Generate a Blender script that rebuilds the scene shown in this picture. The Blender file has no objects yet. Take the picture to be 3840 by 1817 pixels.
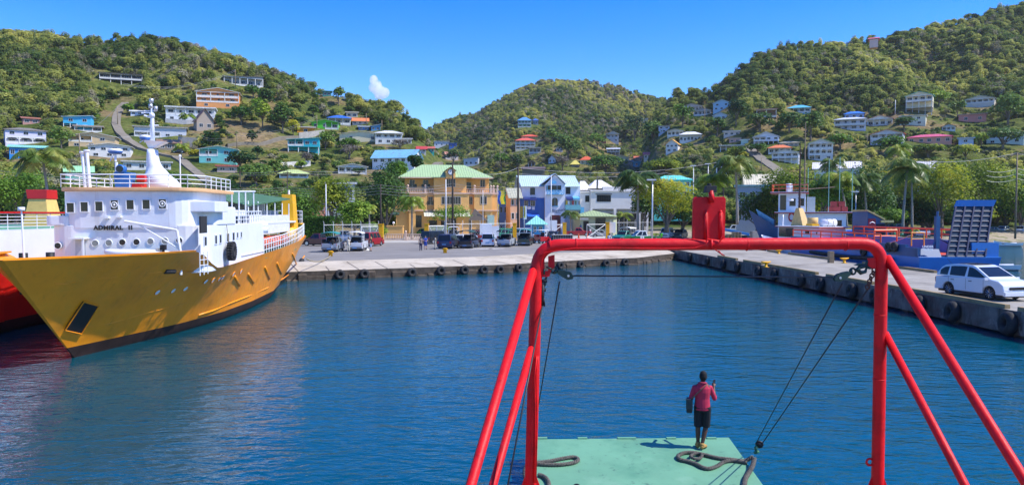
import bpy, bmesh, math, random
import numpy as np
from mathutils import Vector, Matrix
rnd = random.Random(11)
S = bpy.context.scene
COL = S.collection
PI = math.pi
# ------------------------------------------------------------------ camera
F, HX, HY, CZ = 2770.0, 1920.0, 804.0, 5.6
cam_d = bpy.data.cameras.new("camera"); cam = bpy.data.objects.new("camera", cam_d); COL.objects.link(cam)
cam_d.sensor_width = 36; cam_d.lens = F/3840*36; cam_d.clip_end = 20000; cam_d.clip_start = 0.1
PITCH = math.atan((908.5-HY)/F)
cam.location = (0, 0, CZ); cam.rotation_euler = (PI/2-PITCH, 0, 0)
S.camera = cam
# ------------------------------------------------------------------ sky and sun
SUN_EL, SUN_AZ = math.radians(52), math.radians(101)      # azimuth clockwise from +Y (the way the camera looks)
W = bpy.data.worlds.new("World"); S.world = W; W.use_nodes = True
nt = W.node_tree; nt.nodes.clear()
out = nt.nodes.new('ShaderNodeOutputWorld'); bg = nt.nodes.new('ShaderNodeBackground')
sky = nt.nodes.new('ShaderNodeTexSky'); sky.sky_type = 'NISHITA'; sky.sun_disc = False
sky.sun_elevation = SUN_EL; sky.sun_rotation = SUN_AZ
sky.altitude = 800; sky.air_density = 1.0; sky.dust_density = 0.0; sky.ozone_density = 4.0
hs = nt.nodes.new('ShaderNodeHueSaturation'); hs.inputs['Saturation'].default_value = 1.46; hs.inputs['Value'].default_value = 1.38; hs.inputs['Hue'].default_value = 0.519
nt.links.new(sky.outputs[0], hs.inputs['Color']); nt.links.new(hs.outputs[0], bg.inputs[0])
bg.inputs[1].default_value = 0.15
nt.links.new(bg.outputs[0], out.inputs[0])
sl = bpy.data.lights.new("sun", 'SUN'); so = bpy.data.objects.new("sun", sl); COL.objects.link(so)
sl.energy = 5.0; sl.angle = math.radians(0.53); sl.color = (1.0, 0.955, 0.88)
sd = Vector((math.sin(SUN_AZ)*math.cos(SUN_EL), math.cos(SUN_AZ)*math.cos(SUN_EL), math.sin(SUN_EL)))
so.rotation_euler = sd.to_track_quat('Z', 'Y').to_euler(); so.location = (60, -40, 90)
S.view_settings.view_transform = 'Standard'; S.view_settings.look = 'None'
S.view_settings.gamma = 1; S.view_settings.use_curve_mapping = False; S.view_settings.exposure = 0.38
S.render.engine = 'CYCLES'; S.render.resolution_x = 1024; S.render.resolution_y = 484
S.cycles.max_bounces = 5; S.cycles.transparent_max_bounces = 8; S.cycles.diffuse_bounces = 2; S.cycles.glossy_bounces = 3
S.cycles.volume_bounces = 8

def ray(px, py):
    x = (px-1920)/F; y = (908.5-py)/F
    c, s = math.cos(PITCH), math.sin(PITCH)
    d = Vector((x, c + y*s, -s + y*c)); return d / d.y
def P(px, py, Y):
    d = ray(px, py); return Vector((d.x*Y, Y, CZ + d.z*Y))
def G(px, py, z):
    d = ray(px, py); Y = (z-CZ)/d.z; return Vector((d.x*Y, Y, z))
def face_rot(X, Y): return -math.atan2(X, Y)

# ------------------------------------------------------------------ materials
def lin(h):
    h = h.lstrip('#'); v = [int(h[i:i+2], 16)/255 for i in (0, 2, 4)]
    return tuple(((c+0.055)/1.055)**2.4 if c > 0.04045 else c/12.92 for c in v)
MATS = {}
def mat(name, color, rough=0.6, var=0.12, scale=3.0, bump=0.0, metal=0.0, spec=0.5, stain=None, stain_amt=0.4, coat=0.0):
    if name in MATS: return MATS[name]
    if isinstance(color, str): color = lin(color)
    m = bpy.data.materials.new(name); m.use_nodes = True; t = m.node_tree; n = t.nodes; L = t.links
    b = n['Principled BSDF']; b.inputs['Roughness'].default_value = rough; b.inputs['Metallic'].default_value = metal
    b.inputs['Specular IOR Level'].default_value = spec; b.inputs['Coat Weight'].default_value = coat
    tc = n.new('ShaderNodeTexCoord'); nz = n.new('ShaderNodeTexNoise'); nz.inputs['Scale'].default_value = scale
    nz.inputs['Detail'].default_value = 6; nz.inputs['Roughness'].default_value = 0.65
    L.new(tc.outputs['Object'], nz.inputs['Vector'])
    cr = n.new('ShaderNodeValToRGB'); e = cr.color_ramp.elements
    e[0].position = 0.3; e[1].position = 0.7
    e[0].color = tuple(max(0, c*(1-var)) for c in color)+(1,); e[1].color = tuple(min(1, c*(1+var)) for c in color)+(1,)
    L.new(nz.outputs['Fac'], cr.inputs['Fac']); last = cr.outputs['Color']
    if stain is not None:
        n2 = n.new('ShaderNodeTexNoise'); n2.inputs['Scale'].default_value = scale*0.45; n2.inputs['Detail'].default_value = 8
        n2.inputs['Roughness'].default_value = 0.7
        L.new(tc.outputs['Object'], n2.inputs['Vector'])
        r2 = n.new('ShaderNodeMapRange'); r2.inputs['From Min'].default_value = 0.5; r2.inputs['From Max'].default_value = 0.72
        r2.inputs['To Max'].default_value = stain_amt; L.new(n2.outputs['Fac'], r2.inputs['Value'])
        mx = n.new('ShaderNodeMix'); mx.data_type = 'RGBA'; L.new(r2.outputs[0], mx.inputs[0]); L.new(last, mx.inputs[6])
        sc = lin(stain) if isinstance(stain, str) else stain
        mx.inputs[7].default_value = tuple(sc)+(1,); last = mx.outputs[2]
    L.new(last, b.inputs['Base Color'])
    if bump:
        bp = n.new('ShaderNodeBump'); bp.inputs['Strength'].default_value = bump; bp.inputs['Distance'].default_value = 0.05
        L.new(nz.outputs['Fac'], bp.inputs['Height']); L.new(bp.outputs[0], b.inputs['Normal'])
    MATS[name] = m; return m
def streaks(m, color, amt=0.5, sx=2.2, sz=0.22, lo=0.52, hi=0.68):
    """run-down stains: noise stretched along the vertical"""
    t = m.node_tree; n = t.nodes; L = t.links; b = n['Principled BSDF']; src = b.inputs['Base Color'].links[0].from_socket
    tc = n.new('ShaderNodeTexCoord'); mp = n.new('ShaderNodeMapping'); mp.inputs['Scale'].default_value = (sx, sx, sz); L.new(tc.outputs['Object'], mp.inputs['Vector'])
    q = n.new('ShaderNodeTexNoise'); q.inputs['Scale'].default_value = 1.0; q.inputs['Detail'].default_value = 9; q.inputs['Roughness'].default_value = .72; L.new(mp.outputs[0], q.inputs['Vector'])
    r = n.new('ShaderNodeMapRange'); r.inputs['From Min'].default_value = lo; r.inputs['From Max'].default_value = hi; r.inputs['To Max'].default_value = amt; L.new(q.outputs['Fac'], r.inputs['Value'])
    mx = n.new('ShaderNodeMix'); mx.data_type = 'RGBA'; L.new(r.outputs[0], mx.inputs[0]); L.new(src, mx.inputs[6]); mx.inputs[7].default_value = tuple(lin(color))+(1,)
    L.new(mx.outputs[2], b.inputs['Base Color'])
def ribbed(name, color, pitch=0.4, axis='X', rough=0.45, var=0.12, stain=None):
    """sheet metal roofing: ribs as a bump along one object axis"""
    if name in MATS: return MATS[name]
    m = mat(name, color, rough, var, 1.2, 0, 0, 0.5, stain, 0.5); t = m.node_tree; n = t.nodes; L = t.links
    tc = n.new('ShaderNodeTexCoord'); wv = n.new('ShaderNodeTexWave'); wv.wave_type = 'BANDS'; wv.bands_direction = axis
    wv.inputs['Scale'].default_value = 0.314/pitch; L.new(tc.outputs['Object'], wv.inputs['Vector'])
    mr = n.new('ShaderNodeMapRange'); mr.inputs['From Min'].default_value = 0.75; mr.inputs['From Max'].default_value = 1.0
    L.new(wv.outputs['Fac'], mr.inputs['Value'])
    bp = n.new('ShaderNodeBump'); bp.inputs['Strength'].default_value = 0.9; bp.inputs['Distance'].default_value = 0.06
    L.new(mr.outputs[0], bp.inputs['Height']); L.new(bp.outputs[0], n['Principled BSDF'].inputs['Normal'])
    return m
def leafmat(name, c1, c2, c3, pos_scale=0.02, trans=0.25, rough=0.55):
    if name in MATS: return MATS[name]
    m = bpy.data.materials.new(name); m.use_nodes = True; t = m.node_tree; n = t.nodes; L = t.links
    b = n['Principled BSDF']; b.inputs['Roughness'].default_value = rough; b.inputs['Specular IOR Level'].default_value = 0.25
    oi = n.new('ShaderNodeObjectInfo'); geo = n.new('ShaderNodeNewGeometry')
    nz = n.new('ShaderNodeTexNoise'); nz.inputs['Scale'].default_value = pos_scale; nz.inputs['Detail'].default_value = 3
    L.new(geo.outputs['Position'], nz.inputs['Vector'])
    n3 = n.new('ShaderNodeTexNoise'); n3.inputs['Scale'].default_value = 0.9; n3.inputs['Detail'].default_value = 3
    L.new(geo.outputs['Position'], n3.inputs['Vector'])
    a = n.new('ShaderNodeMath'); a.operation = 'MULTIPLY_ADD'; a.inputs[1].default_value = 0.5
    L.new(oi.outputs['Random'], a.inputs[0]); 
    s = n.new('ShaderNodeMath'); s.operation = 'MULTIPLY_ADD'; s.inputs[1].default_value = 1.9; s.inputs[2].default_value = -0.80
    L.new(nz.outputs['Fac'], s.inputs[0]); L.new(s.outputs[0], a.inputs[2])
    s2 = n.new('ShaderNodeMath'); s2.operation = 'MULTIPLY_ADD'; s2.inputs[1].default_value = 0.7
    s3 = n.new('ShaderNodeMath'); s3.operation = 'SUBTRACT'; s3.inputs[1].default_value = 0.5
    L.new(n3.outputs['Fac'], s3.inputs[0]); L.new(s3.outputs[0], s2.inputs[0]); L.new(a.outputs[0], s2.inputs[2])
    cr = n.new('ShaderNodeValToRGB'); e = cr.color_ramp.elements
    e[0].position = 0.12; e[0].color = tuple(c1)+(1,); e[1].position = 0.85; e[1].color = tuple(c3)+(1,)
    k = e.new(0.45); k.color = tuple(c2)+(1,)
    L.new(s2.outputs[0], cr.inputs['Fac']); L.new(cr.outputs[0], b.inputs['Base Color'])
    tr = n.new('ShaderNodeBsdfTranslucent'); L.new(cr.outputs[0], tr.inputs['Color'])
    mx = n.new('ShaderNodeMixShader'); mx.inputs[0].default_value = trans
    L.new(b.outputs[0], mx.inputs[1]); L.new(tr.outputs[0], mx.inputs[2]); L.new(mx.outputs[0], n['Material Output'].inputs['Surface'])
    MATS[name] = m; return m
def glass(name='window_glass', color=(0.012, 0.016, 0.022), rough=0.12):
    return mat(name, color, rough, 0.3, 1.5, 0, 0, 0.35)

M_white = mat('white_paint', (0.78, 0.78, 0.78), 0.5, 0.05, 2.0, 0, 0, 0.5, '#a39c90', 0.25)
M_glass = glass()
M_dark = mat('dark_interior', (0.02, 0.02, 0.022), 0.9, 0.3)
M_rubber = mat('black_rubber', (0.018, 0.018, 0.019), 0.75, 0.4, 6, 0.3, 0, 0.4, '#6a665e', 0.25)
M_steel = mat('galvanised_steel', (0.5, 0.51, 0.52), 0.4, 0.1, 5, 0, 0.6)
M_wood_dark = mat('creosoted_pole', (0.035, 0.026, 0.02), 0.85, 0.3, 4, 0.2)
M_wood = mat('weathered_timber', (0.25, 0.19, 0.12), 0.85, 0.3, 3, 0.3, 0, 0.3, '#6b5a45', 0.5)
M_bark = mat('bark', (0.16, 0.13, 0.1), 0.9, 0.3, 3, 0.4)
M_palmbark = mat('palm_bark', (0.27, 0.235, 0.19), 0.9, 0.25, 3, 0.3)
M_conc = mat('plain_concrete', (0.36, 0.34, 0.31), 0.85, 0.2, 1.5, 0.2, 0, 0.3, '#5c554c', 0.4)
M_yel = mat('yellow_post_paint', '#e6a800', 0.55, 0.12, 2, 0, 0, 0.4, '#6b4a10', 0.3)

# ------------------------------------------------------------------ mesh helpers
class MB:
    def __init__(s): s.v = []; s.f = []; s.m = []; s.k = 0
    def add(s, vs, fs):
        o = len(s.v); s.v.extend([tuple(v) for v in vs])
        for f in fs: s.f.append(tuple(i+o for i in f)); s.m.append(s.k)
        return s
    def box(s, x0, x1, y0, y1, z0, z1):
        return s.add([(x0,y0,z0),(x1,y0,z0),(x1,y1,z0),(x0,y1,z0),(x0,y0,z1),(x1,y0,z1),(x1,y1,z1),(x0,y1,z1)],
              [(0,3,2,1),(4,5,6,7),(0,1,5,4),(1,2,6,5),(2,3,7,6),(3,0,4,7)])
    def hexa(s, b, t):
        return s.add(list(b)+list(t), [(0,3,2,1),(4,5,6,7),(0,1,5,4),(1,2,6,5),(2,3,7,6),(3,0,4,7)])
    def prism(s, poly, z0, z1):
        n = len(poly)
        return s.add([(x,y,z0) for x,y in poly]+[(x,y,z1) for x,y in poly],
              [tuple(range(n))[::-1], tuple(range(n,2*n))]+[(i,(i+1)%n,n+(i+1)%n,n+i) for i in range(n)])
    def extr(s, poly, vec):
        n = len(poly); vec = Vector(vec); pl = [Vector(p) for p in poly]
        return s.add(pl+[p+vec for p in pl], [tuple(range(n))[::-1], tuple(range(n,2*n))]+[(i,(i+1)%n,n+(i+1)%n,n+i) for i in range(n)])
    def tube(s, pts, r, n=6, caps=True):
        pts = [Vector(p) for p in pts]; m = len(pts)
        rs = r if isinstance(r, (list, tuple)) else [r]*m
        base = len(s.v); up = None; rings = []
        for i, p in enumerate(pts):
            d = (pts[min(i+1, m-1)]-pts[max(i-1, 0)])
            if d.length < 1e-9: d = Vector((0,0,1))
            d.normalize()
            if up is None:
                a = Vector((0,0,1)) if abs(d.z) < 0.9 else Vector((1,0,0))
                u = d.cross(a).normalized()
            else:
                u = (up - d*up.dot(d)); u = u.normalized() if u.length > 1e-6 else d.orthogonal().normalized()
            up = u; w = d.cross(u)
            rings.append([p + (u*math.cos(2*PI*j/n)+w*math.sin(2*PI*j/n))*rs[i] for j in range(n)])
        vs = [v for rg in rings for v in rg]; fs = []
        for i in range(m-1):
            for j in range(n):
                fs.append((i*n+j, i*n+(j+1)%n, (i+1)*n+(j+1)%n, (i+1)*n+j))
        if caps: fs.append(tuple(range(n))[::-1]); fs.append(tuple((m-1)*n+j for j in range(n)))
        return s.add(vs, fs)
    def torus(s, c, ax, R, r, n=20, k=8, flat=1.0):
        c = Vector(c); ax = Vector(ax).normalized(); u = ax.orthogonal().normalized(); w = ax.cross(u); vs = []; fs = []
        for i in range(n):
            a = 2*PI*i/n; d = u*math.cos(a)+w*math.sin(a)
            for j in range(k):
                b = 2*PI*j/k; vs.append(c + d*(R+r*math.cos(b)) + ax*(r*flat*math.sin(b)))
        for i in range(n):
            for j in range(k):
                fs.append((i*k+j, ((i+1)%n)*k+j, ((i+1)%n)*k+(j+1)%k, i*k+(j+1)%k))
        return s.add(vs, fs)
    def rings(s, rings, cap0=True, cap1=True, closed=True):
        n = len(rings[0]); vs = [v for r in rings for v in r]; fs = []
        for i in range(len(rings)-1):
            for j in range(n if closed else n-1):
                fs.append((i*n+j, i*n+(j+1)%n, (i+1)*n+(j+1)%n, (i+1)*n+j))
        if cap0: fs.append(tuple(range(n))[::-1])
        if cap1: fs.append(tuple((len(rings)-1)*n+j for j in range(n)))
        return s.add(vs, fs)
    def ell(s, c, r, n=12, m=8, z0=-1.0, z1=1.0):
        rg = []
        for i in range(m+1):
            t = z0+(z1-z0)*i/m; t = max(-0.995, min(0.995, math.sin(t*PI/2))); q = math.sqrt(1-t*t)
            rg.append([(c[0]+r[0]*q*math.cos(2*PI*j/n), c[1]+r[1]*q*math.sin(2*PI*j/n), c[2]+r[2]*t) for j in range(n)])
        return s.rings(rg)
    def build(s, name, mats, parent=None, smooth=False, loc=None, bevel=0, seg=2, fixn=True):
        me = bpy.data.meshes.new(name); me.from_pydata(s.v, [], s.f)
        if not isinstance(mats, (list, tuple)): mats = [mats]
        for m in mats: me.materials.append(m)
        if len(mats) > 1: me.polygons.foreach_set('material_index', s.m)
        if fixn or bevel:
            bm = bmesh.new(); bm.from_mesh(me)
            if bevel:
                bmesh.ops.bevel(bm, geom=[e for e in bm.edges if len(e.link_faces) == 2 and e.calc_face_angle(0) > 0.4], offset=bevel, segments=seg, profile=0.7, affect='EDGES')
            bmesh.ops.recalc_face_normals(bm, faces=bm.faces); bm.to_mesh(me); bm.free()
        if smooth: me.polygons.foreach_set('use_smooth', [True]*len(me.polygons))
        me.update(); o = bpy.data.objects.new(name, me); COL.objects.link(o)
        if parent: o.parent = parent
        if loc is not None: o.location = loc
        return o
def tag(o, label=None, cat=None, group=None, kind=None):
    if label: o['label'] = label
    if cat: o['category'] = cat
    if group: o['group'] = group
    if kind: o['kind'] = kind
    return o
def thing(name, label, cat, loc=(0,0,0), rz=0.0, group=None):
    o = bpy.data.objects.new(name, None); COL.objects.link(o); o.empty_display_size = 0.3
    o.location = loc; o.rotation_euler = (0, 0, rz); return tag(o, label, cat, group)
def dup(root, loc, rz=None, label=None, scale=None):
    """a copy of a thing with its own copies of parts and sub-parts"""
    def cp(o, par):
        c = o.copy(); COL.objects.link(c)
        if par: c.parent = par
        for ch in [q for q in o.children]: cp(ch, c)
        return c
    r = cp(root, None); r.location = loc
    if rz is not None: r.rotation_euler = (0, 0, rz)
    if scale is not None: r.scale = scale if isinstance(scale, (tuple, list)) else (scale,)*3
    if label: r['label'] = label
    return r
def text_obj(name, body, size, m, parent, loc, rot, ext=0.01, align='LEFT', sx=1.0, space=1.0, bold=0.0):
    c = bpy.data.curves.new(name, 'FONT'); c.body = body; c.size = size; c.extrude = ext; c.align_x = align; c.offset = bold
    c.space_character = space; c.resolution_u = 3
    o = bpy.data.objects.new(name, c); COL.objects.link(o)
    bpy.context.view_layer.update()
    me = bpy.data.meshes.new_from_object(o); bpy.data.objects.remove(o); bpy.data.curves.remove(c)
    o = bpy.data.objects.new(name, me); COL.objects.link(o); me.materials.clear(); me.materials.append(m)
    o.parent = parent; o.location = loc; o.rotation_euler = rot; o.scale = (sx, 1, 1); return o
# ------------------------------------------------------------------ terrain (heights in metres, water level 0)
def _i(x, xs, ys): return np.interp(x, xs, ys)
HILLS = [
 dict(x=[-900,-400,0,179,507,715,894,1043,1192,1342,1491,1565,1620,1700,1800], y=[150,160,172,158,160,180,245,298,362,402,440,472,530,650,804],
      Yr=[(-900,420),(700,420),(1000,390),(1565,340)], Yb=[(-900,120),(600,130),(1500,150)], p=1.42),
 dict(x=[400,1000,1400,1600,1655,1790,1822,1863,1938,2042,2132,2236,2355,2460,2600,2800,3000,3400,3900], y=[700,560,520,500,474,436,408,385,348,318,312,328,356,376,384,430,470,600,804],
      Yr=[(400,850),(3900,850)], Yb=[(400,230),(3900,240)], p=1.42),
 dict(x=[2330,2400,2460,2519,2683,2758,2832,2981,3205,3324,3354,3548,3727,3840,4300,4800], y=[804,600,430,372,328,280,236,198,182,164,140,100,50,26,-60,-120],
      Yr=[(2330,470),(2700,480),(3840,560),(4800,600)], Yb=[(2330,170),(4800,165)], p=1.45),
]
COAST = np.array([(-400,30),(-60,42),(-19,62),(-1,71),(8.5,79.5),(14,82.5),(20.6,90),(31,92),(40,112),(60,134),(85,146),(106,153),(150,166),(250,205),(600,420)], float)
def wave(X, Y):
    return (np.sin(X*0.031+1.3)*np.sin(Y*0.027+0.7) + 0.6*np.sin(X*0.071+Y*0.052) + 0.45*np.sin(X*0.13-Y*0.11+2.0) + 0.25*np.sin(X*0.29+Y*0.23))
def height(X, Y):
    X = np.asarray(X, float); Y = np.maximum(np.asarray(Y, float), 1.0)
    px = HX + X/Y*F
    yc = _i(X, COAST[:,0], COAST[:,1]); d = Y-yc
    flat = np.where(X < 30, np.clip((d-2)*0.9-3, -3, 1.08), np.clip(d*0.11, -3, 1.25))
    flat = flat + np.clip((Y-168)*0.012, 0, 0.8)*(flat > 1)
    h = flat.copy()
    rel = 8*np.sin(X*0.047+0.012*Y)*np.cos(Y*0.011+X*0.006)+4.5*np.sin(X*0.093-Y*0.031+1.7)
    for H in HILLS:
        yr = _i(px, H['x'], H['y']); Yr = _i(px, [a for a, _ in H['Yr']], [b for _, b in H['Yr']])
        Yb = _i(px, [a for a, _ in H['Yb']], [b for _, b in H['Yb']])
        zr = CZ + (HY-yr)/F*Yr
        t = (Y-Yb)/(Yr-Yb); up = 1.5 + (zr-1.5)*np.clip(t, 0, 1)**H['p']
        up = up + np.clip((up-38)/30, 0, 1)*np.clip((1-t)/0.22, 0, 1)*rel
        up = np.where(t > 1, zr - (Y-Yr)*0.5 - 0*X, up); up = np.where(t < 0, -5, up)
        up = np.where(yr > 795, -5, up)
        h = np.maximum(h, up)
    amp = np.clip((h-4)/30, 0, 1)
    return h + wave(X, Y)*1.6*amp
def hit(px, py, Y0=95.0):
    d = ray(px, py); Y = np.arange(Y0, 1500, 1.0)
    zz = CZ + d.z*Y; hh = height(d.x*Y, Y); k = np.where(zz <= hh)[0]
    if len(k) == 0: return None
    y = Y[k[0]]; return Vector((d.x*y, y, float(height(d.x*y, y))))

def grid_mesh(name, us, Ys, mat_):
    U, Yg = np.meshgrid(us, Ys); X = U*Yg; Z = height(X, Yg)
    nu, ny = len(us), len(Ys); V = np.stack([X, Yg, Z], -1).reshape(-1, 3)
    i = np.arange(ny-1)[:,None]*nu + np.arange(nu-1)[None,:]
    fc = np.stack([i, i+1, i+nu+1, i+nu], -1).reshape(-1, 4)
    me = bpy.data.meshes.new(name); me.vertices.add(len(V)); me.vertices.foreach_set('co', V.ravel())
    me.loops.add(fc.size); me.loops.foreach_set('vertex_index', fc.ravel()); me.polygons.add(len(fc))
    me.polygons.foreach_set('loop_start', np.arange(0, fc.size, 4)); me.polygons.foreach_set('loop_total', np.full(len(fc), 4))
    me.update(calc_edges=True); me.polygons.foreach_set('use_smooth', [True]*len(fc)); me.materials.append(mat_)
    o = bpy.data.objects.new(name, me); COL.objects.link(o); return o

def ground_material():
    m = bpy.data.materials.new('hill_ground'); m.use_nodes = True; t = m.node_tree; n = t.nodes; L = t.links
    b = n['Principled BSDF']; b.inputs['Roughness'].default_value = 0.95; b.inputs['Specular IOR Level'].default_value = 0.1
    geo = n.new('ShaderNodeNewGeometry')
    def noise(sc, det=5):
        q = n.new('ShaderNodeTexNoise'); q.inputs['Scale'].default_value = sc; q.inputs['Detail'].default_value = det
        q.inputs['Roughness'].default_value = 0.65; L.new(geo.outputs['Position'], q.inputs['Vector']); return q.outputs['Fac']
    def ramp(src, stops):
        r = n.new('ShaderNodeValToRGB'); e = r.color_ramp.elements
        e[0].position, e[0].color = stops[0][0], tuple(stops[0][1])+(1,); e[1].position, e[1].color = stops[-1][0], tuple(stops[-1][1])+(1,)
        for p_, c_ in stops[1:-1]: k = e.new(p_); k.color = tuple(c_)+(1,)
        L.new(src, r.inputs['Fac']); return r.outputs[0]
    a = ramp(noise(0.035), [(0.36, (0.06, 0.095, 0.016)), (0.50, (0.13, 0.15, 0.035)), (0.58, (0.22, 0.17, 0.075)), (0.70, (0.30, 0.21, 0.12))])
    c = ramp(noise(0.6), [(0.3, (0.35, 0.35, 0.35)), (0.7, (1.25, 1.25, 1.25))])
    mx = n.new('ShaderNodeMix'); mx.data_type = 'RGBA'; mx.blend_type = 'MULTIPLY'; mx.inputs[0].default_value = 1
    L.new(a, mx.inputs[6]); L.new(c, mx.inputs[7])
    sx = n.new('ShaderNodeSeparateXYZ'); L.new(geo.outputs['Position'], sx.inputs[0])
    mr = n.new('ShaderNodeMapRange'); mr.inputs['From Min'].default_value = 1.5; mr.inputs['From Max'].default_value = 2.6
    L.new(sx.outputs['Z'], mr.inputs['Value'])
    sand = ramp(noise(0.25), [(0.35, (0.30, 0.25, 0.17)), (0.55, (0.40, 0.34, 0.25)), (0.62, (0.16, 0.17, 0.06)), (0.75, (0.12, 0.15, 0.04))])
    m2 = n.new('ShaderNodeMix'); m2.data_type = 'RGBA'; L.new(mr.outputs[0], m2.inputs[0]); L.new(sand, m2.inputs[6]); L.new(mx.outputs[2], m2.inputs[7])
    L.new(m2.outputs[2], b.inputs['Base Color'])
    bp = n.new('ShaderNodeBump'); bp.inputs['Strength'].default_value = 0.8; bp.inputs['Distance'].default_value = 0.6
    L.new(noise(0.8), bp.inputs['Height']); L.new(bp.outputs[0], b.inputs['Normal'])
    return m
M_ground = ground_material()
Ys = np.concatenate([np.arange(30, 130, 2.0), np.arange(130, 460, 3.5), np.arange(460, 960, 7), np.arange(960, 1900, 60), np.arange(1900, 2700, 250)])
terr = grid_mesh('hillside_ground', np.linspace(-1.15, 1.3, 420), Ys, M_ground); tag(terr, kind='structure')

# ------------------------------------------------------------------ water
def water_material():
    m = bpy.data.materials.new('harbour_water'); m.use_nodes = True; t = m.node_tree; n = t.nodes; L = t.links
    b = n['Principled BSDF']; b.inputs['Roughness'].default_value = 0.04; b.inputs['IOR'].default_value = 1.5
    geo = n.new("ShaderNodeNewGeometry"); mp = n.new('ShaderNodeMapping'); mp.inputs['Scale'].default_value = (0.5, 1.0, 1.0)
    mp.inputs['Rotation'].default_value = (0, 0, math.radians(12))
    L.new(geo.outputs['Position'], mp.inputs['Vector'])
    def nz(sc, det, ds=0.0):
        q = n.new('ShaderNodeTexNoise'); q.inputs['Scale'].default_value = sc; q.inputs['Detail'].default_value = det
        q.inputs['Distortion'].default_value = ds; q.inputs['Roughness'].default_value = 0.55
        L.new(mp.outputs[0], q.inputs['Vector']); return q.outputs['Fac']
    a = n.new('ShaderNodeMath'); a.operation = 'MULTIPLY_ADD'; a.inputs[1].default_value = 2.2
    L.new(nz(1.3, 2, 0.6), a.inputs[0]); L.new(nz(4.5, 3, 0.5), a.inputs[2])
    bp = n.new('ShaderNodeBump'); bp.inputs['Strength'].default_value = 1.0; bp.inputs['Distance'].default_value = 0.032
    L.new(a.outputs[0], bp.inputs['Height']); L.new(bp.outputs[0], b.inputs['Normal'])
    big = nz(0.05, 3); cr = n.new('ShaderNodeValToRGB'); e = cr.color_ramp.elements
    e[0].position = 0.35; e[0].color = (0.0001, 0.050, 0.080, 1); e[1].position = 0.65; e[1].color = (0.0002, 0.074, 0.108, 1)
    L.new(big, cr.inputs['Fac']); L.new(cr.outputs[0], b.inputs['Base Color'])
    return m
M_water = water_material()
w = MB(); w.add([(-3500,-300,0),(3500,-300,0),(3500,2900,0),(-3500,2900,0)], [(0,1,2,3)])
wo = w.build('sea_water', M_water); tag(wo, kind='structure')

# ------------------------------------------------------------------ foliage sources
def crown_arrays(seed, w, d, h, n, leaf, lobes=9, fill=0.35, flat=0.85, sub=True):
    """leaf clumps scattered through lobes of an uneven crown; base of crown at z=0"""
    r = np.random.default_rng(seed); L = []
    for i in range(lobes):
        a = 2*PI*i/lobes + r.uniform(-.4, .4); q = r.uniform(0.25, 0.62)
        L.append((math.cos(a)*q*w/2, math.sin(a)*q*d/2, h*r.uniform(0.28, 0.72), r.uniform(0.26, 0.42)))
    L.append((0, 0, h*0.62, 0.46)); L = np.array(L)
    k = r.choice(len(L), n, p=L[:,3]**2/np.sum(L[:,3]**2)); c = L[k]
    dv = r.normal(size=(n, 3)); dv /= np.linalg.norm(dv, axis=1)[:,None]; dv[:,2] = np.where(dv[:,2] < -0.45, -dv[:,2], dv[:,2])
    rad = np.where(r.random(n) < fill, r.uniform(0.45, 0.95, n), r.uniform(0.84, 1.2, n))
    pos = c[:,:3] + dv*rad[:,None]*np.stack([c[:,3]*w*0.62, c[:,3]*d*0.62, c[:,3]*h*0.72], -1)
    pos[:,2] = np.maximum(pos[:,2], h*0.03)
    nr = dv*0.8 + r.normal(size=(n, 3))*0.45 + np.array([0, 0, flat]); nr /= np.linalg.norm(nr, axis=1)[:,None]
    u = np.cross(nr, r.normal(size=(n, 3))); u /= np.linalg.norm(u, axis=1)[:,None]; v = np.cross(nr, u)
    sz = leaf*r.uniform(0.6, 1.25, n)[:,None]; asp = r.uniform(0.5, 0.85, n)[:,None]
    q = np.stack([pos-u*sz, pos-v*sz*asp+nr*sz*0.15, pos+u*sz, pos+v*sz*asp-nr*sz*0.15], 1)
    return q.reshape(-1, 3), L
def quads_mesh(name, V, mats):
    nf = len(V)//4; me = bpy.data.meshes.new(name); me.vertices.add(len(V)); me.vertices.foreach_set('co', V.astype(np.float32).ravel())
    me.loops.add(nf*4); me.loops.foreach_set('vertex_index', np.arange(nf*4)); me.polygons.add(nf)
    me.polygons.foreach_set('loop_start', np.arange(0, nf*4, 4)); me.polygons.foreach_set('loop_total', np.full(nf, 4))
    me.update(calc_edges=True)
    for m in (mats if isinstance(mats, (list, tuple)) else [mats]): me.materials.append(m)
    return me
M_leafA = leafmat('leaves_mixed_forest', (0.09, 0.155, 0.03), (0.29, 0.34, 0.075), (0.60, 0.57, 0.14), 0.011, 0.5)
M_leafB = leafmat('leaves_dry_forest', (0.19, 0.19, 0.10), (0.31, 0.29, 0.18), (0.46, 0.42, 0.29), 0.02, 0.25)
M_leafD = leafmat('leaves_dark_tree', (0.025, 0.07, 0.012), (0.06, 0.135, 0.02), (0.16, 0.26, 0.04), 0.05, 0.3)
M_leafG = leafmat('leaves_bright_tree', (0.05, 0.13, 0.012), (0.14, 0.27, 0.025), (0.33, 0.42, 0.04), 0.08, 0.35)
M_leafY = leafmat('leaves_almond_tree', (0.09, 0.16, 0.015), (0.32, 0.38, 0.03), (0.62, 0.55, 0.05), 0.12, 0.5)
M_leafO = leafmat('leaves_yellow_bush', (0.18, 0.2, 0.01), (0.35, 0.33, 0.015), (0.5, 0.4, 0.02), 0.2)
M_twig = leafmat('bare_twigs', (0.10, 0.085, 0.07), (0.16, 0.14, 0.115), (0.22, 0.19, 0.16), 0.1, 0.0)

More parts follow.
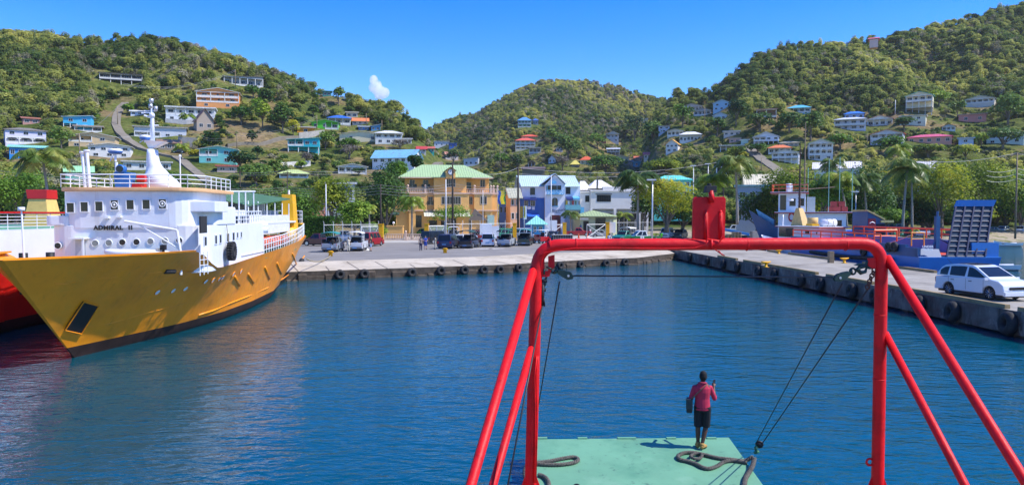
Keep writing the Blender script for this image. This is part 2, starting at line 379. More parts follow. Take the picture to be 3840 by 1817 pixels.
SRC = []
for i, (w_, h_, n_, lf, mm) in enumerate([(5.6,4.6,520,.34,M_leafA),(7.2,5.6,640,.38,M_leafA),(4.4,5.4,400,.32,M_leafA),(7.0,3.6,520,.36,M_leafA),(5.4,5.2,560,.26,M_leafB),(6.2,4.8,520,.36,M_leafD),(4.0,6.6,400,.30,M_leafA)]):
    V, _ = crown_arrays(100+i, w_, w_*0.92, h_, n_, lf, 6, 0.45 if i != 4 else 0.8)
    V[:,2] -= 0.2
    me = quads_mesh('forest_crown', V, mm); SRC.append(me)
SHR = []
for i, (w_, h_, n_, lf, mm) in enumerate([(3.2,2.0,170,.3,M_leafA),(2.6,1.6,140,.28,M_leafB),(3.6,2.4,190,.32,M_leafD),(2.4,1.3,120,.28,M_leafG)]):
    V, _ = crown_arrays(200+i, w_, w_, h_, n_, lf, 5, 0.2); me = quads_mesh('shrub_crown', V, mm); SHR.append(me)

def scatter(name, meshes, pts, idx, scl, rot):
    """one mass of vegetation: points carrying scale and turn, instanced by geometry nodes"""
    me = bpy.data.meshes.new(name); me.vertices.add(len(pts)); me.vertices.foreach_set('co', np.asarray(pts, np.float32).ravel())
    for nm, ty, dat in (('pick', 'INT', idx), ('size', 'FLOAT', scl), ('turn', 'FLOAT', rot)):
        a = me.attributes.new(nm, ty, 'POINT'); a.data.foreach_set('value', np.asarray(dat))
    o = bpy.data.objects.new(name, me); COL.objects.link(o); tag(o, kind='stuff')
    src = bpy.data.collections.new(name+'_sources')
    for i, q in enumerate(meshes):
        so_ = bpy.data.objects.new('crown_source_%02d' % i, q); src.objects.link(so_)
    g = bpy.data.node_groups.new(name, 'GeometryNodeTree')
    g.interface.new_socket('Geometry', in_out='INPUT', socket_type='NodeSocketGeometry'); g.interface.new_socket('Geometry', in_out='OUTPUT', socket_type='NodeSocketGeometry')
    N = g.nodes; L = g.links; gi = N.new('NodeGroupInput'); go = N.new('NodeGroupOutput')
    ci = N.new('GeometryNodeCollectionInfo'); ci.inputs['Collection'].default_value = src; ci.inputs['Separate Children'].default_value = True
    ip = N.new('GeometryNodeInstanceOnPoints'); ip.inputs['Pick Instance'].default_value = True
    def attr(nm, ty):
        q = N.new('GeometryNodeInputNamedAttribute'); q.data_type = ty; q.inputs['Name'].default_value = nm; return q.outputs[0]
    cx = N.new('ShaderNodeCombineXYZ'); L.new(attr('turn', 'FLOAT'), cx.inputs['Z'])
    L.new(gi.outputs[0], ip.inputs['Points']); L.new(ci.outputs[0], ip.inputs['Instance']); L.new(attr('pick', 'INT'), ip.inputs['Instance Index'])
    L.new(cx.outputs[0], ip.inputs['Rotation']); L.new(attr('size', 'FLOAT'), ip.inputs['Scale']); L.new(ip.outputs[0], go.inputs[0])
    md = o.modifiers.new('scatter', 'NODES'); md.node_group = g
    return o
# ------------------------------------------------------------------ hillside houses
RECTS = []          # picture rectangles (x0, y0, x1, y1, Y) that trees in front must leave open
WC = {}
def wallm(h): return mat('wall_'+h.lstrip('#'), tuple(c*0.86 for c in lin(h)), 0.8, 0.07, 0.8, 0.1, 0, 0.3, '#8a8072', 0.22)
def roofm(h, ax='X'): return ribbed('roof_'+h.lstrip('#')+ax, tuple(c*0.85 for c in lin(h)), 0.55, ax, 0.5, 0.12, '#7b6a5a')
M_frame = mat('window_frame_white', (0.7, 0.7, 0.7), 0.5, 0.05)
def window(parent, cx, z0, w, h, y, frame=None, mull=1, name='window', pane=None):
    m = MB(); t = 0.07
    m.box(cx-w/2-t, cx+w/2+t, y-0.06, y+0.02, z0-t, z0); m.box(cx-w/2-t, cx+w/2+t, y-0.06, y+0.02, z0+h, z0+h+t)
    m.box(cx-w/2-t, cx-w/2, y-0.06, y+0.02, z0, z0+h); m.box(cx+w/2, cx+w/2+t, y-0.06, y+0.02, z0, z0+h)
    for i in range(1, mull+1):
        x = cx-w/2+w*i/(mull+1); m.box(x-0.025, x+0.025, y-0.05, y+0.0, z0, z0+h)
    m.k = 1; m.box(cx-w/2, cx+w/2, y-0.025, y+0.01, z0, z0+h)
    return m.build(name, [frame or M_frame, pane or M_glass], parent, fixn=False)
def roof_mesh(m, kind, w, d, z, rh, ov=0.55, th=0.14):
    x0, x1, y0, y1 = -w/2-ov, w/2+ov, -ov, d+ov
    if kind == 'gf':
        k = rh/(w/2); zl = z-ov*k
        for sgn in (-1, 1):
            xe = x0 if sgn < 0 else x1
            m.hexa([(xe,y0,zl),(0,y0,z+rh),(0,y1,z+rh),(xe,y1,zl)] if sgn < 0 else [(0,y0,z+rh),(xe,y0,zl),(xe,y1,zl),(0,y1,z+rh)],
                   [(xe,y0,zl+th),(0,y0,z+rh+th),(0,y1,z+rh+th),(xe,y1,zl+th)] if sgn < 0 else [(0,y0,z+rh+th),(xe,y0,zl+th),(xe,y1,zl+th),(0,y1,z+rh+th)])
    elif kind == 'gs':
        k = rh/(d/2); zl = z-ov*k; yc = d/2
        m.hexa([(x0,y0,zl),(x1,y0,zl),(x1,yc,z+rh),(x0,yc,z+rh)], [(x0,y0,zl+th),(x1,y0,zl+th),(x1,yc,z+rh+th),(x0,yc,z+rh+th)])
        m.hexa([(x0,yc,z+rh),(x1,yc,z+rh),(x1,y1,zl),(x0,y1,zl)], [(x0,yc,z+rh+th),(x1,yc,z+rh+th),(x1,y1,zl+th),(x0,y1,zl+th)])
    elif kind == 'hip':
        q = min(w, d)/2+ov; a = (x0+q*0.98 if w > d else 0, d/2 if w >= d else y0+q*0.98); b = (x1-q*0.98 if w > d else 0, d/2 if w >= d else y1-q*0.98)
        zl = z-0.05
        v = [(x0,y0,zl),(x1,y0,zl),(x1,y1,zl),(x0,y1,zl),(x0,y0,zl+th),(x1,y0,zl+th),(x1,y1,zl+th),(x0,y1,zl+th),(a[0],a[1],z+rh),(b[0],b[1],z+rh)]
        if w >= d: f = [(4,5,9,8),(6,7,8,9),(5,6,9),(7,4,8)]
        else: f = [(4,5,8),(6,7,9),(5,6,9,8),(7,4,8,9)]
        m.add(v, f+[(0,3,2,1),(0,1,5,4),(1,2,6,5),(2,3,7,6),(3,0,4,7)])
    elif kind == 'sh':
        m.hexa([(x0,y0,z),(x1,y0,z),(x1,y1,z+rh),(x0,y1,z+rh)], [(x0,y0,z+th),(x1,y0,z+th),(x1,y1,z+rh+th),(x0,y1,z+rh+th)])
    elif kind == 'sl':      # one slope falling to the left
        m.hexa([(x0,y0,z),(x1,y0,z+rh),(x1,y1,z+rh),(x0,y1,z)], [(x0,y0,z+th),(x1,y0,z+rh+th),(x1,y1,z+rh+th),(x0,y1,z+th)])
    elif kind == 'flat':
        m.box(x0, x1, y0, y1, z, z+max(0.18, min(rh, 0.4)))
def house(x0, x1, yt, ye, yb, st, wall, roof, rk, label, rot=0, df=0.75, cat='house', Y=None, name='house', group='houses scattered over the hillside', wall2=None, nohit=False, sink=3.0):
    cx = (x0+x1)/2
    if Y is None:
        p = hit(cx, yb); Y = p.y if p else 300
        p = P(cx, yb, Y)
    else: p = P(cx, yb, Y)
    sc = Y/F; RECTS.append((x0-4, yt-6, x1+4, yb+4, Y))
    w = (x1-x0)*sc; hw = (yb-ye)*sc; rh = max(0.15, (ye-yt)*sc); rr = math.radians(abs(rot))
    if rk != 'flat': w -= 1.0
    w = w/(math.cos(rr)+df*math.sin(rr)) if rot else w
    d = max(4.0, min(w*df, 11))
    t = thing(name, label, cat, p, face_rot(p.x, p.y)+math.radians(rot), group)
    wm, rm = wallm(wall), roofm(roof, 'Y' if rk == 'gf' else 'X')
    stl = st.split(); n = len(stl); sh = hw/n; m = MB(); fr = MB(); z = hw; fl = MB()
    for i, s in enumerate(stl):
        k = s[0]; c = int(s[1:]) if len(s) > 1 else 2; zt = z; zb = z-sh; z = zb
        zlow = zb if i < n-1 else zb-(sink if k != 'o' else 0.0); bw = w/c
        y = 0.0
        if k in 'wb': m.box(-w/2, w/2, 0, d, zlow, zt)
        elif k in 'va':
            y = min(1.7, d*0.3); m.box(-w/2, w/2, y, d, zlow, zt); m.box(-w/2, w/2, -0.05, y-0.002, zlow if i == n-1 else zb-0.12, zb+0.1)
            hr = min(0.95, sh*0.36)
            fr.box(-w/2, w/2, -0.06, 0.04, zb+hr, zb+hr+0.09); fr.box(-w/2, w/2, -0.02, 0.02, zb+0.1, zb+hr*0.82)
            for j in range(c+1):
                xx = -w/2+0.12+(w-0.24)*j/c; fr.box(xx-0.12, xx+0.12, -0.1, 0.12, zb+0.1, zt)
            fr.box(-w/2, w/2, -0.08, 0.1, zt-0.22, zt-0.003)
            if k == 'a':
                for j in range(c):
                    xa = -w/2+bw*j+0.2; xb = xa+bw-0.4; r = (xb-xa)/2; zz = zt-0.22; H = min(r, sh*0.35)
                    for s_ in (0, 1):
                        pts = [(xa if s_ == 0 else xb, 0, zz), ] ; 
                        for q in range(5):
                            an = PI*0.5*q/4; pts.append(((xa+xb)/2-(1 if s_ == 0 else -1)*r*math.cos(an), 0, zz-H+H*math.sin(an)))
                        fr.extr(pts, (0, 0.1, 0))
        elif k in 'lr':
            y = min(1.7, d*0.3); xs = (-w/2, 0) if k == 'l' else (0, w/2); xo = (0, w/2) if k == 'l' else (-w/2, 0)
            m.box(xo[0], xo[1], 0, d, zlow, zt); m.box(xs[0], xs[1], y, d-0.003, zlow, zt-0.002); m.box(xs[0]+0.003, xs[1]-0.003, -0.05, y-0.002, zlow if i == n-1 else zb-0.12, zb+0.1)
            hr = min(0.95, sh*0.36); fr.box(xs[0], xs[1], -0.06, 0.04, zb+hr, zb+hr+0.09); fr.box(xs[0], xs[1], -0.02, 0.02, zb+0.1, zb+hr*0.8)
            for j in range(3):
                xx = xs[0]+0.12+(w/2-0.24)*j/2; fr.box(xx-0.1, xx+0.1, -0.1, 0.1, zb+0.1, zt)
        elif k == 'o':
            y = d*0.45; m.box(-w/2, w/2, -0.05, d, zt-0.2, zt-0.001)
            m.box(-w/2+0.1, w/2-0.1, y, d-0.1, zb-sink, zt-0.2)
            for j in range(c+1):
                xx = -w/2+0.2+(w-0.4)*j/c; fr.box(xx-0.14, xx+0.14, 0.05, 0.33, zb-sink, zt-0.2)
        if k in 'wvalr':
            ww = min(1.25, bw*0.5); wh = min(1.25, sh*0.42)
            for j in range(c):
                xx = -w/2+bw*(j+0.5)+rnd.uniform(-.06, .06)*bw
                yy = y
                if k == 'l' and xx > 0: yy = 0.0
                if k == 'r' and xx < 0: yy = 0.0
                if k in 'va' and j % 3 == 1:
                    q = MB(); q.box(xx-0.45, xx+0.45, yy-0.05, yy+0.01, zb+0.1, zb+min(2.1, sh*0.78)); q.build('door', M_glass, t, fixn=False)
                else: window(t, xx, zb+sh*(0.36 if k != 'a' else 0.3), ww if k == 'w' or yy == 0 else min(1.8, bw*0.62), wh, yy, mull=1 if ww > 0.7 else 0)
    if rk == 'gf':
        m.add([(-w/2,0,hw),(w/2,0,hw),(0,0,hw+rh),(-w/2,d,hw),(w/2,d,hw),(0,d,hw+rh)], [(0,1,2),(4,3,5),(0,2,5,3),(1,4,5,2),(0,3,4,1)])
    if rk == 'gs':
        m.add([(-w/2,0,hw),(-w/2,d,hw),(-w/2,d/2,hw+rh),(w/2,0,hw),(w/2,d,hw),(w/2,d/2,hw+rh)], [(0,2,1),(3,4,5),(0,3,5,2),(1,2,5,4),(0,1,4,3)])
    if rk in ('sh',):
        m.add([(-w/2,0,hw),(w/2,0,hw),(w/2,d,hw),(-w/2,d,hw),(w/2,d,hw+rh),(-w/2,d,hw+rh)], [(0,1,4,5),(1,2,4),(0,5,3),(2,3,5,4),(0,3,2,1)])
    if rk == 'sl':
        m.add([(-w/2,0,hw),(w/2,0,hw),(w/2,0,hw+rh),(-w/2,d,hw),(w/2,d,hw),(w/2,d,hw+rh)], [(0,1,2),(3,5,4),(1,4,5,2),(0,2,5,3)])
    m.build('wall', wm, t)
    if fr.v: fr.build('veranda_frame', wallm(wall2 or '#ecebe6'), t, fixn=False)
    if rk != 'none':
        r = MB(); roof_mesh(r, rk, w, d, hw+0.01, rh); r.build('roof', rm, t)
    return t
HS = [
 (25,171,476,489,540,'w3 a3','#d9d6ee','#8e8678','hip','lilac-white two-storey house with dark arches, above the long blue house at the far left',4),
 (38,172,543,553,593,'w5','#2f8fd8','#8fd6c0','gs','long low bright blue house with a mint green roof at the far left',-4),
 (84,151,436,446,466,'w2','#b98d84','#b4745c','sh','small shack with a rusty red tin roof half hidden in trees, far left',5),
 (235,346,433,441,486,'w2 l2','#46b4dc','#cfe6ee','sl','sky blue two-storey house with a recessed white balcony and bare earth behind it',-8),
 (284,378,470,475,497,'v3','#6b2f35','#b9a49c','flat','low maroon house with a white rail just below the sky blue house',-4),
 (256,436,496,512,556,'l2 w3','#d9bd92','#dcd7cc','gf','long beige gabled house with a cream roof on the left slope',-10,0.6),
 (330,492,538,549,592,'w4 w3','#e7e6e2','#e6e4df','gf','white gabled house just below the long beige house',-8,0.55),
 (489,558,409,420,433,'w3','#c9d6e6','#dfe4ea','sh','low shed with a long white roof beside the steep hill road',0),
 (512,692,473,479,516,'b1 l4','#cfd3dc','#a8a49a','flat','grey-white bungalow with a blue veranda behind the ship mast',-3,0.5),
 (590,682,522,535,566,'w3','#8c8272','#93765a','gs','low brown-roofed shed above the parked black car on the left slope',6),
 (246,348,622,642,672,'w3','#3fae9a','#9fd8a4','gs','teal house with a pale green roof behind the ship railing',0,0.75),
 (472,633,601,609,640,'w4','#dcdcd8','#c9c8c2','flat','white flat-roofed bungalow behind the ship mast foot',0,0.5),
 (380,529,270,279,320,'v4 o4','#4f5662','#4a443e','flat','dark grey house with a deep balcony alone high in the left woods',-6,0.5),
 (837,992,284,292,324,'v5','#9aa0a4','#8b8578','sl','unfinished grey concrete house near the top of the left hill',8,0.5),
 (734,900,331,346,405,'v3 v3 w2','#f0a463','#f3efe6','gf','big orange house with white balconies on the left hill',-6,0.6),
 (627,802,396,405,462,'v5 w4','#e9ecef','#eceded','flat','white modern two-level house with a long glazed balcony below the orange house',-6,0.45),
 (730,810,410,450,492,'w2','#a89a8c','#6d4a3c','gf','ruined house with a steep rusty broken roof beside the white modern house',14,0.8),
 (1116,1178,474,479,502,'w1 ','#f0a030','#d9d2c4','flat','small yolk yellow house with a flat pale roof above a grey retaining wall',0),
 (1163,1275,449,459,486,'r3','#5fd23c','#8fc48a','gf','bright lime green house with a white porch on the left slope',-6,0.6),
 (1227,1318,429,443,468,'v3','#a8a49c','#2f6fd0','hip','house with a bright royal blue hip roof behind the lime green house',0),
 (1318,1384,441,453,470,'w3','#b7afa8','#f08a4c','gs','grey house with a plain orange roof right of the royal blue roof',0),
 (1299,1341,418,423,442,'w2','#d9cdb4','#cfc6b2','flat','small cream house above the orange roofed house',0),
 (1211,1242,338,344,362,'w2','#3f8f86','#3f7f74','flat','tiny teal house on the ridge of the left hill',0),
 (1074,1202,516,525,572,'l4 o3','#28b4c4','#7fc8c8','sl','turquoise house on stilts with white stairs, middle of the left slope',-4,0.6),
 (740,895,548,560,614,'l2 w2','#7fd6cf','#cfd8d4','gf','pale aqua two-storey house with a light roof at the foot of the left slope',-10,0.6),
 (1268,1446,492,503,534,'w2 ','#e8dcb8','#dcd5c0','gf','long cream bungalow with dark arches, left of the white hip roofed house',-4,0.5),
 (1404,1512,487,500,541,'v4 w3','#eceae2','#eceef0','hip','white two-storey house with a white hip roof and upper veranda on the left slope',0,0.7),
 (1512,1543,516,522,541,'a2','#e9e4d6','#dcdad4','flat','small white annex with arches beside the white hip roofed house',0),
 (1376,1572,560,590,640,'w6 b1','#e9edf0','#7fc0de','gs','large white house with a long sky blue roof behind the orange clock building',-22,0.5),
 (1560,1602,548,558,575,'w2','#c9c2bc','#c8453f','gs','small house with a red roof beyond the sky blue roofed house',0),
 (1264,1380,615,625,652,'v4 ','#dfe2e4','#e2dfd4','gf','low white house with a pale gable and porch above the orange building',0,0.6),
 (1044,1160,634,651,668,'v3','#c9d0c0','#cfe08a','hip','open house with a yellow-green hip roof above the green canopy of the ferry',0,0.7),
 (1345,1382,469,476,488,'w2','#4f7fc4','#dfe2e6','flat','tiny white and blue house right of the orange roofed house',0),
 (1388,1430,466,474,491,'w2','#4f9ac8','#c9cfd0','sl','small blue house with a grey roof above the white hip roofed house',0),
 (817,887,616,624,647,'w2','#c8b0a0','#c4605a','flat','low house with a flat red roof below the pale aqua house',0),
 (1940,1994,438,452,478,'v4 v3','#4fb89a','#5fa0e0','hip','green two-storey house with a blue roof in the woods of the middle hill',0),
 (1996,2020,443,452,468,'w2','#8a96a8','#3f6ac0','hip','small grey hut with a blue roof beside the green house on the middle hill',0),
 (1953,2020,502,512,524,'w3','#e89a70','#e8603c','hip','coral house with an orange-red roof above the tall cream arcaded house',0),
 (1930,2010,515,527,561,'a4 a4 v4','#efe0b0','#ee6a4a','hip','tall cream house with rows of arches and a coral roof on the middle hill',0,0.7),
 (1984,2028,549,555,575,'v3','#9a9c9e','#c9c6c0','flat','small grey house below the tall cream arcaded house',0),
 (1629,1684,525,531,551,'w3','#e6e8ea','#dfe2e4','flat','long white house beside the small deep blue house right of the left hill',0),
 (1684,1713,532,538,556,'w2','#2f6fc0','#3f78c8','flat','small deep blue house above the clock building',0),
 (1734,1799,589,596,624,'w3','#dfe6ea','#cfd6da','sl','white flat-topped house just above the clock building roof',-6),
 (1600,1632,549,556,574,'w2','#35a89c','#c86a58','gs','small teal house with a red-brown roof left of the middle valley',0),
 (1666,1724,568,580,600,'w2','#e2d8cc','#c48a70','gs','white house with a faded terracotta roof above the clock building',10),
 (2083,2113,548,555,570,'w2','#d8d2cc','#d2c4c0','gf','tiny pale pink gabled house in the middle valley',0),
 (2054,2086,583,596,613,'w2','#e8ecee','#4f86d0','gf','narrow white house with a pointed blue roof in the middle valley',0),
 (1977,2010,601,609,624,'o2','#7a7064','#b9b2a4','gf','dark open shed with a pale roof in the middle valley',0),
 (2138,2176,600,617,628,'w2','#8a8070','#e8d860','hip','house showing only a lemon yellow roof behind the blue roofed hall',0),
 (2173,2226,585,600,618,'w3','#cfd8c4','#e8663a','hip','house with a bright orange-red roof in the middle valley',0),
 (2233,2272,508,514,532,'w3','#8a4a48','#7a4640','flat','brown-red house among dark trees on the middle hill',0),
 (2272,2322,492,502,534,'v3 w2','#dfdcd4','#e6e6e4','gf','white house stepped against the brown-red house on the middle hill',0),
 (2274,2326,552,560,580,'v4 o3','#8f9aac','#cfd6e0','sh','grey-blue two-storey house at the foot of the middle hill',0),
 (2291,2361,581,590,610,'w4','#e2d6a8','#c9c2b0','gf','low cream-yellow bungalow right of the orange-red roof',0),
 (2411,2446,570,578,598,'w2','#dcd6cc','#e0747c','gs','small white house with a rose pink roof at the foot of the middle hill',0),
 (2376,2413,585,592,604,'w2','#a8968c','#e07a50','gs','small house with a terracotta roof left of the rose pink roof',0),
 (2374,2403,603,607,626,'w1','#2f9ab8','#4fb0c8','flat','tiny turquoise hut in the grass below the terracotta roof',0),
 (1955,2046,622,634,660,'b1','#8a7c68','#6f5c4a','sh','long brown shed with white panels on its roof behind the blue roofed hall',0,0.75),
 (2489,2549,523,540,572,'w3 w2','#e6e4e0','#f0b040','gf','narrow white house with an amber orange roof in dark trees',-14),
 (2546,2632,492,505,533,'v6 ','#e9ebec','#f0f0ee','hip','long white veranda house with a bright white hip roof',0,0.6),
 (2498,2566,484,491,511,'a4','#ddd9c4','#cfcabc','gf','cream house with four arches up-left of the white hip roof',-4,0.6),
 (2551,2636,389,399,418,'v6','#b9b4b4','#c6bfae','gf','grey veranda house under the woods, left of the pale blue house',-8,0.5),
 (2597,2668,405,414,434,'v4','#a4a4ac','#b9b5a8','gf','grey bungalow just below the grey veranda house',-8,0.5),
 (2669,2742,374,386,415,'w2 w3','#a4d0ea','#e4e9ee','gf','pale blue two-storey house with a white roof under the woods',-10,0.6),
 (2669,2732,422,433,453,'w2','#cfe0ee','#eceeee','gf','white-blue gabled house just below the pale blue house',-10,0.7),
 (2835,2913,404,412,441,'v2','#7a6250','#6a4f3c','sh','brown half-built house with a thatched looking roof on the right slope',0,0.5),
 (2953,3040,391,405,424,'v4','#8fc0dc','#5fc0dc','hip','light blue bungalow with a turquoise hip roof alone on the right slope',0,0.7),
 (2715,2772,489,494,511,'w3','#d2c8c0','#e2e2e0','flat','small flat-roofed pale house left of the white gabled villa',0),
 (2822,2923,495,513,543,'l4 o5','#dfe6f2','#e6eaee','gf','white gabled villa on blue-grey stilts',-4,0.6),  # bluish wall colour carries the shade on the front
 (2920,2998,528,536,549,'w4','#b9b09a','#bdb6a0','hip','low khaki double-roofed house behind the orange hip roof',0,0.6),
 (2879,2968,541,555,578,'v4','#d8d6c8','#f0864a','hip','house with a bright orange hip roof beside the winding road',0,0.7),
 (2889,2998,562,573,610,'v4 o4','#e6e9f0','#d6dade','gf','long white veranda house on dark stilts above the lawn',-8,0.5),  # front shade is mixed into the slightly blue wall colour
 (3028,3127,521,537,604,'v4 a4 l3','#e2dcd8','#a8d8a0','gf','tall three-level white house with a pale green gable and pink upper wall',6,0.7),
 (2702,2785,543,547,563,'o4','#a8a49c','#dcdad2','flat','open pavilion with a flat white roof left of the winding road',0,0.5),
 (3166,3240,416,427,448,'w3','#8fb0e0','#2f80e0','hip','house with a vivid blue hip roof on the right slope',0,0.6),
 (3128,3245,437,448,489,'v4 v4','#d6d6ee','#dfe4ee','hip','lilac-white two-storey house with stacked balconies below the vivid blue roof',0,0.6),  # lilac in the wall colour is painted front shade
 (3249,3347,433,446,474,'v4 ','#e8e4d8','#e89a94','gf','cream house with a salmon pink roof on the right slope',-6,0.6),
 (3378,3466,428,436,471,'l2 w2','#e9e4cc','#cfcabc','flat','cream blocky two-storey house right of the salmon roofed house',-4,0.6),
 (3395,3495,345,359,424,'v4 o4 o4','#e6ddc0','#7fe0d0','gf','cream house with a mint roof standing high on dark stilts',-6,0.6),
 (3620,3726,359,371,404,'v5 b1','#dcd8cc','#c4d8cc','gf','white veranda house with a grey-green gable high on the right, near dark woods',-8,0.6),
 (3602,3690,425,430,460,'w2 ','#cf8c86','#b99a8c','flat','dusty pink flat-roofed house above the dry lawn',0,0.6),
 (3262,3386,486,501,542,'v4 w4','#d9d6dc','#ee5a44','gf','white two-storey house with a scarlet roof and wide balcony on the right',-6,0.6),
 (3258,3296,139,145,150,'w2','#e8c8c0','#f07a86','gs','tiny house with a bright pink roof on the skyline of the right hill',0),
 (2383,2428,440,446,457,'w2','#cfc8bc','#e4e2dc','flat','small white-roofed house half buried in dark trees on the middle hill',0),
 (2470,2510,466,474,498,'w2 w1','#b9c6dc','#a89c90','flat','small blue-white stepped house in the dark ravine between the hills',0),
 (2735,2774,516,521,535,'w2','#c09a94','#b9a8a0','flat','dull pink house just below the small flat-roofed pale house',0),
 (2779,2805,522,526,541,'b1','#a9cfd0','#c4dcdc','flat','small windowless pale aqua box beside the dull pink house',0),
 (2332,2376,599,606,622,'w2','#8f887c','#7c7468','sh','cluttered grey hut at the foot of the middle hill',0),
 (3409,3562,500,514,540,'w5','#e8a48c','#e0607c','hip','salmon bungalow with a raspberry pink roof on the right',0,0.6),
 (3532,3583,466,474,492,'v3','#a4c8dc','#c47a64','gf','small pale blue cottage with a reddish gable on the lawn',0,0.6),
 (3700,3836,484,502,540,'v4 w3','#d6e6d8','#c6ecd0','gf','large pale mint house at the right edge behind trees',-10,0.5),
 (3598,3646,515,520,560,'w1 w1','#bcd0e8','#d0dae4','flat','white-blue square building between the raspberry roof and the mint house',0),
]
for r in HS:
    kw = {}
    if len(r) > 10: kw['rot'] = r[10]
    if len(r) > 11: kw['df'] = r[11]
    house(*r[:10], **kw)
# buildings on the flat behind the waterfront, at known depths
house(3052,3222,606,630,690,'w6','#e6e8e6','#f2ece6','gs','broad white-roofed hall behind the trees, right of the tall green gabled house',0,0.6,Y=205,name='hall',cat='hall',group=None)
house(3440,3540,605,628,690,'w4','#dfe2e2','#f0eae4','gs','smaller hall with a pinkish white roof among the right-hand trees',0,0.6,Y=200,name='hall',cat='hall',group=None)
house(2446,2596,656,676,780,'w5 w4 w4','#5fd8d0','#6fe0d2','hip','turquoise building with a turquoise roof behind the palm on the right',0,0.6,Y=175,name='building',cat='building',group=None)
house(2787,2914,654,690,790,'w4 w4','#cfcabc','#f0e2c0','gs','building with a broad cream roof between the two tall palms',8,0.6,Y=180,name='building',cat='building',group=None)
house(2764,2880,692,700,830,'w3 w3','#a9bccb','#a8d4c8','flat','grey-blue box building with a pale green roof edge behind the tall palm',0,0.6,Y=160,name='building',cat='building',group=None)
house(2676,2734,606,622,650,'o2','#3a3f50','#2f5fc8','gf','open shelter with a deep blue roof above the red gantry plate',-10,0.7,Y=215,name='shelter',cat='shelter',group=None)
house(1160,1230,735,752,860,'w2 w2','#c98a72','#7a5a58','gs','house with a dark brown-pink roof behind the yellow funnel of the ferry',0,0.8,Y=150,name='house',cat='house',group=None)
house(1230,1330,680,690,800,'w3 w3','#d6dade','#dfe2e2','flat','white two-storey house behind the leafy trees left of the clock building',0,0.6,Y=168,name='house',cat='house',group=None)
# the retaining walls that stand alone on the slope
def strip_wall(pts, h, th, m, label, name='retaining_wall', cat='wall', base=2.0, top=None):
    Q = [hit(*p) for p in pts]; Q = [q for q in Q if q]; b = MB()
    for a, c in zip(Q[:-1], Q[1:]):
        dr = Vector((c.x-a.x, c.y-a.y, 0)).normalized(); nn = Vector((-dr.y, dr.x, 0))*th
        b.hexa([(a.x,a.y,a.z-base),(c.x,c.y,c.z-base),(c.x+nn.x,c.y+nn.y,c.z-base),(a.x+nn.x,a.y+nn.y,a.z-base)],
               [(a.x,a.y,a.z+h),(c.x,c.y,c.z+h),(c.x+nn.x,c.y+nn.y,c.z+h),(a.x+nn.x,a.y+nn.y,a.z+h)])
    o = b.build(name, m); tag(o, label, cat); return o
M_wallw = mat('whitewashed_wall', (0.55, 0.53, 0.5), 0.9, 0.12, 1, 0, 0, 0.3, '#7d7568', 0.5)
strip_wall([(1122,520),(1170,517),(1217,510)], 2.4, 0.5, M_conc, 'grey retaining wall with white rail under the yolk yellow house')
strip_wall([(668,555),(755,560)], 3.6, 0.5, M_conc, 'pale grey retaining wall right of the behind-mast bungalow')
strip_wall([(1044,632),(1165,624)], 1.8, 0.3, M_wallw, 'low white fence-like wall above the yellow-green roof')
strip_wall([(620,462),(700,468),(735,466)], 1.6, 0.4, M_wallw, 'curved white wall under the white modern house')
RECTS += [(1110,485,1220,522,240),(660,512,760,562,200),(1040,605,1165,636,190)]

# ------------------------------------------------------------------ hillside roads
M_road = mat('worn_hill_road', (0.21, 0.185, 0.145), 0.9, 0.2, 0.5, 0, 0, 0.2, '#6f6455', 0.5)
def drape(name, pts, wid, m, lift=0.35):
    Q = [hit(*p) for p in pts]; Q = [q for q in Q if q is not None]; fine = []
    for a, b in zip(Q[:-1], Q[1:]):
        k = max(2, int((b-a).length/3)); fine += [a.lerp(b, i/k) for i in range(k)]
    fine.append(Q[-1]); L, R = [], []
    for i, p in enumerate(fine):
        d = (fine[min(i+1, len(fine)-1)]-fine[max(0, i-1)]); d.z = 0; d.normalize(); nn = Vector((-d.y, d.x, 0))*wid/2
        zz = max(float(height(p.x+s*nn.x, p.y+s*nn.y)) for s in (-1, 0, 1))+lift
        L.append((p.x+nn.x, p.y+nn.y, zz)); R.append((p.x-nn.x, p.y-nn.y, zz))
    b = MB(); n = len(L); b.add(L+R+[(x, y, z-1.5) for x, y, z in L]+[(x, y, z-1.5) for x, y, z in R],
        [(i, i+1, n+i+1, n+i) for i in range(n-1)]+[(i, 2*n+i, 2*n+i+1, i+1) for i in range(n-1)]+[(n+i, n+i+1, 3*n+i+1, 3*n+i) for i in range(n-1)])
    o = b.build(name, m); tag(o, kind='structure'); return [(p.x, p.y) for p in fine]
ROADS = []
for pts, wd in [([(470,390),(452,405),(440,430),(435,470),(455,505),(480,530),(530,560),(600,580),(660,592),(705,625),(745,655),(790,690),(840,720),(880,745)], 2.9),
                ([(2812,553),(2820,568),(2835,583),(2858,602),(2885,620),(2915,640),(2935,665)], 4.2),
                ([(850,552),(960,545),(1060,522),(1110,519)], 2.6),
                ([(1560,660),(1600,640),(1650,628)], 2.6)]:
    ROADS += drape('hill_road', pts, wd, M_road)
    for a, b in zip(pts[:-1], pts[1:]):
        RECTS.append((min(a[0], b[0])-12, min(a[1], b[1])-6, max(a[0], b[0])+12, max(a[1], b[1])+12, 900))
M_lawn = mat('dry_lawn', (0.15, 0.15, 0.045), 0.95, 0.25, 0.25, 0.3, 0, 0.1, '#8a6f3f', 0.5)
M_dirt = mat('bare_earth', (0.30, 0.20, 0.12), 0.95, 0.25, 0.3, 0.4, 0, 0.1, '#9b7d58', 0.5)

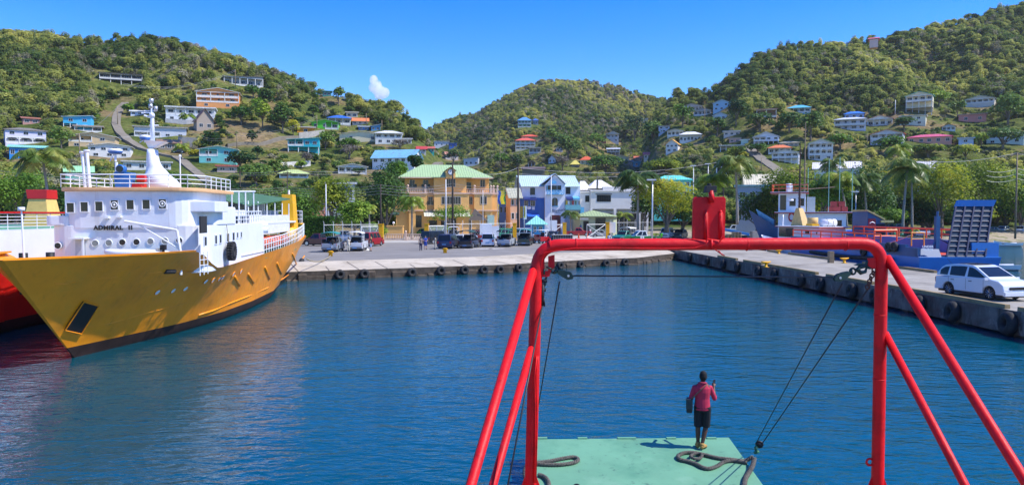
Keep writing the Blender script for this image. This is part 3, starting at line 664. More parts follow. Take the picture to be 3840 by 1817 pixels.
# clearings (picture rectangles kept free of big trees)
CLEAR = [(600,345,735,400,.9),(230,440,430,485,.85),(830,370,960,470,.35),(1030,365,1180,430,.55),(850,478,1060,560,.75),(1000,540,1080,600,.6),(1000,560,1200,640,.75),
         (1250,640,1400,700,.5),(640,470,770,560,.75),(2330,600,2560,660,.8),(2880,600,3130,655,.85),(3440,425,3610,500,.85),(2800,400,2840,480,.6),(3180,540,3420,600,.6),
         (2600,560,2830,640,.5),(1600,600,1960,640,.35),(2330,330,2440,400,.8),(1070,290,1230,380,.25),(440,560,640,680,.5),(2040,560,2260,640,.35),(3480,360,3620,420,.5),
         (3400,540,3600,600,.3),(760,230,1000,330,.2)]
def clear_prob(px, py):
    p = 0.0
    for x0, y0, x1, y1, q in CLEAR:
        if x0 < px < x1 and y0 < py < y1: p = max(p, q)
    return p
def blocked(px, py, hpx, wpx, Y):
    for x0, y0, x1, y1, HYd in RECTS:
        if Y < HYd+6 and px+wpx*0.5 > x0 and px-wpx*0.5 < x1 and py > y0 and py-hpx < y1: return True
    return False
# ------------------------------------------------------------------ individual trees
def tree(px, py, hpx, wpx, m, label, Y=None, dense=1.0, leafk=1.0, name='tree', group=None, seed=None, trunk=0.25, lobes=9, fill=0.35, n=None):
    if Y is None: p = hit(px, py)
    else: p = P(px, py, Y)
    if p is None: return
    Y = p.y; H = hpx*Y/F; Wd = wpx*Y/F; seed = seed or int(px*7+py); r = random.Random(seed)
    t = thing(name, label, 'tree' if name != 'bush' else 'bush', p, r.uniform(0, 6.28), group)
    leaf = max(0.16, min(0.75, Y*0.0019))*leafk; th = H*trunk; ch = H-th
    n = n or int(min(5200, max(260, dense*1.5*(Wd*Wd*0.8+Wd*ch*2.2)/(leaf*leaf*1.6))))
    V, L = crown_arrays(seed, Wd, Wd, ch, n, leaf, lobes, fill); V[:,2] += th
    o = bpy.data.objects.new('crown', quads_mesh('crown', V, m)); COL.objects.link(o); o.parent = t
    if name != 'bush':
        b = MB(); tr = max(0.12, Wd*0.03); b.tube([(0,0,-1),(0,0,th*0.5),(tr*0.5,0,th*1.1),(0,0,H*0.75)], [tr*1.3,tr,tr*0.8,tr*0.2], 7)
        for l in L[:6]:
            b.tube([(0,0,th*0.8),(l[0]*0.5,l[1]*0.5,th+l[2]*0.55),(l[0],l[1],th+l[2])], [tr*0.55,tr*0.35,tr*0.12], 5)
        b.build('trunk', M_bark, t, True, fixn=False)
    RECTS.append((px-wpx*0.4, py-hpx*0.9, px+wpx*0.4, py, Y))
    return t
TR = [ # px, base y, height px, width px, material, label
 (230,560,85,95,M_leafD,'round dark green tree right of the lilac-white arched house'),
 (560,430,55,58,M_leafD,'dark round tree just behind the top of the ship mast'),
 (480,430,40,50,M_leafG,'green shrubby tree at the upper bend of the hill road'),
 (795,585,95,90,M_leafD,'dark tree between the ruined house and the pale aqua house'),
 (820,590,45,70,M_leafG,'bright green low tree in front of the dark tree by the aqua house'),
 (900,640,75,130,M_leafD,'broad dark layered tree right of the pale aqua house'),
 (960,700,90,150,M_leafD,'wide dark tree above the green canopy of the ferry'),
 (1060,500,115,100,M_leafD,'tall dark tree at the end of the bare-trunk grove'),
 (1000,410,75,75,M_leafD,'dark green tree below the unfinished concrete house'),
 (950,370,50,55,M_leafG,'green tree beside the unfinished concrete house'),
 (905,470,75,95,M_leafG,'loose olive tree left of the bare-trunk grove'),
 (985,480,110,80,M_leafG,'green tree in front of the dark grove of the left slope'),
 (1100,515,70,60,M_leafY,'olive tree beside the grey retaining wall'),
 (1175,440,45,50,M_leafD,'single round dark tree on the bare earth ridge'),
 (1130,480,40,60,M_leafD,'dark tree above the yolk yellow house'),
 (1220,565,75,75,M_leafD,'dark tree right of the turquoise house'),
 (1310,570,50,110,M_leafG,'green tree in front of the long cream bungalow'),
 (945,545,60,40,M_leafD,'small dark tree on the bare earth slope'),
 (965,600,50,50,M_leafD,'dark tree above the layered tree, left slope'),
 (1130,632,30,50,M_leafG,'small light green tree in front of the low white wall'),
 (1180,615,35,35,M_leafD,'small dark tree at the right end of the low white wall'),
 (1270,400,70,60,M_leafD,'dark tree on the ridge beside the tiny teal house'),
 (1205,325,40,40,M_leafD,'dark tree on the skyline of the left hill'),
 (1345,660,28,50,M_leafD,'dark rounded shrub tree right of the low porch house'),
 (1700,615,55,70,M_leafD,'dark tree above the clock building'),
 (1880,640,70,80,M_leafG,'bright green tree between the middle valley houses'),
 (1940,640,60,60,M_leafD,'dark tree left of the brown panel shed'),
 (2130,600,95,110,M_leafD,'large dark tree in the middle valley'),
 (2070,540,60,60,M_leafD,'dark tree right of the tall cream arcaded house'),
 (2240,560,60,70,M_leafG,'green tree below the brown-red house'),
 (2380,530,100,90,M_leafD,'tall dark tree right of the stepped white house'),
 (2450,540,90,110,M_leafD,'dark tree left of the amber roofed house'),
 (2560,480,90,80,M_leafG,'green tree above the arched cream house'),
 (2270,650,70,160,M_leafG,'broad green tree behind the white twin-roofed shop'),
 (2690,510,70,75,M_leafD,'dark tree right of the bright white hip roof'),
 (2760,475,100,80,M_leafD,'dark tree right of the pale blue houses'),
 (2850,495,70,110,M_leafD,'dark tree below the brown half-built house'),
 (2960,500,80,110,M_leafD,'large dark tree below the turquoise hip roof'),
 (3040,530,110,110,M_leafD,'tall dark tree right of the white gabled villa'),
 (2840,580,40,80,M_leafG,'bright green tree at the top of the winding road'),
 (2760,600,50,90,M_leafY,'olive-yellow tree on the grassy slope'),
 (2490,655,60,150,M_leafY,'olive scrub tree on the grassy slope'),
 (3150,560,60,110,M_leafG,'green tree right of the tall three-level house'),
 (3390,490,50,90,M_leafD,'dark tree between the cream blocky house and scarlet roof'),
 (3590,440,60,60,M_leafD,'dark tree left of the high white veranda house'),
 (3520,400,60,90,M_leafG,'green tree right of the stilted mint roofed house'),
 (3760,560,80,140,M_leafD,'dark tree in front of the pale mint house'),
 (3680,550,50,60,M_leafG,'tree right of the white-blue square building'),
 (3340,580,70,120,M_leafG,'green tree below the scarlet roofed house'),
 (3480,590,50,150,M_leafY,'olive tree mass below the raspberry roof'),
 (3620,600,60,120,M_leafY,'olive tree below the white-blue square building'),
 (3780,470,120,130,M_leafD,'big dark tree at the right edge above the mint house'),
]
for (a,b,c,d,m,l) in TR: tree(a, b, c, d, m, l)
for (a,b,c,d,l) in [(730,600,40,75,'yellow-green bush behind the ship flag staff'),(60,520,30,50,'yellow-leaved bush below the lilac-white house'),(2785,600,28,40,'yellow flowering bush on the grassy slope')]:
    tree(a, b, c, d, M_leafO if a < 700 else M_leafO, l, name='bush')
for (a,b,c,d,l) in [(1150,625,55,80,'bare grey-twigged tree below the turquoise house'),(1310,600,60,120,'bare purple-grey tree in front of the cream bungalow'),(1500,560,40,90,'bare twiggy tree in front of the white hip roofed house'),
                    (1060,500,90,30,'bare pale-trunked tree in the grove'),(2110,640,60,80,'leafless pinkish tree in the middle valley')]:
    tree(a, b, c, d, M_twig, l, fill=0.9, n=900, leafk=0.45)
# town trees on the flat (known depth)
TT = [
 (60,860,230,230,M_leafG,'large light green tree filling the left edge behind the red ferry',118),
 (190,880,190,170,M_leafD,'dark tree between the coconut palm and the yellow funnel, left',112),
 (640,840,200,190,M_leafG,'green tree behind the ferry bridge deck',125),
 (1250,875,215,200,M_leafY,'sea-grape tree with broad glossy leaves right of the ferry funnel',122),
 (1330,870,120,140,M_leafG,'lighter leafy tree above the parked red van',120),
 (1450,870,270,170,M_leafD,'tall dark glossy tree left of the clock building',142),
 (1490,690,90,80,M_leafG,'top of a bright leafy tree above the dark glossy tree',160),
 (1560,640,60,60,M_leafD,'dark tree crown left above the clock building roof',190),
 (2500,850,185,215,M_leafY,'large almond tree with yellow-green leaves left of the red gantry plate',128),
 (2620,860,150,130,M_leafD,'dark tree behind the red gantry plate',135),
 (2980,850,240,250,M_leafY,'spreading almond tree behind the fishing trawlers',140),
 (3080,850,200,200,M_leafG,'green almond tree right of the trawler masts',134),
 (3250,850,250,200,M_leafD,'dark seaside tree between the palms on the right',150),
 (3400,855,230,190,M_leafY,'dark leafy tree behind the tall leaning palm',165),
 (3530,845,245,210,M_leafY,'big yellow-green almond tree behind the raised ramp',156),
 (3680,850,265,260,M_leafY,'widest yellow-green almond tree on the right shore',168),
 (3830,845,215,200,M_leafG,'green almond tree at the right edge of the shore',172),
 (3620,850,110,110,M_leafD,'low dark tree under the widest almond tree',160),
 (2960,800,130,120,M_leafG,'low green tree behind the blue fishing boat bow',150),
 (3130,780,110,120,M_leafG,'low light green tree behind the white life rafts of the trawler',145),
 (2560,855,120,190,M_leafD,'low dark leaf mass under the almond tree left of the red plate',140),
 (2840,850,130,150,M_leafD,'dark round tree in front of the grey-blue box building',146),
 (2905,850,150,130,M_leafY,'yellow-green tree behind the blue trawler bow',143),
 (3060,855,110,160,M_leafD,'low dark tree behind the trawler wheelhouse',148),
 (3200,855,120,150,M_leafG,'low green tree behind the engine hut',152),
 (3320,855,130,170,M_leafD,'dark low tree between two palms on the right shore',160),
 (3460,850,120,170,M_leafD,'dark low tree left of the raised ramp',164),
 (3770,850,120,160,M_leafD,'dark low tree behind the silver off-road car',182),
 (3490,862,90,170,M_leafD,'low dark thicket left of the ramp foot',160),
 (3610,856,100,190,M_leafY,'low yellow-green thicket behind the ramp foot',166),
 (3735,846,110,150,M_leafY,'low yellow-green thicket right of the ramp',186),
 (3840,840,120,150,M_leafD,'dark thicket at the right edge behind the silver pickup',190),
 (3160,860,90,170,M_leafD,'low dark thicket behind the red crates',156),
 (3300,862,80,160,M_leafG,'low green thicket behind the blue engine hut',156),
 (300,860,190,200,M_leafG,'green tree behind the ferry railing pipes',120),
 (430,860,180,180,M_leafD,'dark tree behind the ferry searchlight',128),
 (830,830,150,170,M_leafD,'dark tree behind the green ferry canopy',150),
 (980,840,150,190,M_leafD,'dark tree behind the ferry aft deck',146),
 (1130,850,140,150,M_leafG,'green tree behind the yellow funnel',140),
 (2420,830,110,110,M_leafD,'dark shrubby tree at the foot of the coconut palm by the lamp post',150),
]
for (a,b,c,d,m,l,Y) in TT: tree(a, b, c, d*(1.22 if a > 2400 else 1.05), m, l, Y=Y, leafk=0.92, group='leafy trees along the waterfront', lobes=12, trunk=0.03 if a > 2400 else 0.08, n=int(min(5200, 1400+d*16)), fill=0.3)
# airy delonix-like tree before the clock building
tree(1690, 880, 118, 190, M_leafG, 'wide airy feathery tree in front of the clock building', Y=136, leafk=0.6, lobes=14, trunk=0.3, n=2100, fill=0.8)
tree(1650, 885, 40, 90, M_leafG, 'low green bushes at the foot of the feathery tree', Y=133, name='bush', leafk=0.7)
tree(1430, 905, 55, 60, M_leafG, 'pale flowering bush left of the clock building gate', Y=125, name='bush', leafk=0.6)
tree(1390, 890, 60, 90, M_leafG, 'leafy bush behind the red van', Y=126, name='bush', leafk=0.6)

# palms
M_frond = leafmat('palm_fronds', (0.05, 0.10, 0.015), (0.13, 0.2, 0.03), (0.42, 0.4, 0.09), 0.25, 0.35, 0.35)
M_frondY = leafmat('palm_fronds_light', (0.09, 0.17, 0.015), (0.22, 0.32, 0.03), (0.5, 0.48, 0.07), 0.3, 0.35, 0.35)
def palm(px, py, topy, spread, label, Y, lean=0.0, m=None, nf=26, thin=0.8, group='coconut palms', seed=None, bushy=False):
    p = P(px, py, Y); sc = Y/F; H = (py-topy)*sc; Ln = spread*sc*0.62; seed = seed or int(px+topy); r = random.Random(seed)
    t = thing('palm_tree', label, 'palm tree', p, 0, group); lx = lean*sc
    hc = H*0.93 if not bushy else H*0.35
    b = MB(); n = 12
    b.tube([(lx*(i/n)**1.6, 0, -0.5+(hc+0.5)*i/n) for i in range(n+1)], [0.22*thin*(1.35-0.6*i/n)+(0.02 if i % 2 else 0) for i in range(n+1)], 8)
    b.build('trunk', M_palmbark, t, True, fixn=False)
    fr = MB(); c = Vector((lx, 0, hc))
    for i in range(nf):
        a = 2*PI*i/nf*1.618*3+r.uniform(-.2, .2); el = r.uniform(-0.35, 1.25) if not bushy else r.uniform(0.1, 1.3); L = Ln*r.uniform(0.85, 1.15)
        d = Vector((math.cos(a), math.sin(a), 0)); pts = []; q = c.copy(); e = el; ns = 12
        for k in range(ns+1):
            pts.append(q.copy()); q = q+(d*math.cos(e)+Vector((0,0,math.sin(e))))*L/ns; e -= (0.9+el*0.75)/ns*1.35
        fr.tube(pts, [0.045*(1-k/ns)+0.01 for k in range(ns+1)], 4)
        side = Vector((-d.y, d.x, 0))
        for k in range(1, ns*2+1):
            f = k/(ns*2); j = min(ns-1, int(f*ns)); g = f*ns-j; o = pts[j].lerp(pts[j+1], g); ll = L*0.36*math.sin(PI*(0.12+0.83*f))
            ax = (pts[j+1]-pts[j]).normalized()
            for s in (-1, 1):
                tip = o+side*s*ll*0.75+ax*ll*0.5+Vector((0,0,-ll*r.uniform(0.2, 0.6))); wv = ax*L/ns*0.2
                fr.add([o-wv*1.4, o+wv*1.4, tip+wv*0.6, tip-wv*0.6], [(0,1,2,3)])
    fr.build('crown', m or M_frond, t, fixn=False)
    if not bushy:
        nt_ = MB()
        for i in range(7):
            a = i*0.9; nt_.ell((c.x+0.28*math.cos(a), 0.28*math.sin(a), hc-0.28), (0.15,0.15,0.18), 8, 5)
        nt_.build('coconuts', mat('green_coconut', (0.12,0.13,0.02), 0.5), t, True, fixn=False)
    return t
palm(190,860,565,190,'large drooping coconut palm behind the red ferry funnel at the left',105,-25)
palm(1545,890,740,100,'small foxtail palm in front of the left bay of the clock building',133,0,M_frondY,18,0.7,None)
palm(1385,850,770,60,'spiky young palm among the bushes above the red van',124,0,M_frondY,16,0.6,None)
palm(2392,850,655,160,'coconut palm in front of the white shop on the right',128,0)
palm(2140,870,795,75,'short dark palm at the door of the blue and white hall',156,0,None,16,0.6,None)
palm(2340,870,800,60,'little bright palm under the eaves of the white shop',154,0,M_frondY,14,0.5,None)
palm(2765,830,590,145,'tallest coconut palm above the red gantry plate',118,-10)
palm(2672,830,660,130,'coconut palm rising right behind the red gantry plate',122,5,M_frondY)
palm(3175,845,650,140,'coconut palm left of the blue engine hut',130,-30,M_frondY)
palm(3250,850,660,120,'coconut palm with a curved dark trunk behind the engine hut',136,-15)
palm(3385,850,610,165,'big leaning coconut palm right of the engine hut',122,15)
palm(3420,850,640,120,'palm with a white-painted trunk beside the big leaning palm',134,-6)
palm(3365,740,545,90,'distant palm crown above the right-hand trees',190,0,M_frondY)
palm(3120,760,600,90,'distant dark palm before the white-roofed hall',185,0)
palm(3560,760,600,110,'distant palm over the right-hand almond trees',190,0)
palm(2240,700,645,50,'small dark palm above the white shop roof',165,0)
palm(680,590,545,60,'short palm on the slope in front of the pale aqua house',190,0,M_frondY,16,0.6)
palm(700,440,425,60,'banana plant in front of the white modern house',250,0,M_frondY,14,0.6,None,bushy=True)
palm(2460,890,862,32,'tiny palm sprout beside the wooden crates',112,0,M_frondY,12,0.4,'low palm sprouts on the shore',bushy=True)
palm(3430,870,850,38,'low palm sprout on the grass left of the blue ramp',132,0,M_frondY,12,0.4,'low palm sprouts on the shore',bushy=True)
palm(3525,870,848,38,'low palm sprout just left of the blue ramp',132,0,M_frondY,12,0.4,'low palm sprouts on the shore',bushy=True)
palm(3345,868,845,38,'low palm sprout behind the engine hut',132,0,M_frondY,12,0.4,'low palm sprouts on the shore',bushy=True)

# ------------------------------------------------------------------ forest masses
rg = np.random.default_rng(5)
pts = []; idx = []; scl = []; rot = []; sp = []; si = []; ss = []; sr = []
roads = np.array(ROADS)
u = rg.uniform(-0.80, 0.80, 140000); k = rg.random(140000)
Yv = (140**1.25+(k)*(980**1.25-140**1.25))**(1/1.25); Xv = u*Yv; Zv = height(Xv, Yv)
pxv = HX+u*F; pyv = HY-(Zv-CZ)/Yv*F
# visible from the harbour: keep points in front of each hill's crest (and a little past it)
Zb = height(Xv*(Yv+14)/Yv, Yv+14)
n1 = np.sin(Xv*0.045+1)*np.sin(Yv*0.04)+0.5*np.sin(Xv*0.11+Yv*0.08)
for i in range(len(u)):
    z = Zv[i]; Y = Yv[i]
    if z < 3.0: continue
    if Zb[i] < z-5 and rg.random() < 0.8: continue
    if Zb[i] < z-16: continue
    px, py = pxv[i], pyv[i]
    cp = clear_prob(px, py); village = py > (430 if px < 1650 else (470 if px < 2450 else 380)) and not (px < 230 and py < 440)
    s = rg.uniform(0.5, 1.3)*(0.8 if village else 1.0)
    if Y > 600: s *= 1.05
    dens = (0.62 if not village else 0.58 + 0.2*n1[i])*(1-cp*.85)
    hp = 6.0*s/Y*F; wp = 7*s/Y*F
    big = rg.random() < dens
    if blocked(px, py, hp, wp, Y): big = False
    if Y < 470 and len(roads) and np.min((roads[:,0]-Xv[i])**2+(roads[:,1]-Y)**2) < (5.5 if not big else 8)**2: continue
    if big:
        pts.append((Xv[i], Y, z)); r = rg.random()
        dry = (px > 600 and px < 1250 and py < 330) or (1750 < px < 2400)
        idx.append(int(rg.choice([0,1,2,3,6])) if r > (0.40 if dry else 0.20) else (4 if r < (0.31 if dry else 0.12) else 5)); scl.append(s); rot.append(rg.uniform(0, 6.28))
    elif rg.random() < (0.75 if cp < 0.5 else 0.22):
        s = rg.uniform(0.5, 1.15)
        if blocked(px, py, 2*s/Y*F, 3*s/Y*F, Y) : continue
        sp.append((Xv[i], Y, z-0.1)); si.append(int(rg.choice([0,0,1,2,3]))); ss.append(s); sr.append(rg.uniform(0, 6.28))
print('forest trees', len(pts), 'shrubs', len(sp))
scatter('hillside_forest', SRC, pts, idx, scl, rot)
scatter('hillside_shrubs', SHR, sp, si, ss, sr)
# ------------------------------------------------------------------ quay, pier
DZ = 1.2
M_asph = mat('quay_asphalt', (0.225, 0.21, 0.19), 0.9, 0.15, 0.3, 0.1, 0, 0.25, '#57524d', 0.35)
M_yard = mat('yard_paving', (0.42, 0.40, 0.36), 0.9, 0.12, 0.25, 0.1, 0, 0.2, '#7c6f5c', 0.4)
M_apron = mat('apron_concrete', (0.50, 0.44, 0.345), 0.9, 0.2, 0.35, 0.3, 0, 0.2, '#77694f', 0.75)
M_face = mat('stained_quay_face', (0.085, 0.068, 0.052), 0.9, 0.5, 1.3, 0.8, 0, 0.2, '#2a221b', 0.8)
M_pier = mat('pier_concrete', (0.33, 0.305, 0.26), 0.9, 0.18, 0.5, 0.2, 0, 0.25, '#5a5248', 0.65)
M_pface = mat('pier_face', (0.17, 0.135, 0.11), 0.9, 0.45, 0.9, 0.6, 0, 0.2, '#6e2f28', 0.7)
streaks(M_pface, '#b9b2a6', .4, 1.4, .8, .56, .62); streaks(M_pface, '#2a2320', .8, 1.6, .35); streaks(M_pier, '#4e4942', .5, .35, .35); streaks(M_apron, '#5f4a33', .6, .7, .7); streaks(M_face, '#6a5a48', .25, 1.2, 1.2)
EDGE = [(-90,28),(-19,62),(-1,71),(8.5,79.5),(14,82.5),(20.3,92)]
def slab(name, poly, z0, z1, top, side):
    b = MB(); n = len(poly)
    b.add([(x,y,z1) for x,y in poly], [tuple(range(n))]); b.k = 1
    b.add([(x,y,z0) for x,y in poly]+[(x,y,z1) for x,y in poly], [(i,(i+1)%n,n+(i+1)%n,n+i) for i in range(n)])
    o = b.build(name, [top, side]); tag(o, kind='structure'); return o

slab('yard', [(-90,116.0),(29,116.0),(30,160),(-90,160)], -1, DZ-0.01, M_yard, M_yard)
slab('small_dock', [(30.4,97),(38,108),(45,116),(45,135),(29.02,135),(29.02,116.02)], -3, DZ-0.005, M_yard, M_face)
def offs(pl, d):
    out = []
    for i, p in enumerate(pl):
        a = Vector(pl[max(0, i-1)]); c = Vector(pl[min(len(pl)-1, i+1)]); t = (c-a).normalized(); n_ = Vector((-t.y, t.x)); out.append((p[0]+n_.x*d, p[1]+n_.y*d))
    return out
def sheet(name, inner, outer, z, m, kind='structure'):
    n = len(inner); b = MB(); b.add([(x,y,z) for x,y in inner]+[(x,y,z) for x,y in outer], [(i,i+1,n+i+1,n+i) for i in range(n-1)])
    o = b.build(name, m); tag(o, kind=kind); return o
INN = offs(EDGE, 6.6); INN[-1] = (20.3, 99.0)
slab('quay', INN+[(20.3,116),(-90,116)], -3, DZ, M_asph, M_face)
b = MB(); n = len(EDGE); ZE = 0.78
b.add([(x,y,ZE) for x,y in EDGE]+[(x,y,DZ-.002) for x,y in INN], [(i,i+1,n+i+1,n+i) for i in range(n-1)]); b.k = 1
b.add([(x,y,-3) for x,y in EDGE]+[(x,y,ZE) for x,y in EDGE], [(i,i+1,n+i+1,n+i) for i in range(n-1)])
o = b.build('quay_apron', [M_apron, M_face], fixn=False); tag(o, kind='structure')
def apz(d): return ZE+(DZ-ZE)*d/6.6
M_line = mat('road_paint', (0.75, 0.74, 0.7), 0.8, 0.15, 1.5, 0, 0, 0.3, '#8a8780', 0.5)
ml = MB()
for a, c, w_ in [((1165,953),(1310,947),0.22),((1740,935),(1890,931),0.5),((1770,930),(1860,933),0.4),((1375,930),(1380,938),0.35)]:
    A, B = G(a[0], a[1], DZ), G(c[0], c[1], DZ); d = (B-A).normalized(); nn = Vector((-d.y, d.x, 0))*w_/2
    ml.add([A+nn+Vector((0,0,.01)), A-nn+Vector((0,0,.01)), B-nn+Vector((0,0,.01)), B+nn+Vector((0,0,.01))], [(0,1,2,3)])
o = ml.build('quay_markings', M_line); tag(o, kind='structure')
# joints of the apron slabs
M_joint = mat('dark_joint', (0.12, 0.10, 0.08), 0.95, 0.3); jm = MB()
for i in range(len(EDGE)-2):
    A, B = Vector(EDGE[i]), Vector(EDGE[i+1]); t = (B-A).normalized(); n_ = Vector((-t.y, t.x)); k = int((B-A).length/2.6)
    for j in range(k):
        ln = rnd.uniform(2, 5.5); p = A+t*(j*2.6+1.0); q = p+n_*ln+t*0.3; e = t*0.05; za, zb_ = apz(0)+.012, apz(ln)+.012
        jm.add([(p.x-e.x,p.y-e.y,za),(p.x+e.x,p.y+e.y,za),(q.x+e.x,q.y+e.y,zb_),(q.x-e.x,q.y-e.y,zb_)], [(0,1,2,3)])
tag(jm.build('apron_joints', M_joint), kind='structure')
# rough toe stones and broken concrete along the quay face
rk = MB()
for i in range(1, len(EDGE)-1):
    A, B = Vector(EDGE[i]), Vector(EDGE[i+1]); t = (B-A).normalized(); n_ = Vector((t.y, -t.x)); L_ = (B-A).length; s = 0
    while s < L_:
        w_ = rnd.uniform(0.5, 1.6); p = A+t*s; q = A+t*min(L_, s+w_); o_ = n_*rnd.uniform(0.05, 0.35); h = rnd.uniform(0.15, 0.66)
        rk.hexa([(p.x,p.y,-1),(p.x+o_.x,p.y+o_.y,-1),(q.x+o_.x,q.y+o_.y,-1),(q.x,q.y,-1)], [(p.x,p.y,h),(p.x+o_.x*.7,p.y+o_.y*.7,h-0.1),(q.x+o_.x*.7,q.y+o_.y*.7,h-0.15),(q.x,q.y,h)]); s += w_
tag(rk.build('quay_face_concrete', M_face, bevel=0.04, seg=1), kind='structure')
PL = lambda Y: 24.4-0.0415*Y
PR = lambda Y: 34.4-0.0415*Y
b = MB(); Y0, Y1 = 4.0, 97.0
b.add([(PL(Y0),Y0,DZ+.002),(PR(Y0),Y0,DZ+.002),(PR(Y1),Y1,DZ+.002),(PL(Y1),Y1,DZ+.002)], [(0,1,2,3)]); b.k = 1
v = [(PL(Y0),Y0),(PR(Y0),Y0),(PR(Y1),Y1),(PL(Y1),Y1)]
b.add([(x,y,0.12) for x,y in v]+[(x,y,DZ+.002) for x,y in v], [(0,3,2,1),(0,1,5,4),(1,2,6,5),(2,3,7,6),(3,0,4,7)])
pier = b.build('pier_deck', [M_pier, M_pface]); tag(pier, kind='structure')
b = MB()
for y in np.arange(6, 96, 4.6):
    for q in (0.9, 3.6, 6.4, 9.1): b.box(PL(y)+q-0.35, PL(y)+q+0.35, y-0.35, y+0.35, -3, 0.13)
    b.box(PL(y)+0.2, PR(y)-0.2, y-0.4, y+0.4, -0.25, 0.125)
tag(b.build('pier_piles', M_face, fixn=False), kind='structure')
beamc = 0
def curb(p, q, h=0.2, w_=0.28, label=''):
    A, B = Vector(p), Vector(q); d = (B-A).normalized(); nn = Vector((-d.y, d.x, 0))*w_/2; b = MB()
    b.hexa([A+nn,A-nn,B-nn,B+nn], [A+nn*.9+Vector((0,0,h)),A-nn*.9+Vector((0,0,h)),B-nn*.9+Vector((0,0,h)),B+nn*.9+Vector((0,0,h))])
    o = b.build('kerb_beam', M_curb, bevel=0.02); tag(o, label, 'kerb beam', 'timber kerb beams along the pier edges'); return o
M_curb = mat('kerb_beam_timber', (0.30, 0.22, 0.11), 0.85, 0.35, 1.2, 0.3, 0, 0.3, '#9c7a22', 0.5)
z = DZ+0.004
lsegs = [(13,24.5,'kerb beam nearest the camera on the water side of the pier'),(25,33.6,'kerb beam in front of the white parked car'),(34.4,45.5,'long kerb beam between the white car and the red braces'),(46.2,52.4,'kerb beam on the pier edge seen between the red post and its brace'),
         (54,63.5,'kerb beam on the pier edge left of the red post'),(64.5,69,'short kerb beam left of the hook block'),(71,76.5,'short kerb beam beneath the red beam, left side of the pier')]
for y0, y1, l in lsegs: curb((PL(y0)+0.2,y0,z), (PL(y1)+0.2,y1,z), label=l)
for y0, y1, l in [(20,46,'kerb beam on the far side of the pier at the right edge'),(55.5,66,'kerb beam beside the blue landing craft'),(71.5,82,'kerb beam on the far pier edge below the white fishing boat'),(84.5,88,'short kerb beam at the root of the pier')]:
    curb((PR(y0)-0.2,y0,z), (PR(y1)-0.2,y1,z), label=l)

def tyre_mesh(R, r, tread=False):
    b = MB(); b.torus((0,0,0), (0,1,0), R-r, r, 26, 9, 1.15)
    if tread:
        for i in range(22):
            a = 2*PI*i/22; c, s = math.cos(a), math.sin(a)
            for sy in (-1, 1):
                b.hexa([((R-.02)*math.cos(a+q), y_, (R-.02)*math.sin(a+q)) for q, y_ in ((0,0),(0.14,0),(0.14+.07,sy*r*.9),(.07,sy*r*.9))],
                       [((R+.045)*math.cos(a+q), y_, (R+.045)*math.sin(a+q)) for q, y_ in ((0,0),(0.12,0),(0.12+.07,sy*r*.9),(.07,sy*r*.9))])
    return b
ty0 = tyre_mesh(0.5, 0.19).build('tyre_fender', M_rubber, None, True, fixn=False)
def tyre(p, ax, label, group, first=[True], sc=1.0):
    o = ty0 if first[0] else ty0.copy()
    if not first[0]: COL.objects.link(o)
    first[0] = False
    o.location = p; o.rotation_euler = Vector(ax).to_track_quat('Y', 'Z').to_euler(); o.scale = (sc,)*3
    tag(o, label, 'tyre', group); return o
def edge_at(px):
    best = None
    for (a, c) in zip(EDGE[:-1], EDGE[1:]):
        A, B = Vector(a), Vector(c); k = (px-HX)/F; den = (B.x-A.x)-k*(B.y-A.y)
        t = (k*A.y-A.x)/den if abs(den) > 1e-9 else -1
        if -0.001 <= t <= 1.001: best = (A+(B-A)*t, (B-A).normalized())
    return best
ORD = ['first','second','third','fourth','fifth','sixth','seventh','eighth','ninth','tenth','eleventh','twelfth','thirteenth']
for i, px in enumerate([1270,1362,1540,1649,1737,1810,1870,1938,2094,2170,2268,2339]):
    e = edge_at(px)
    if e: n_ = Vector((e[1].y, -e[1].x)); p = e[0]+n_*0.28; tyre((p.x, p.y, 0.36+rnd.uniform(-.06,.06)), (n_.x, n_.y, 0.12), 'black tyre on the long quay face, %s from the yellow ferry stern' % ORD[i], 'tyres hung along the quay face', sc=0.92)
for i, (px, s_) in enumerate([(2472,.9),(2516,.9),(2594,.95),(2660,.9),(2721,1),(2774,1),(2853,1),(2915,1),(3017,1),(3090,1),(3210,1.05),(3300,1),(3466,1.08),(3594,1.1),(3806,1.12)]):
    Y = 24.4/((px-HX)/F+0.0415); l = 'tyre on the pier side, %s counting from the white car towards the shore' % (ORD+['fourteenth','fifteenth'])[14-i]
    tyre((PL(Y)-0.22, Y, 0.62), (-1, 0.05, 0.1), l, 'tyres hung along the pier side', sc=s_)
def bollard(px, py, label):
    p = G(px, py, DZ); t = thing('bollard', label, 'bollard', (p.x,p.y,DZ), 0.3, 'yellow mooring bollards')
    b = MB(); b.tube([(0,0,0),(0,0,0.45),(0,0,0.5)], [0.22,0.2,0.26], 14); b.build('post', M_yel, t, True)
    b = MB(); b.tube([(-0.32,0,0.42),(0.32,0,0.42)], 0.06, 8); b.tube([(0,0,0.5),(0,0,0.56)], [0.27,0.22], 14); b.build('cap', M_yel, t, True); return t
bollard(1240, 960, 'yellow mooring bollard near the yellow ferry stern'); bollard(1669, 948, 'yellow mooring bollard in front of the dark blue minivan')
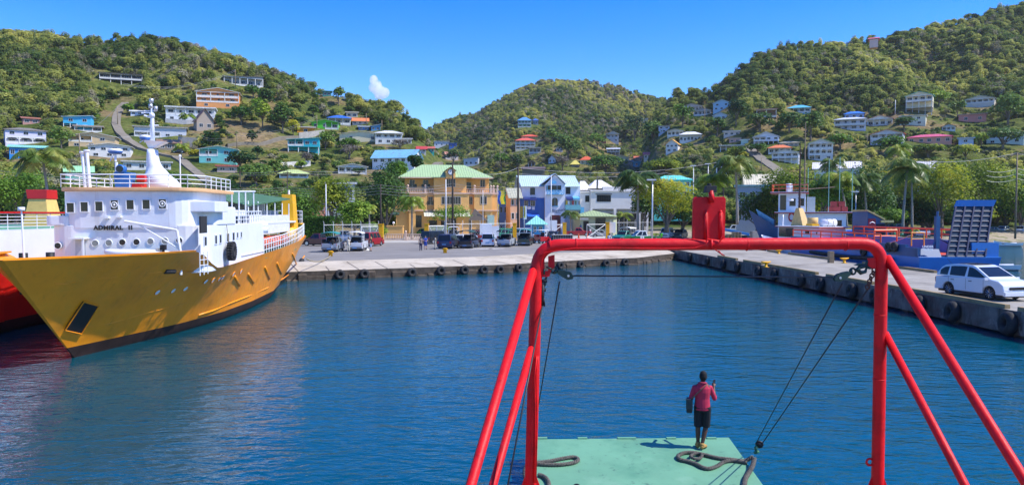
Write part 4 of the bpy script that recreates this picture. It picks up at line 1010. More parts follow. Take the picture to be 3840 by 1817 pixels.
for px, py, l in [(2872,1001,'yellow horn cleat on the near edge of the pier'),(3166,986,'yellow horn cleat beside the orange hull on the far pier edge'),(2920,951,'small yellow cleat on the far pier edge below the white boat')]:
    p = G(px, py, DZ); t = thing('mooring_cleat', l, 'cleat', (p.x,p.y,DZ), 0.1, 'yellow cleats on the pier')
    b = MB(); b.tube([(0,0,0),(0,0,0.06),(0,0,0.34),(0,0,0.4)], [0.3,0.12,0.11,0.2], 12); b.build('post', M_yel, t, True)
    b = MB(); b.tube([(-0.42,0,0.46),(-0.2,0,0.4),(0.2,0,0.4),(0.42,0,0.46)], [0.04,0.09,0.09,0.04], 8); b.build('horn', M_yel, t, True)
# timber post beside the orange hull
p = G(3115, 985, DZ); b = MB(); b.box(-0.22,0.22,-0.22,0.22,0,1.05); o = b.build('mooring_post', M_wood, bevel=0.03); o.location = (p.x,p.y,DZ); tag(o, 'square timber post on the far pier edge beside the orange hull', 'post')
# mooring rope of the yellow ferry
M_rope = mat('old_rope', (0.30, 0.25, 0.15), 0.95, 0.3, 10)
def rope(name, pts, r, m, label, cat='rope', sag=0.0, n=14):
    q = []
    for a, c in zip(pts[:-1], pts[1:]):
        a, c = Vector(a), Vector(c)
        for k in range(n): f = k/n; v = a.lerp(c, f); v.z -= sag*4*f*(1-f); q.append(v)
    q.append(Vector(pts[-1])); b = MB(); b.tube(q, r, 6); o = b.build(name, m, None, True, fixn=False); tag(o, label, cat); return o
q1, q2 = G(1240, 957, DZ+0.3), P(1150, 985, 61.6); rope('mooring_rope', [q1, (q2.x, q2.y, 1.9)], 0.05, M_rope, 'yellowish mooring rope from the bollard to the ferry stern', sag=0.4)

# ------------------------------------------------------------------ town buildings
class Front:
    def __init__(s, name, label, cat, cx, Y, z=DZ-0.01, rz=0.0):
        s.Y = Y; s.cx = (cx-HX)/F*Y; s.z = z; s.cpx = cx
        s.t = thing(name, label, cat, (s.cx, Y, z), rz)
    def X(s, px): return (px-s.cpx)/F*s.Y
    def Z(s, py): return CZ+(HY-py)/F*s.Y-s.z
    def box(s, m, x0, x1, y0, y1, d0, d1): m.box(s.X(x0), s.X(x1), d0, d1, s.Z(y1), s.Z(y0))
    def win(s, x0, x1, y0, y1, d, fr=None, mull=1, name='window', pane=None):
        return window(s.t, s.X((x0+x1)/2), s.Z(y1), s.X(x1)-s.X(x0), s.Z(y0)-s.Z(y1), d, fr, mull, name, pane)
M_org = mat('orange_render', (0.84, 0.46, 0.145), 0.8, 0.06, 0.4, 0.1, 0, 0.3, '#a8713a', 0.3)
M_orgp = mat('pale_peach_trim', (0.72, 0.5, 0.36), 0.7, 0.06)
M_groof = ribbed('mint_green_metal_roof', (0.36, 0.50, 0.24), 0.5, 'X', 0.55, 0.06)
M_shut = mat('dark_green_shutter', (0.03, 0.05, 0.045), 0.5, 0.2)
B = Front('clock_building', 'three-storey orange public building with mint green hip roof, balustraded balconies and a clock', 'building', 1679, 148, rz=math.radians(9))
m = MB(); X, Z = B.X, B.Z
B.box(m, 1523, 1628, 664, 724, 3.0, 14); B.box(m, 1628, 1751, 664, 724, 0.6, 14.003); B.box(m, 1751, 1842, 664, 724, 3.0, 14)
B.box(m, 1486, 1532, 724, 789, 0.8, 14.2); B.box(m, 1532, 1602, 724, 788.9, 0.0, 14.1); B.box(m, 1602, 1628, 724, 788.8, 0.9, 14); B.box(m, 1628, 1759, 724, 788.7, -0.4, 14.05)
B.box(m, 1759, 1779, 724, 788.6, 0.9, 14); B.box(m, 1779, 1848, 724, 788.5, 0.0, 14.15); B.box(m, 1848, 1873, 724, 788.4, 0.8, 14.2)
m.box(X(1488), X(1532), 0.8, 14, -1, Z(789)); m.box(X(1532), X(1848), 0.75, 14.02, -1, Z(789.1)); m.box(X(1848), X(1873), 1.1, 13.9, -1, Z(789.2))
m.box(X(1535), X(1560), 0.0, 0.74, -1, Z(789.3)); m.box(X(1820), X(1848), 0.1, 0.74, -1, Z(789.3))
m.build('wall', M_org, B.t, fixn=False)
r = MB(); zE, zR = Z(666), Z(609); x0, x1, y0, y1 = X(1497), X(1853), 0.6, 15.5; ra, rb, yc = X(1588), X(1755), 8.0
r.add([(x0,y0,zE),(x1,y0,zE),(x1,y1,zE),(x0,y1,zE),(ra,yc,zR),(rb,yc,zR),(x0,y0,zE+.12),(x1,y0,zE+.12),(x1,y1,zE+.12),(x0,y1,zE+.12)],
      [(6,7,5,4),(8,9,4,5),(7,8,5),(9,6,4),(0,3,2,1),(0,1,7,6),(1,2,8,7),(2,3,9,8),(3,0,6,9)])
r.add([(X(1619),-0.5,zE-.02),(X(1770),-0.5,zE-.02),(X(1770),0.65,zE-.02),(X(1619),0.65,zE-.02),(X(1678),7.0,Z(613)),(X(1619),-0.5,zE+.1),(X(1770),-0.5,zE+.1)], [(5,6,4),(0,1,6,5),(0,5,4,3),(1,2,4,6)])
r.build('roof', M_groof, B.t)
tr = MB(); tr.box(X(1497), X(1853), 0.5, 0.62, Z(668), Z(664.5)); tr.box(X(1625), X(1755), 0.40, 0.599, Z(727), Z(722))
for a, c, yy in ((1484,1534,0.62),(1530,1604,-0.18),(1600,1629,0.72),(1626,1761,-0.58),(1758,1780,0.72),(1777,1850,-0.18),(1846,1875,0.62)):
    tr.box(X(a), X(c), yy, yy+0.3, Z(727), Z(723)); tr.box(X(a), X(c), yy+0.05, yy+0.3, Z(790.5), Z(787))
tr.build('cornice', M_orgp, B.t, fixn=False)
def balustrade(xa, xb, d, posts, name='balustrade'):
    q = MB(); zb, zt = Z(723), Z(706); q.box(X(xa), X(xb), d-0.12, d+0.12, zt-0.12, zt); q.box(X(xa), X(xb), d-0.12, d+0.12, zb, zb+0.12); n = int((X(xb)-X(xa))/0.34)
    for i in range(n):
        x = X(xa)+(i+0.5)*(X(xb)-X(xa))/n; q.tube([(x,d,zb+.12),(x,d,zb+.35),(x,d,zt-.12)], [0.05,0.1,0.05], 6)
    q.build(name, M_orgp, B.t, fixn=False)
    for px in posts:
        q = MB(); q.box(X(px)-0.2, X(px)+0.2, d-0.2, d+0.2, zb, zt+0.15); q.tube([(X(px),d,zt+.15),(X(px),d,zt+.3)], 0.08, 8); q.ell((X(px),d,zt+0.48), (0.23,0.23,0.23), 12, 8); q.build('balustrade_post', M_orgp, B.t, fixn=False)
balustrade(1486, 1532, 1.1, [1502]); balustrade(1532, 1628, 0.3, [1532,1597]); balustrade(1752, 1779, 1.2, []); balustrade(1779, 1848, 0.3, [1781,1843]); balustrade(1848, 1872, 1.1, [1855,1870])
fo = mat('window_frame_cream', (0.6, 0.5, 0.4), 0.6)
for x0_, x1_, y0_, y1_, d, mu in [(1540,1558,673,703,3.0,1),(1591,1609,673,703,3.0,1),(1675,1708,671,700,0.6,3),(1809,1826,671,699,3.0,1),(1554,1578,739,767,0.0,2),(1608,1624,739,767,0.9,1),
                                  (1657,1727,738,765,-0.4,6),(1760,1773,737,765,0.9,1),(1803,1826,736,764,0.0,2)]: B.win(x0_, x1_, y0_, y1_, d, fo, mu)
for x0_, x1_, y0_, y1_, d in [(1533,1541,689,702,2.96),(1557,1566,689,702,2.96),(1584,1592,689,702,2.96),(1609,1617,689,702,2.96),(1578,1589,755,768,-0.04),(1603,1608,754,768,0.86),(1624,1627,754,768,0.86)]:
    q = MB(); q.box(X(x0_), X(x1_), d-0.08, d, Z(y1_), Z(y0_)); q.build('shutter', M_shut, B.t, fixn=False)
for x0_, x1_, y0_, y1_, d in [(1752,1773,681,722,2.96),(1556,1582,808,852,0.7),(1610,1640,826,880,0.7),(1655,1672,826,880,0.7),(1684,1712,818,860,0.7)]:
    q = MB(); q.box(X(x0_), X(x1_), d-0.04, d+0.02, Z(y1_), Z(y0_)); q.build('door', M_glass, B.t, fixn=False)
# clock dormer
q = MB(); xa, xb = X(1672), X(1707); q.box(xa, xb, -0.75, 3, Z(668), Z(640)); q.add([(xa,-0.75,Z(640)),(xb,-0.75,Z(640)),((xa+xb)/2,-0.75,Z(628)),(xa,3,Z(640)),(xb,3,Z(640)),((xa+xb)/2,3,Z(628))], [(0,1,2),(3,5,4),(0,3,4,1),(1,4,5,2),(0,2,5,3)])
dm = q.build('clock_dormer', M_org, B.t)
q = MB(); cx = (xa+xb)/2
for s_, xe in ((-1, xa-0.2), (1, xb+0.2)): q.hexa([(xe,-0.95,Z(641.5)),(cx,-0.95,Z(627.5)),(cx,3,Z(627.5)),(xe,3,Z(641.5))], [(xe,-0.95,Z(640)),(cx,-0.95,Z(626)),(cx,3,Z(626)),(xe,3,Z(640))])
q.build('dormer_roof', mat('dark_trim', (0.08,0.07,0.05), 0.7), dm, fixn=False)
q = MB(); zc = Z(646.5); q.tube([(cx,-0.86,zc),(cx,-0.74,zc)], 0.62, 24); ck = q.build('clock_face', mat('clock_white', (0.8,0.8,0.8), 0.4, 0.02), dm)
q = MB(); q.torus((cx,-0.87,zc), (0,1,0), 0.58, 0.05, 24, 6)
for i in range(12):
    a = i*PI/6; q.hexa(*[[(cx+rr*math.sin(a)+w_*math.cos(a), yy, zc+rr*math.cos(a)-w_*math.sin(a)) for rr, w_ in ((.36,-.035),(.36,.035),(.5,.035),(.5,-.035))] for yy in (-0.865, -0.885)])
for a, L_ in ((math.radians(320), 0.3), (math.radians(10), 0.42)): q.tube([(cx,-0.885,zc),(cx+L_*math.sin(a),-0.885,zc+L_*math.cos(a))], 0.035, 4)
q.build('clock_hands', mat('clock_black', (0.02,0.02,0.02), 0.4), ck, fixn=False)
# awning, dark pyramid porch, side canopy, shutters
q = MB(); q.hexa([(X(1590),-2.6,Z(811)),(X(1760),-2.6,Z(811)),(X(1760),0.7,Z(793)),(X(1590),0.7,Z(793))], [(X(1590),-2.6,Z(810)),(X(1760),-2.6,Z(810)),(X(1760),0.7,Z(792)),(X(1590),0.7,Z(792))]); q.build('awning', ribbed('cream_awning', (0.62,0.62,0.5), 0.5), B.t)
q = MB(); q.box(X(1462), X(1500), -1.2, 0.79, Z(806), Z(804)); q.hexa([(X(1462),-1.2,Z(804)),(X(1500),-1.2,Z(804)),(X(1500),0.79,Z(796)),(X(1475),0.79,Z(796))],[(X(1462),-1.2,Z(803)),(X(1500),-1.2,Z(803)),(X(1500),0.79,Z(795)),(X(1475),0.79,Z(795))]); q.build('side_awning', mat('dark_green_canvas', (0.03,0.07,0.05), 0.7), B.t)
q = MB(); q.box(X(1829), X(1855), -0.08, 0.05, Z(845), Z(806)); q.build('shutter_door', mat('pale_green_shutter', (0.35,0.5,0.42), 0.6), B.t)
K = Front('porch_shelter', 'dark brown pyramid-roofed shelter in front of the clock building', 'shelter', 1787, 140)
q = MB(); q.add([(K.X(1757),0,K.Z(826)),(K.X(1826),0,K.Z(826)),(K.X(1826),4,K.Z(826)),(K.X(1757),4,K.Z(826)),(K.X(1779),1.6,K.Z(781))], [(0,1,4),(1,2,4),(2,3,4),(3,0,4),(0,3,2,1)]); q.build('roof', mat('brown_shingle', (0.10,0.08,0.065), 0.9, 0.2, 3, 0.3), K.t)
q = MB()
for x in (1760, 1823):
    for y in (0.2, 3.8): q.box(K.X(x)-0.1, K.X(x)+0.1, y-0.1, y+0.1, 0, K.Z(825))
q.box(K.X(1765), K.X(1820), 2, 2.2, 0, 1.6); q.build('frame', M_wood, K.t, fixn=False)

# blue and white hall
M_wb = mat('white_boards', (0.74, 0.78, 0.84), 0.7, 0.04, 0.5, 0, 0, 0.3, '#a9a9a6', 0.2)
M_blu = mat('blue_boards', (0.03, 0.13, 0.42), 0.6, 0.12, 0.5)
M_lblu = mat('light_blue_trim', (0.12, 0.42, 0.68), 0.5, 0.1)
M_cblu = mat('navy_canvas', (0.012, 0.03, 0.16), 0.7, 0.15)
B = Front('hall', 'white and blue wooden hall with a pale blue metal roof and a central gable balcony', 'building', 2065, 163, rz=math.radians(4)); X, Z = B.X, B.Z
m = MB(); m.box(X(1958), X(2043), 0.8, 13, Z(741), Z(698)); m.box(X(2043), X(2118), -0.3, 13.01, -1, Z(693)); m.box(X(2118), X(2178), 0.8, 13, Z(752), Z(698)); m.box(X(2118), X(2178), 0.9, 13.02, -1, Z(785)); m.box(X(2118), X(2178), 3, 13.02, Z(785), Z(752))
m.add([(X(2043),-0.3,Z(693)),(X(2118),-0.3,Z(693)),(X(2080),-0.3,Z(655)),(X(2043),6,Z(693)),(X(2118),6,Z(693)),(X(2080),6,Z(655))], [(0,1,2),(3,5,4),(0,2,5,3),(1,4,5,2)])
m.add([(X(1958),0.8,Z(698)),(X(1958),13,Z(698)),(X(1952),6.9,Z(656)),(X(2178),0.8,Z(698)),(X(2178),13,Z(698)),(X(2172),6.9,Z(656))], [(0,1,2),(3,5,4),(0,2,5,3)])
m.build('wall', M_wb, B.t, fixn=False)
m = MB(); m.box(X(1962), X(2042), 0.82, 12.9, -1, Z(741.2)); m.build('blue_ground_floor', M_blu, B.t)
r = MB(); rf = ribbed('pale_blue_metal_roof', (0.50, 0.64, 0.72), 0.45, 'X', 0.4, 0.05, '#b9a58c')
for xa, xb in ((1944, 2079), (2081, 2178)):
    r.hexa([(X(xa)+.6,0.1,Z(700)),(X(xb),0.1,Z(700)),(X(xb)-(.3 if xb > 2100 else 0),7,Z(653)),(X(xa),7,Z(653))], [(X(xa)+.6,0.1,Z(699)),(X(xb),0.1,Z(699)),(X(xb)-(.3 if xb > 2100 else 0),7,Z(652)),(X(xa),7,Z(652))])
r.hexa([(X(1944),7.01,Z(653)),(X(2178),7.01,Z(653)),(X(2178),13.6,Z(700)),(X(1944),13.6,Z(700))], [(X(1944),7.01,Z(652)),(X(2178),7.01,Z(652)),(X(2178),13.6,Z(699)),(X(1944),13.6,Z(699))])
for s_, xe in ((-1, 2028), (1, 2120)): r.hexa([(X(xe),-0.9,Z(691)),(X(2079.5),-0.9,Z(652)),(X(2079.5),7,Z(652)),(X(xe),5,Z(691))], [(X(xe),-0.9,Z(689)),(X(2079.5),-0.9,Z(650)),(X(2079.5),7,Z(650)),(X(xe),5,Z(689))])
r.build('roof', rf, B.t)
for a, c, y0_, y1_, d, mu in [(1990,2006,705,729,0.8,3),(2125,2140,702,726,0.8,3),(1967,1980,752,772,0.82,1),(1991,2007,752,772,0.82,1),(2049,2063,697,713,-0.3,3),(2068,2086,697,713,-0.3,4),(2090,2102,697,713,-0.3,3)]: B.win(a, c, y0_, y1_, d, M_shut if mu > 2 else None, mu)
q = MB(); pts = [(X(2069),-0.33,Z(772)),(X(2091),-0.33,Z(772))]+[(X(2080)+(X(2091)-X(2080))*math.cos(k*PI/8),-0.33,Z(752)+(Z(741)-Z(752))*math.sin(k*PI/8)) for k in range(9)]; q.extr(pts, (0,0.1,0)); w_ = q.build('arched_window', M_glass, B.t)
q = MB(); q.box(X(2067), X(2093), -0.5, -0.25, Z(775), Z(772)); q.box(X(2079.5), X(2080.5), -0.38, -0.3, Z(772), Z(742)); q.build('sill', M_lblu, w_, fixn=False)
q = MB(); pts = [(X(2062),-0.33,Z(890)),(X(2102),-0.33,Z(890)),(X(2102),-0.33,Z(812)),(X(2098),-0.33,Z(806)),(X(2067),-0.33,Z(806)),(X(2062),-0.33,Z(812))]; q.extr(pts, (0,0.08,0)); q.build('door', mat('dark_red_door', (0.09,0.008,0.01), 0.5, 0.2), B.t)
bl = MB(); bx0, bx1 = X(2048), X(2113); bl.box(bx0, bx1, -1.3, -0.3, Z(730), Z(728)); bl.box(bx0, bx1, -1.34, -1.26, Z(714.5), Z(713))
n = 6
for i in range(n):
    xa, xb = bx0+(bx1-bx0)*i/n, bx0+(bx1-bx0)*(i+1)/n
    bl.tube([(xa,-1.3,Z(728)),(xb,-1.3,Z(714))], 0.04, 4); bl.tube([(xa,-1.3,Z(714)),(xb,-1.3,Z(728))], 0.04, 4); bl.tube([(xa,-1.3,Z(728)),(xa,-1.3,Z(714))], 0.045, 4)
for x in (bx0+.05, bx1-.05): bl.box(x-0.06, x+0.06, -1.34, -1.22, Z(728), Z(693))
bl.build('balcony', M_lblu, B.t, fixn=False)
q = MB(); q.box(X(2067), X(2084), -1.0, -0.9, Z(690), Z(681)); q.add([(X(2067),-.95,Z(681)),(X(2084),-.95,Z(681)),(X(2075),-.95,Z(676))], [(0,1,2)]); q.build('gable_sign', M_lblu, B.t)
for a, c, ya, yb_, mm in [(1962,2011,739,752,M_cblu),(2123,2147,737,751,M_cblu),(2148,2172,736,749,M_lblu)]:
    q = MB(); q.hexa([(X(a),-1.0,Z(yb_)),(X(c),-1.0,Z(yb_)),(X(c),0.8,Z(ya+3)),(X(a),0.8,Z(ya+3))], [(X(a),-1.0,Z(yb_-6)),(X(c),-1.0,Z(yb_-6)),(X(c),0.8,Z(ya)),(X(a),0.8,Z(ya))]); q.build('awning', mm, B.t)
q = MB(); q.hexa([(X(1975),-2.2,Z(812)),(X(2020),-2.2,Z(812)),(X(2020),0.8,Z(802)),(X(1975),0.8,Z(802))], [(X(1975),-2.2,Z(811)),(X(2020),-2.2,Z(811)),(X(2020),0.8,Z(800)),(X(1975),0.8,Z(800))]); q.build('awning', mat('bright_blue_canvas', (0.02,0.12,0.5), 0.6), B.t)
q = MB(); q.box(X(2118), X(2178), -0.9, 3.0, Z(787), Z(785)); q.box(X(2118), X(2176), -0.92, -0.86, Z(785), Z(768)); q.build('lower_balcony', mat('sea_green_rail', (0.16,0.42,0.48), 0.5), B.t)
for a, c, ya, yb_, mm in [(2120,2127,752,768,'#d8b83a'),(2128,2134,753,767,'#e6e6e6'),(2144,2150,752,768,'#c43a34'),(2156,2160,753,768,'#4a7a3a')]:
    q = MB(); q.box(X(a), X(c), -0.8, -0.75, Z(yb_), Z(ya)); q.build('display_board', mat('board'+mm[1:], mm, 0.6), B.t)
q = MB(); q.box(X(2176), X(2190), -0.5, 3, -1, Z(776)); q.build('side_porch', M_lblu, B.t)
M_ink = mat('dark_blue_lettering', (0.02, 0.03, 0.06), 0.5)
text_obj('lettering', 'Bayshore', 0.95, M_ink, B.t, (X(2070), -0.34, Z(795.5)), (PI/2, math.radians(-6), 0), 0.01, 'LEFT', 0.85)
text_obj('lettering', 'MALL', 0.42, M_ink, B.t, (X(2081), -0.34, Z(799.5)), (PI/2, 0, 0), 0.01, 'LEFT', 1.1, 1.15)
q = MB(); q.ell((X(1984),0.6,Z(779)), (0.55,0.06,0.32), 14, 6); q.build('oval_sign', M_white, B.t)
q = MB(); q.box(X(1996), X(2006), 0.7, 0.79, Z(786), Z(775)); q.build('poster', M_white, B.t)

# peach building in the lane
house(1901,1962,706,736,889,'w2 w2 w2','#e8b48c','#b9b8a0','gs','narrow peach building in the lane left of the blue and white hall',14,0.9,Y=155,name='building',cat='building',group=None)
house(1872,1902,740,752,889,'w2 w2','#a9b4c0','#8f9694','flat','grey shaded building deep in the lane beside the clock building',0,0.9,Y=176,name='building',cat='building',group=None)
# white shops
M_shop = mat('shop_white', (0.70, 0.67, 0.62), 0.75, 0.06, 0.4, 0, 0, 0.3, '#8c8375', 0.35)
B = Front('shop_building', 'long white two-storey shop building with a dark horizontal window and twin white pyramid roofs', 'building', 2300, 170, rz=math.radians(4)); X, Z = B.X, B.Z
m = MB(); m.box(X(2214), X(2430), 0, 14, Z(783), Z(712)); m.box(X(2176), X(2214), 0.6, 14.1, -1, Z(716)); m.box(X(2214), X(2430), 1.6, 13.9, -1, Z(783.1)); m.box(X(2214), X(2430), -0.3, 0.1, Z(719), Z(714))
for px in (2216, 2306, 2398, 2428): m.box(X(px)-0.3, X(px)+0.3, -0.1, 0.5, -1, Z(783.2))
m.box(X(2176), X(2216), 0.3, 0.59, Z(722), Z(717)); m.box(X(2262), X(2432), 0.6, 13.5, Z(711.9), Z(700)); m.build('wall', M_shop, B.t, fixn=False)
rm = ribbed('bright_white_roof', (0.78, 0.74, 0.68), 0.6)
for xa, xb, ya, yb_, pa, pb in [(2172,2222,712,676,2186,2204),(2208,2310,706,672,2244,2268)]:
    q = MB(); d0, d1 = 0.8, 9; q.add([(X(xa),d0,Z(ya)),(X(xb),d0,Z(ya)),(X(xb),d1,Z(ya)),(X(xa),d1,Z(ya)),(X(pa),4.5,Z(yb_)),(X(pb),4.5,Z(yb_))], [(0,1,5,4),(1,2,5),(2,3,4,5),(3,0,4),(0,3,2,1)]); q.build('roof', rm, B.t)
B.win(2238, 2289, 732, 755, 0.0, mat('dark_frame', (0.03,0.03,0.03), 0.5), 5); B.win(2196, 2209, 734, 756, 0.6, M_shut, 1)
for a, c in ((2224,2300),(2312,2392),(2404,2424)):
    q = MB(); q.box(X(a), X(c), 1.5, 1.62, 0, Z(800)); q.build('shop_front', M_glass, B.t); q = MB(); q.box(X(a)-.1, X(c)+.1, 0.6, 1.6, Z(797), Z(795)); q.build('shop_awning', M_white, B.t)
q = MB(); q.box(X(2232), X(2294), -0.12, 0, Z(729), Z(726))
for i in range(16): q.box(X(2233+i*3.8), X(2234.6+i*3.8), -0.18, 0, Z(729.5), Z(726))
q.build('dentil_trim', mat('trim_brown', (0.2,0.16,0.12), 0.7), B.t, fixn=False)
# hexagonal office
B = Front('office_kiosk', 'low pale green office with a wide mossy green hip roof at the dock gate', 'building', 2236, 157); X, Z = B.X, B.Z
M_pg = mat('pale_green_wall', (0.42, 0.46, 0.30), 0.8, 0.06)
m = MB(); pl = [(X(2156),2),(X(2175),-0.2),(X(2300),-0.2),(X(2318),2),(X(2318),8),(X(2156),8)]; m.prism(pl, -1, Z(810)); m.build('wall', M_pg, B.t)
r = MB(); pl = [(X(2149),1.6),(X(2168),-1.4),(X(2300),-1.6),(X(2324),1.6),(X(2324),9),(X(2149),9)]; nn = 6
r.add([(x,y,Z(812)) for x,y in pl]+[(x,y,Z(810)) for x,y in pl]+[(X(2226),3.8,Z(788)),(X(2232),3.8,Z(788))], [(5,4,3,2,1,0)]+[(i,(i+1)%6,6+(i+1)%6,6+i) for i in range(6)]+[(6,7,12),(7,8,13,12),(8,9,13),(9,10,13),(10,11,12,13),(11,6,12)])
r.build('roof', ribbed('mossy_green_roof', (0.33, 0.42, 0.2), 0.6, 'X', 0.6, 0.2, '#8a8a5a'), B.t)
q = MB(); q.box(X(2232), X(2270), -0.28, -0.19, Z(858), Z(816)); q.build('window', M_glass, B.t)
q = MB(); q.box(X(2187), X(2207), -0.28, -0.19, Z(890), Z(828)); q.build('door', M_glass, B.t)
q = MB(); q.box(X(2174), X(2206), -0.5, -0.3, Z(824), Z(815)); q.build('sign_board', M_white, B.t)
# turquoise gate kiosk
B = Front('gate_kiosk', 'small blue gate kiosk with a turquoise pyramid roof', 'kiosk', 2014, 118); X, Z = B.X, B.Z
m = MB(); m.box(X(1991), X(2044), 0, 2.4, 0, Z(841)); m.build('wall', mat('kiosk_blue', (0.06,0.35,0.6), 0.6), B.t)
r = MB(); r.add([(X(1971),-0.9,Z(842)),(X(2056),-0.9,Z(842)),(X(2056),3.2,Z(842)),(X(1971),3.2,Z(842)),(X(2013),1.2,Z(807)),(X(1971),-0.9,Z(840)),(X(2056),-0.9,Z(840)),(X(2056),3.2,Z(840)),(X(1971),3.2,Z(840))], [(3,2,1,0),(5,6,4),(6,7,4),(7,8,4),(8,5,4),(0,1,6,5),(1,2,7,6),(2,3,8,7),(3,0,5,8)])
r.build('roof', ribbed('turquoise_roof', (0.25, 0.6, 0.5), 0.4), B.t)
B.win(2001, 2010, 850, 868, 0, None, 1); B.win(2022, 2032, 850, 868, 0, None, 1)
for x in (1992, 2043):
    q = MB(); q.box(X(x)-0.08, X(x)+0.08, -0.8, -0.64, 0, Z(841)); q.build('porch_post', M_white, B.t)
# sign boards on a post
B = Front('street_sign', 'tall yellow and white double sign board on a post before the blue hall', 'sign', 1966, 122); X, Z = B.X, B.Z
q = MB(); q.tube([(0,0,0),(0,0,Z(772))], 0.07, 8); q.build('post', M_steel, B.t)
q = MB(); q.hexa([(X(1950),-0.1,Z(817)),(X(1961),-0.35,Z(817)),(X(1961),-0.27,Z(817)),(X(1950),-0.02,Z(817))], [(X(1950),-0.1,Z(773)),(X(1961),-0.35,Z(773)),(X(1961),-0.27,Z(773)),(X(1950),-0.02,Z(773))]); q.build('yellow_panel', mat('yellow_panel', '#b88a22', 0.5, 0.2), B.t)
q = MB(); q.box(X(1963), X(1975), -0.36, -0.28, Z(822), Z(772)); pn = q.build('white_panel', M_white, B.t)
q = MB(); q.box(X(1964.5), X(1970), -0.375, -0.365, Z(816), Z(773)); q.build('yellow_strip', mat('sign_yellow', '#f2e21e', 0.5), pn)
q = MB()
for i in range(9): q.box(X(1965.2), X(1969.3), -0.39, -0.378, Z(778+i*4.2), Z(775.6+i*4.2))
q.build('sign_letters', M_ink, pn, fixn=False)

# ------------------------------------------------------------------ fence, gates, pillars
def fence_xy(px): # line of the dock fence
    k = (px-HX)/F; Y = (112+19.8*0.668)/(1-0.668*k); return Vector((k*Y, Y, DZ))
M_fence = mat('fence_white', (0.6, 0.61, 0.62), 0.5, 0.1, 3, 0, 0.2)
def pillar(px, lab):
    p = fence_xy(px); t = thing('gate_pillar', lab, 'gate pillar', p, 0, 'yellow gate pillars')
    b = MB()
    for i in range(6): b.box(-0.33, 0.33, -0.33, 0.33, i*0.48, i*0.48+0.44); b.box(-0.29, 0.29, -0.29, 0.29, i*0.48+0.44, i*0.48+0.48)
    b.build('shaft', M_yel, t, fixn=False); b = MB(); b.box(-0.38,0.38,-0.38,0.38,2.88,2.98); b.build('cap', M_yel, t)
pillar(1429, 'yellow block pillar beside the red van, leftmost of the five'); pillar(1600, 'yellow block pillar between the green car and the black minivan'); pillar(1930, 'yellow block pillar behind the pickup with the teal canopy')
pillar(2117, 'yellow block pillar at the nose of the red pickup'); pillar(2278, 'yellow block pillar holding the crossed white gate')
def fence(px0, px1, n, label, h=2.9):
    A, B_ = fence_xy(px0), fence_xy(px1); t = thing('chain_link_fence', label, 'fence', A)
    d = B_-A; b = MB(); b.tube([(0,0,h),tuple(Vector((d.x,d.y,h)))], 0.028, 6); b.tube([(0,0,0.15),tuple(Vector((d.x,d.y,.15)))], 0.03, 5); b.build('rail', M_fence, t, fixn=False)
    for i in range(n+1):
        q = MB(); v = d*(i/n); q.tube([(v.x,v.y,0),(v.x,v.y,h+0.25),(v.x,v.y-0.25,h+0.5)], 0.045, 6); q.build('post', M_fence, t, fixn=False)
    q = MB(); L_ = d.length; k = int(L_/0.45); u_ = d.normalized()
    for i in range(k):
        for s_ in (-1, 1):
            a = i*0.45; e = a+s_*h*0.9
            e2 = min(max(e, 0), L_); f = abs(e2-a)/(h*0.9)
            if f > 0.02: q.add([(u_*a+Vector((0,0,.05)))-u_*.008, (u_*a+Vector((0,0,.05)))+u_*.008, (u_*e2+Vector((0,0,.05+h*f)))+u_*.008, (u_*e2+Vector((0,0,.05+h*f)))-u_*.008], [(0,1,2,3)])
    q.build('wire_mesh', M_steel, t, fixn=False)
fence(1215, 1420, 6, 'chain link fence between the hedge and the leftmost yellow pillar'); fence(1668, 1925, 8, 'long chain link fence before the clock building'); fence(2290, 2440, 5, 'chain link fence right of the crossed gate')
def gate(px0, px1, cross, label, h=2.6, bars=0):
    A, B_ = fence_xy(px0), fence_xy(px1); t = thing('metal_gate', label, 'gate', A); d = B_-A; L_ = d.length; t.rotation_euler = (0,0,math.atan2(d.y,d.x))
    b = MB()
    for a, c in (((0,0,.2),(L_,0,.2)),((0,0,h),(L_,0,h)),((0,0,.2),(0,0,h)),((L_,0,.2),(L_,0,h)),((L_/2,0,.2),(L_/2,0,h)) if not cross else ((0,0,h),(L_,0,.2))): b.tube([a,c], 0.055, 6)
    if cross: b.tube([(0,0,.2),(L_,0,h)], 0.05, 6)
    else:
        b.tube([(0,0,h),(L_/2,0,.2)], 0.04, 6); b.tube([(L_/2,0,.2),(L_,0,h)], 0.04, 6)
    b.build('frame', M_fence, t, fixn=False)
    if bars:
        b = MB()
        for i in range(bars): x = L_*(i+.5)/bars; b.tube([(x,.03,.2),(x,.03,h)], 0.025, 5)
        b.build('bars', M_fence, t, fixn=False)
gate(1608, 1668, False, 'white barred double gate with diagonal braces left of the clock building', bars=22); gate(2201, 2271, True, 'open white gate with a big diagonal cross in front of the silver car'); gate(2044, 2110, True, 'white gate frame behind the stacked crates')
gate(1355, 1420, False, 'grey barred gate leaning behind the red van', bars=16)
# white notice boards by the fence
for px, w_, h0, h1, l in [(1822,2.0,0.9,2.9,'grey notice board on the fence behind the silver minivan'),(1850,1.9,0.4,2.5,'white panel with bars on the fence behind the silver pickup'),(2068,1.9,1.6,3.4,'blank white board above the crates'),(2296,1.1,1.0,3.0,'white board right of the crossed gate')]:
    p = fence_xy(px); t = thing('notice_board', l, 'board', (p.x,p.y-0.4,DZ)); b = MB(); b.box(-w_/2,w_/2,-0.04,0.04,h0,h1); b.build('panel', M_white, t); b = MB()
    for s_ in (-1, 1): b.tube([(s_*w_*.4,0.07,0),(s_*w_*.4,0.07,h1)], 0.04, 6)
    b.build('legs', M_steel, t, fixn=False)
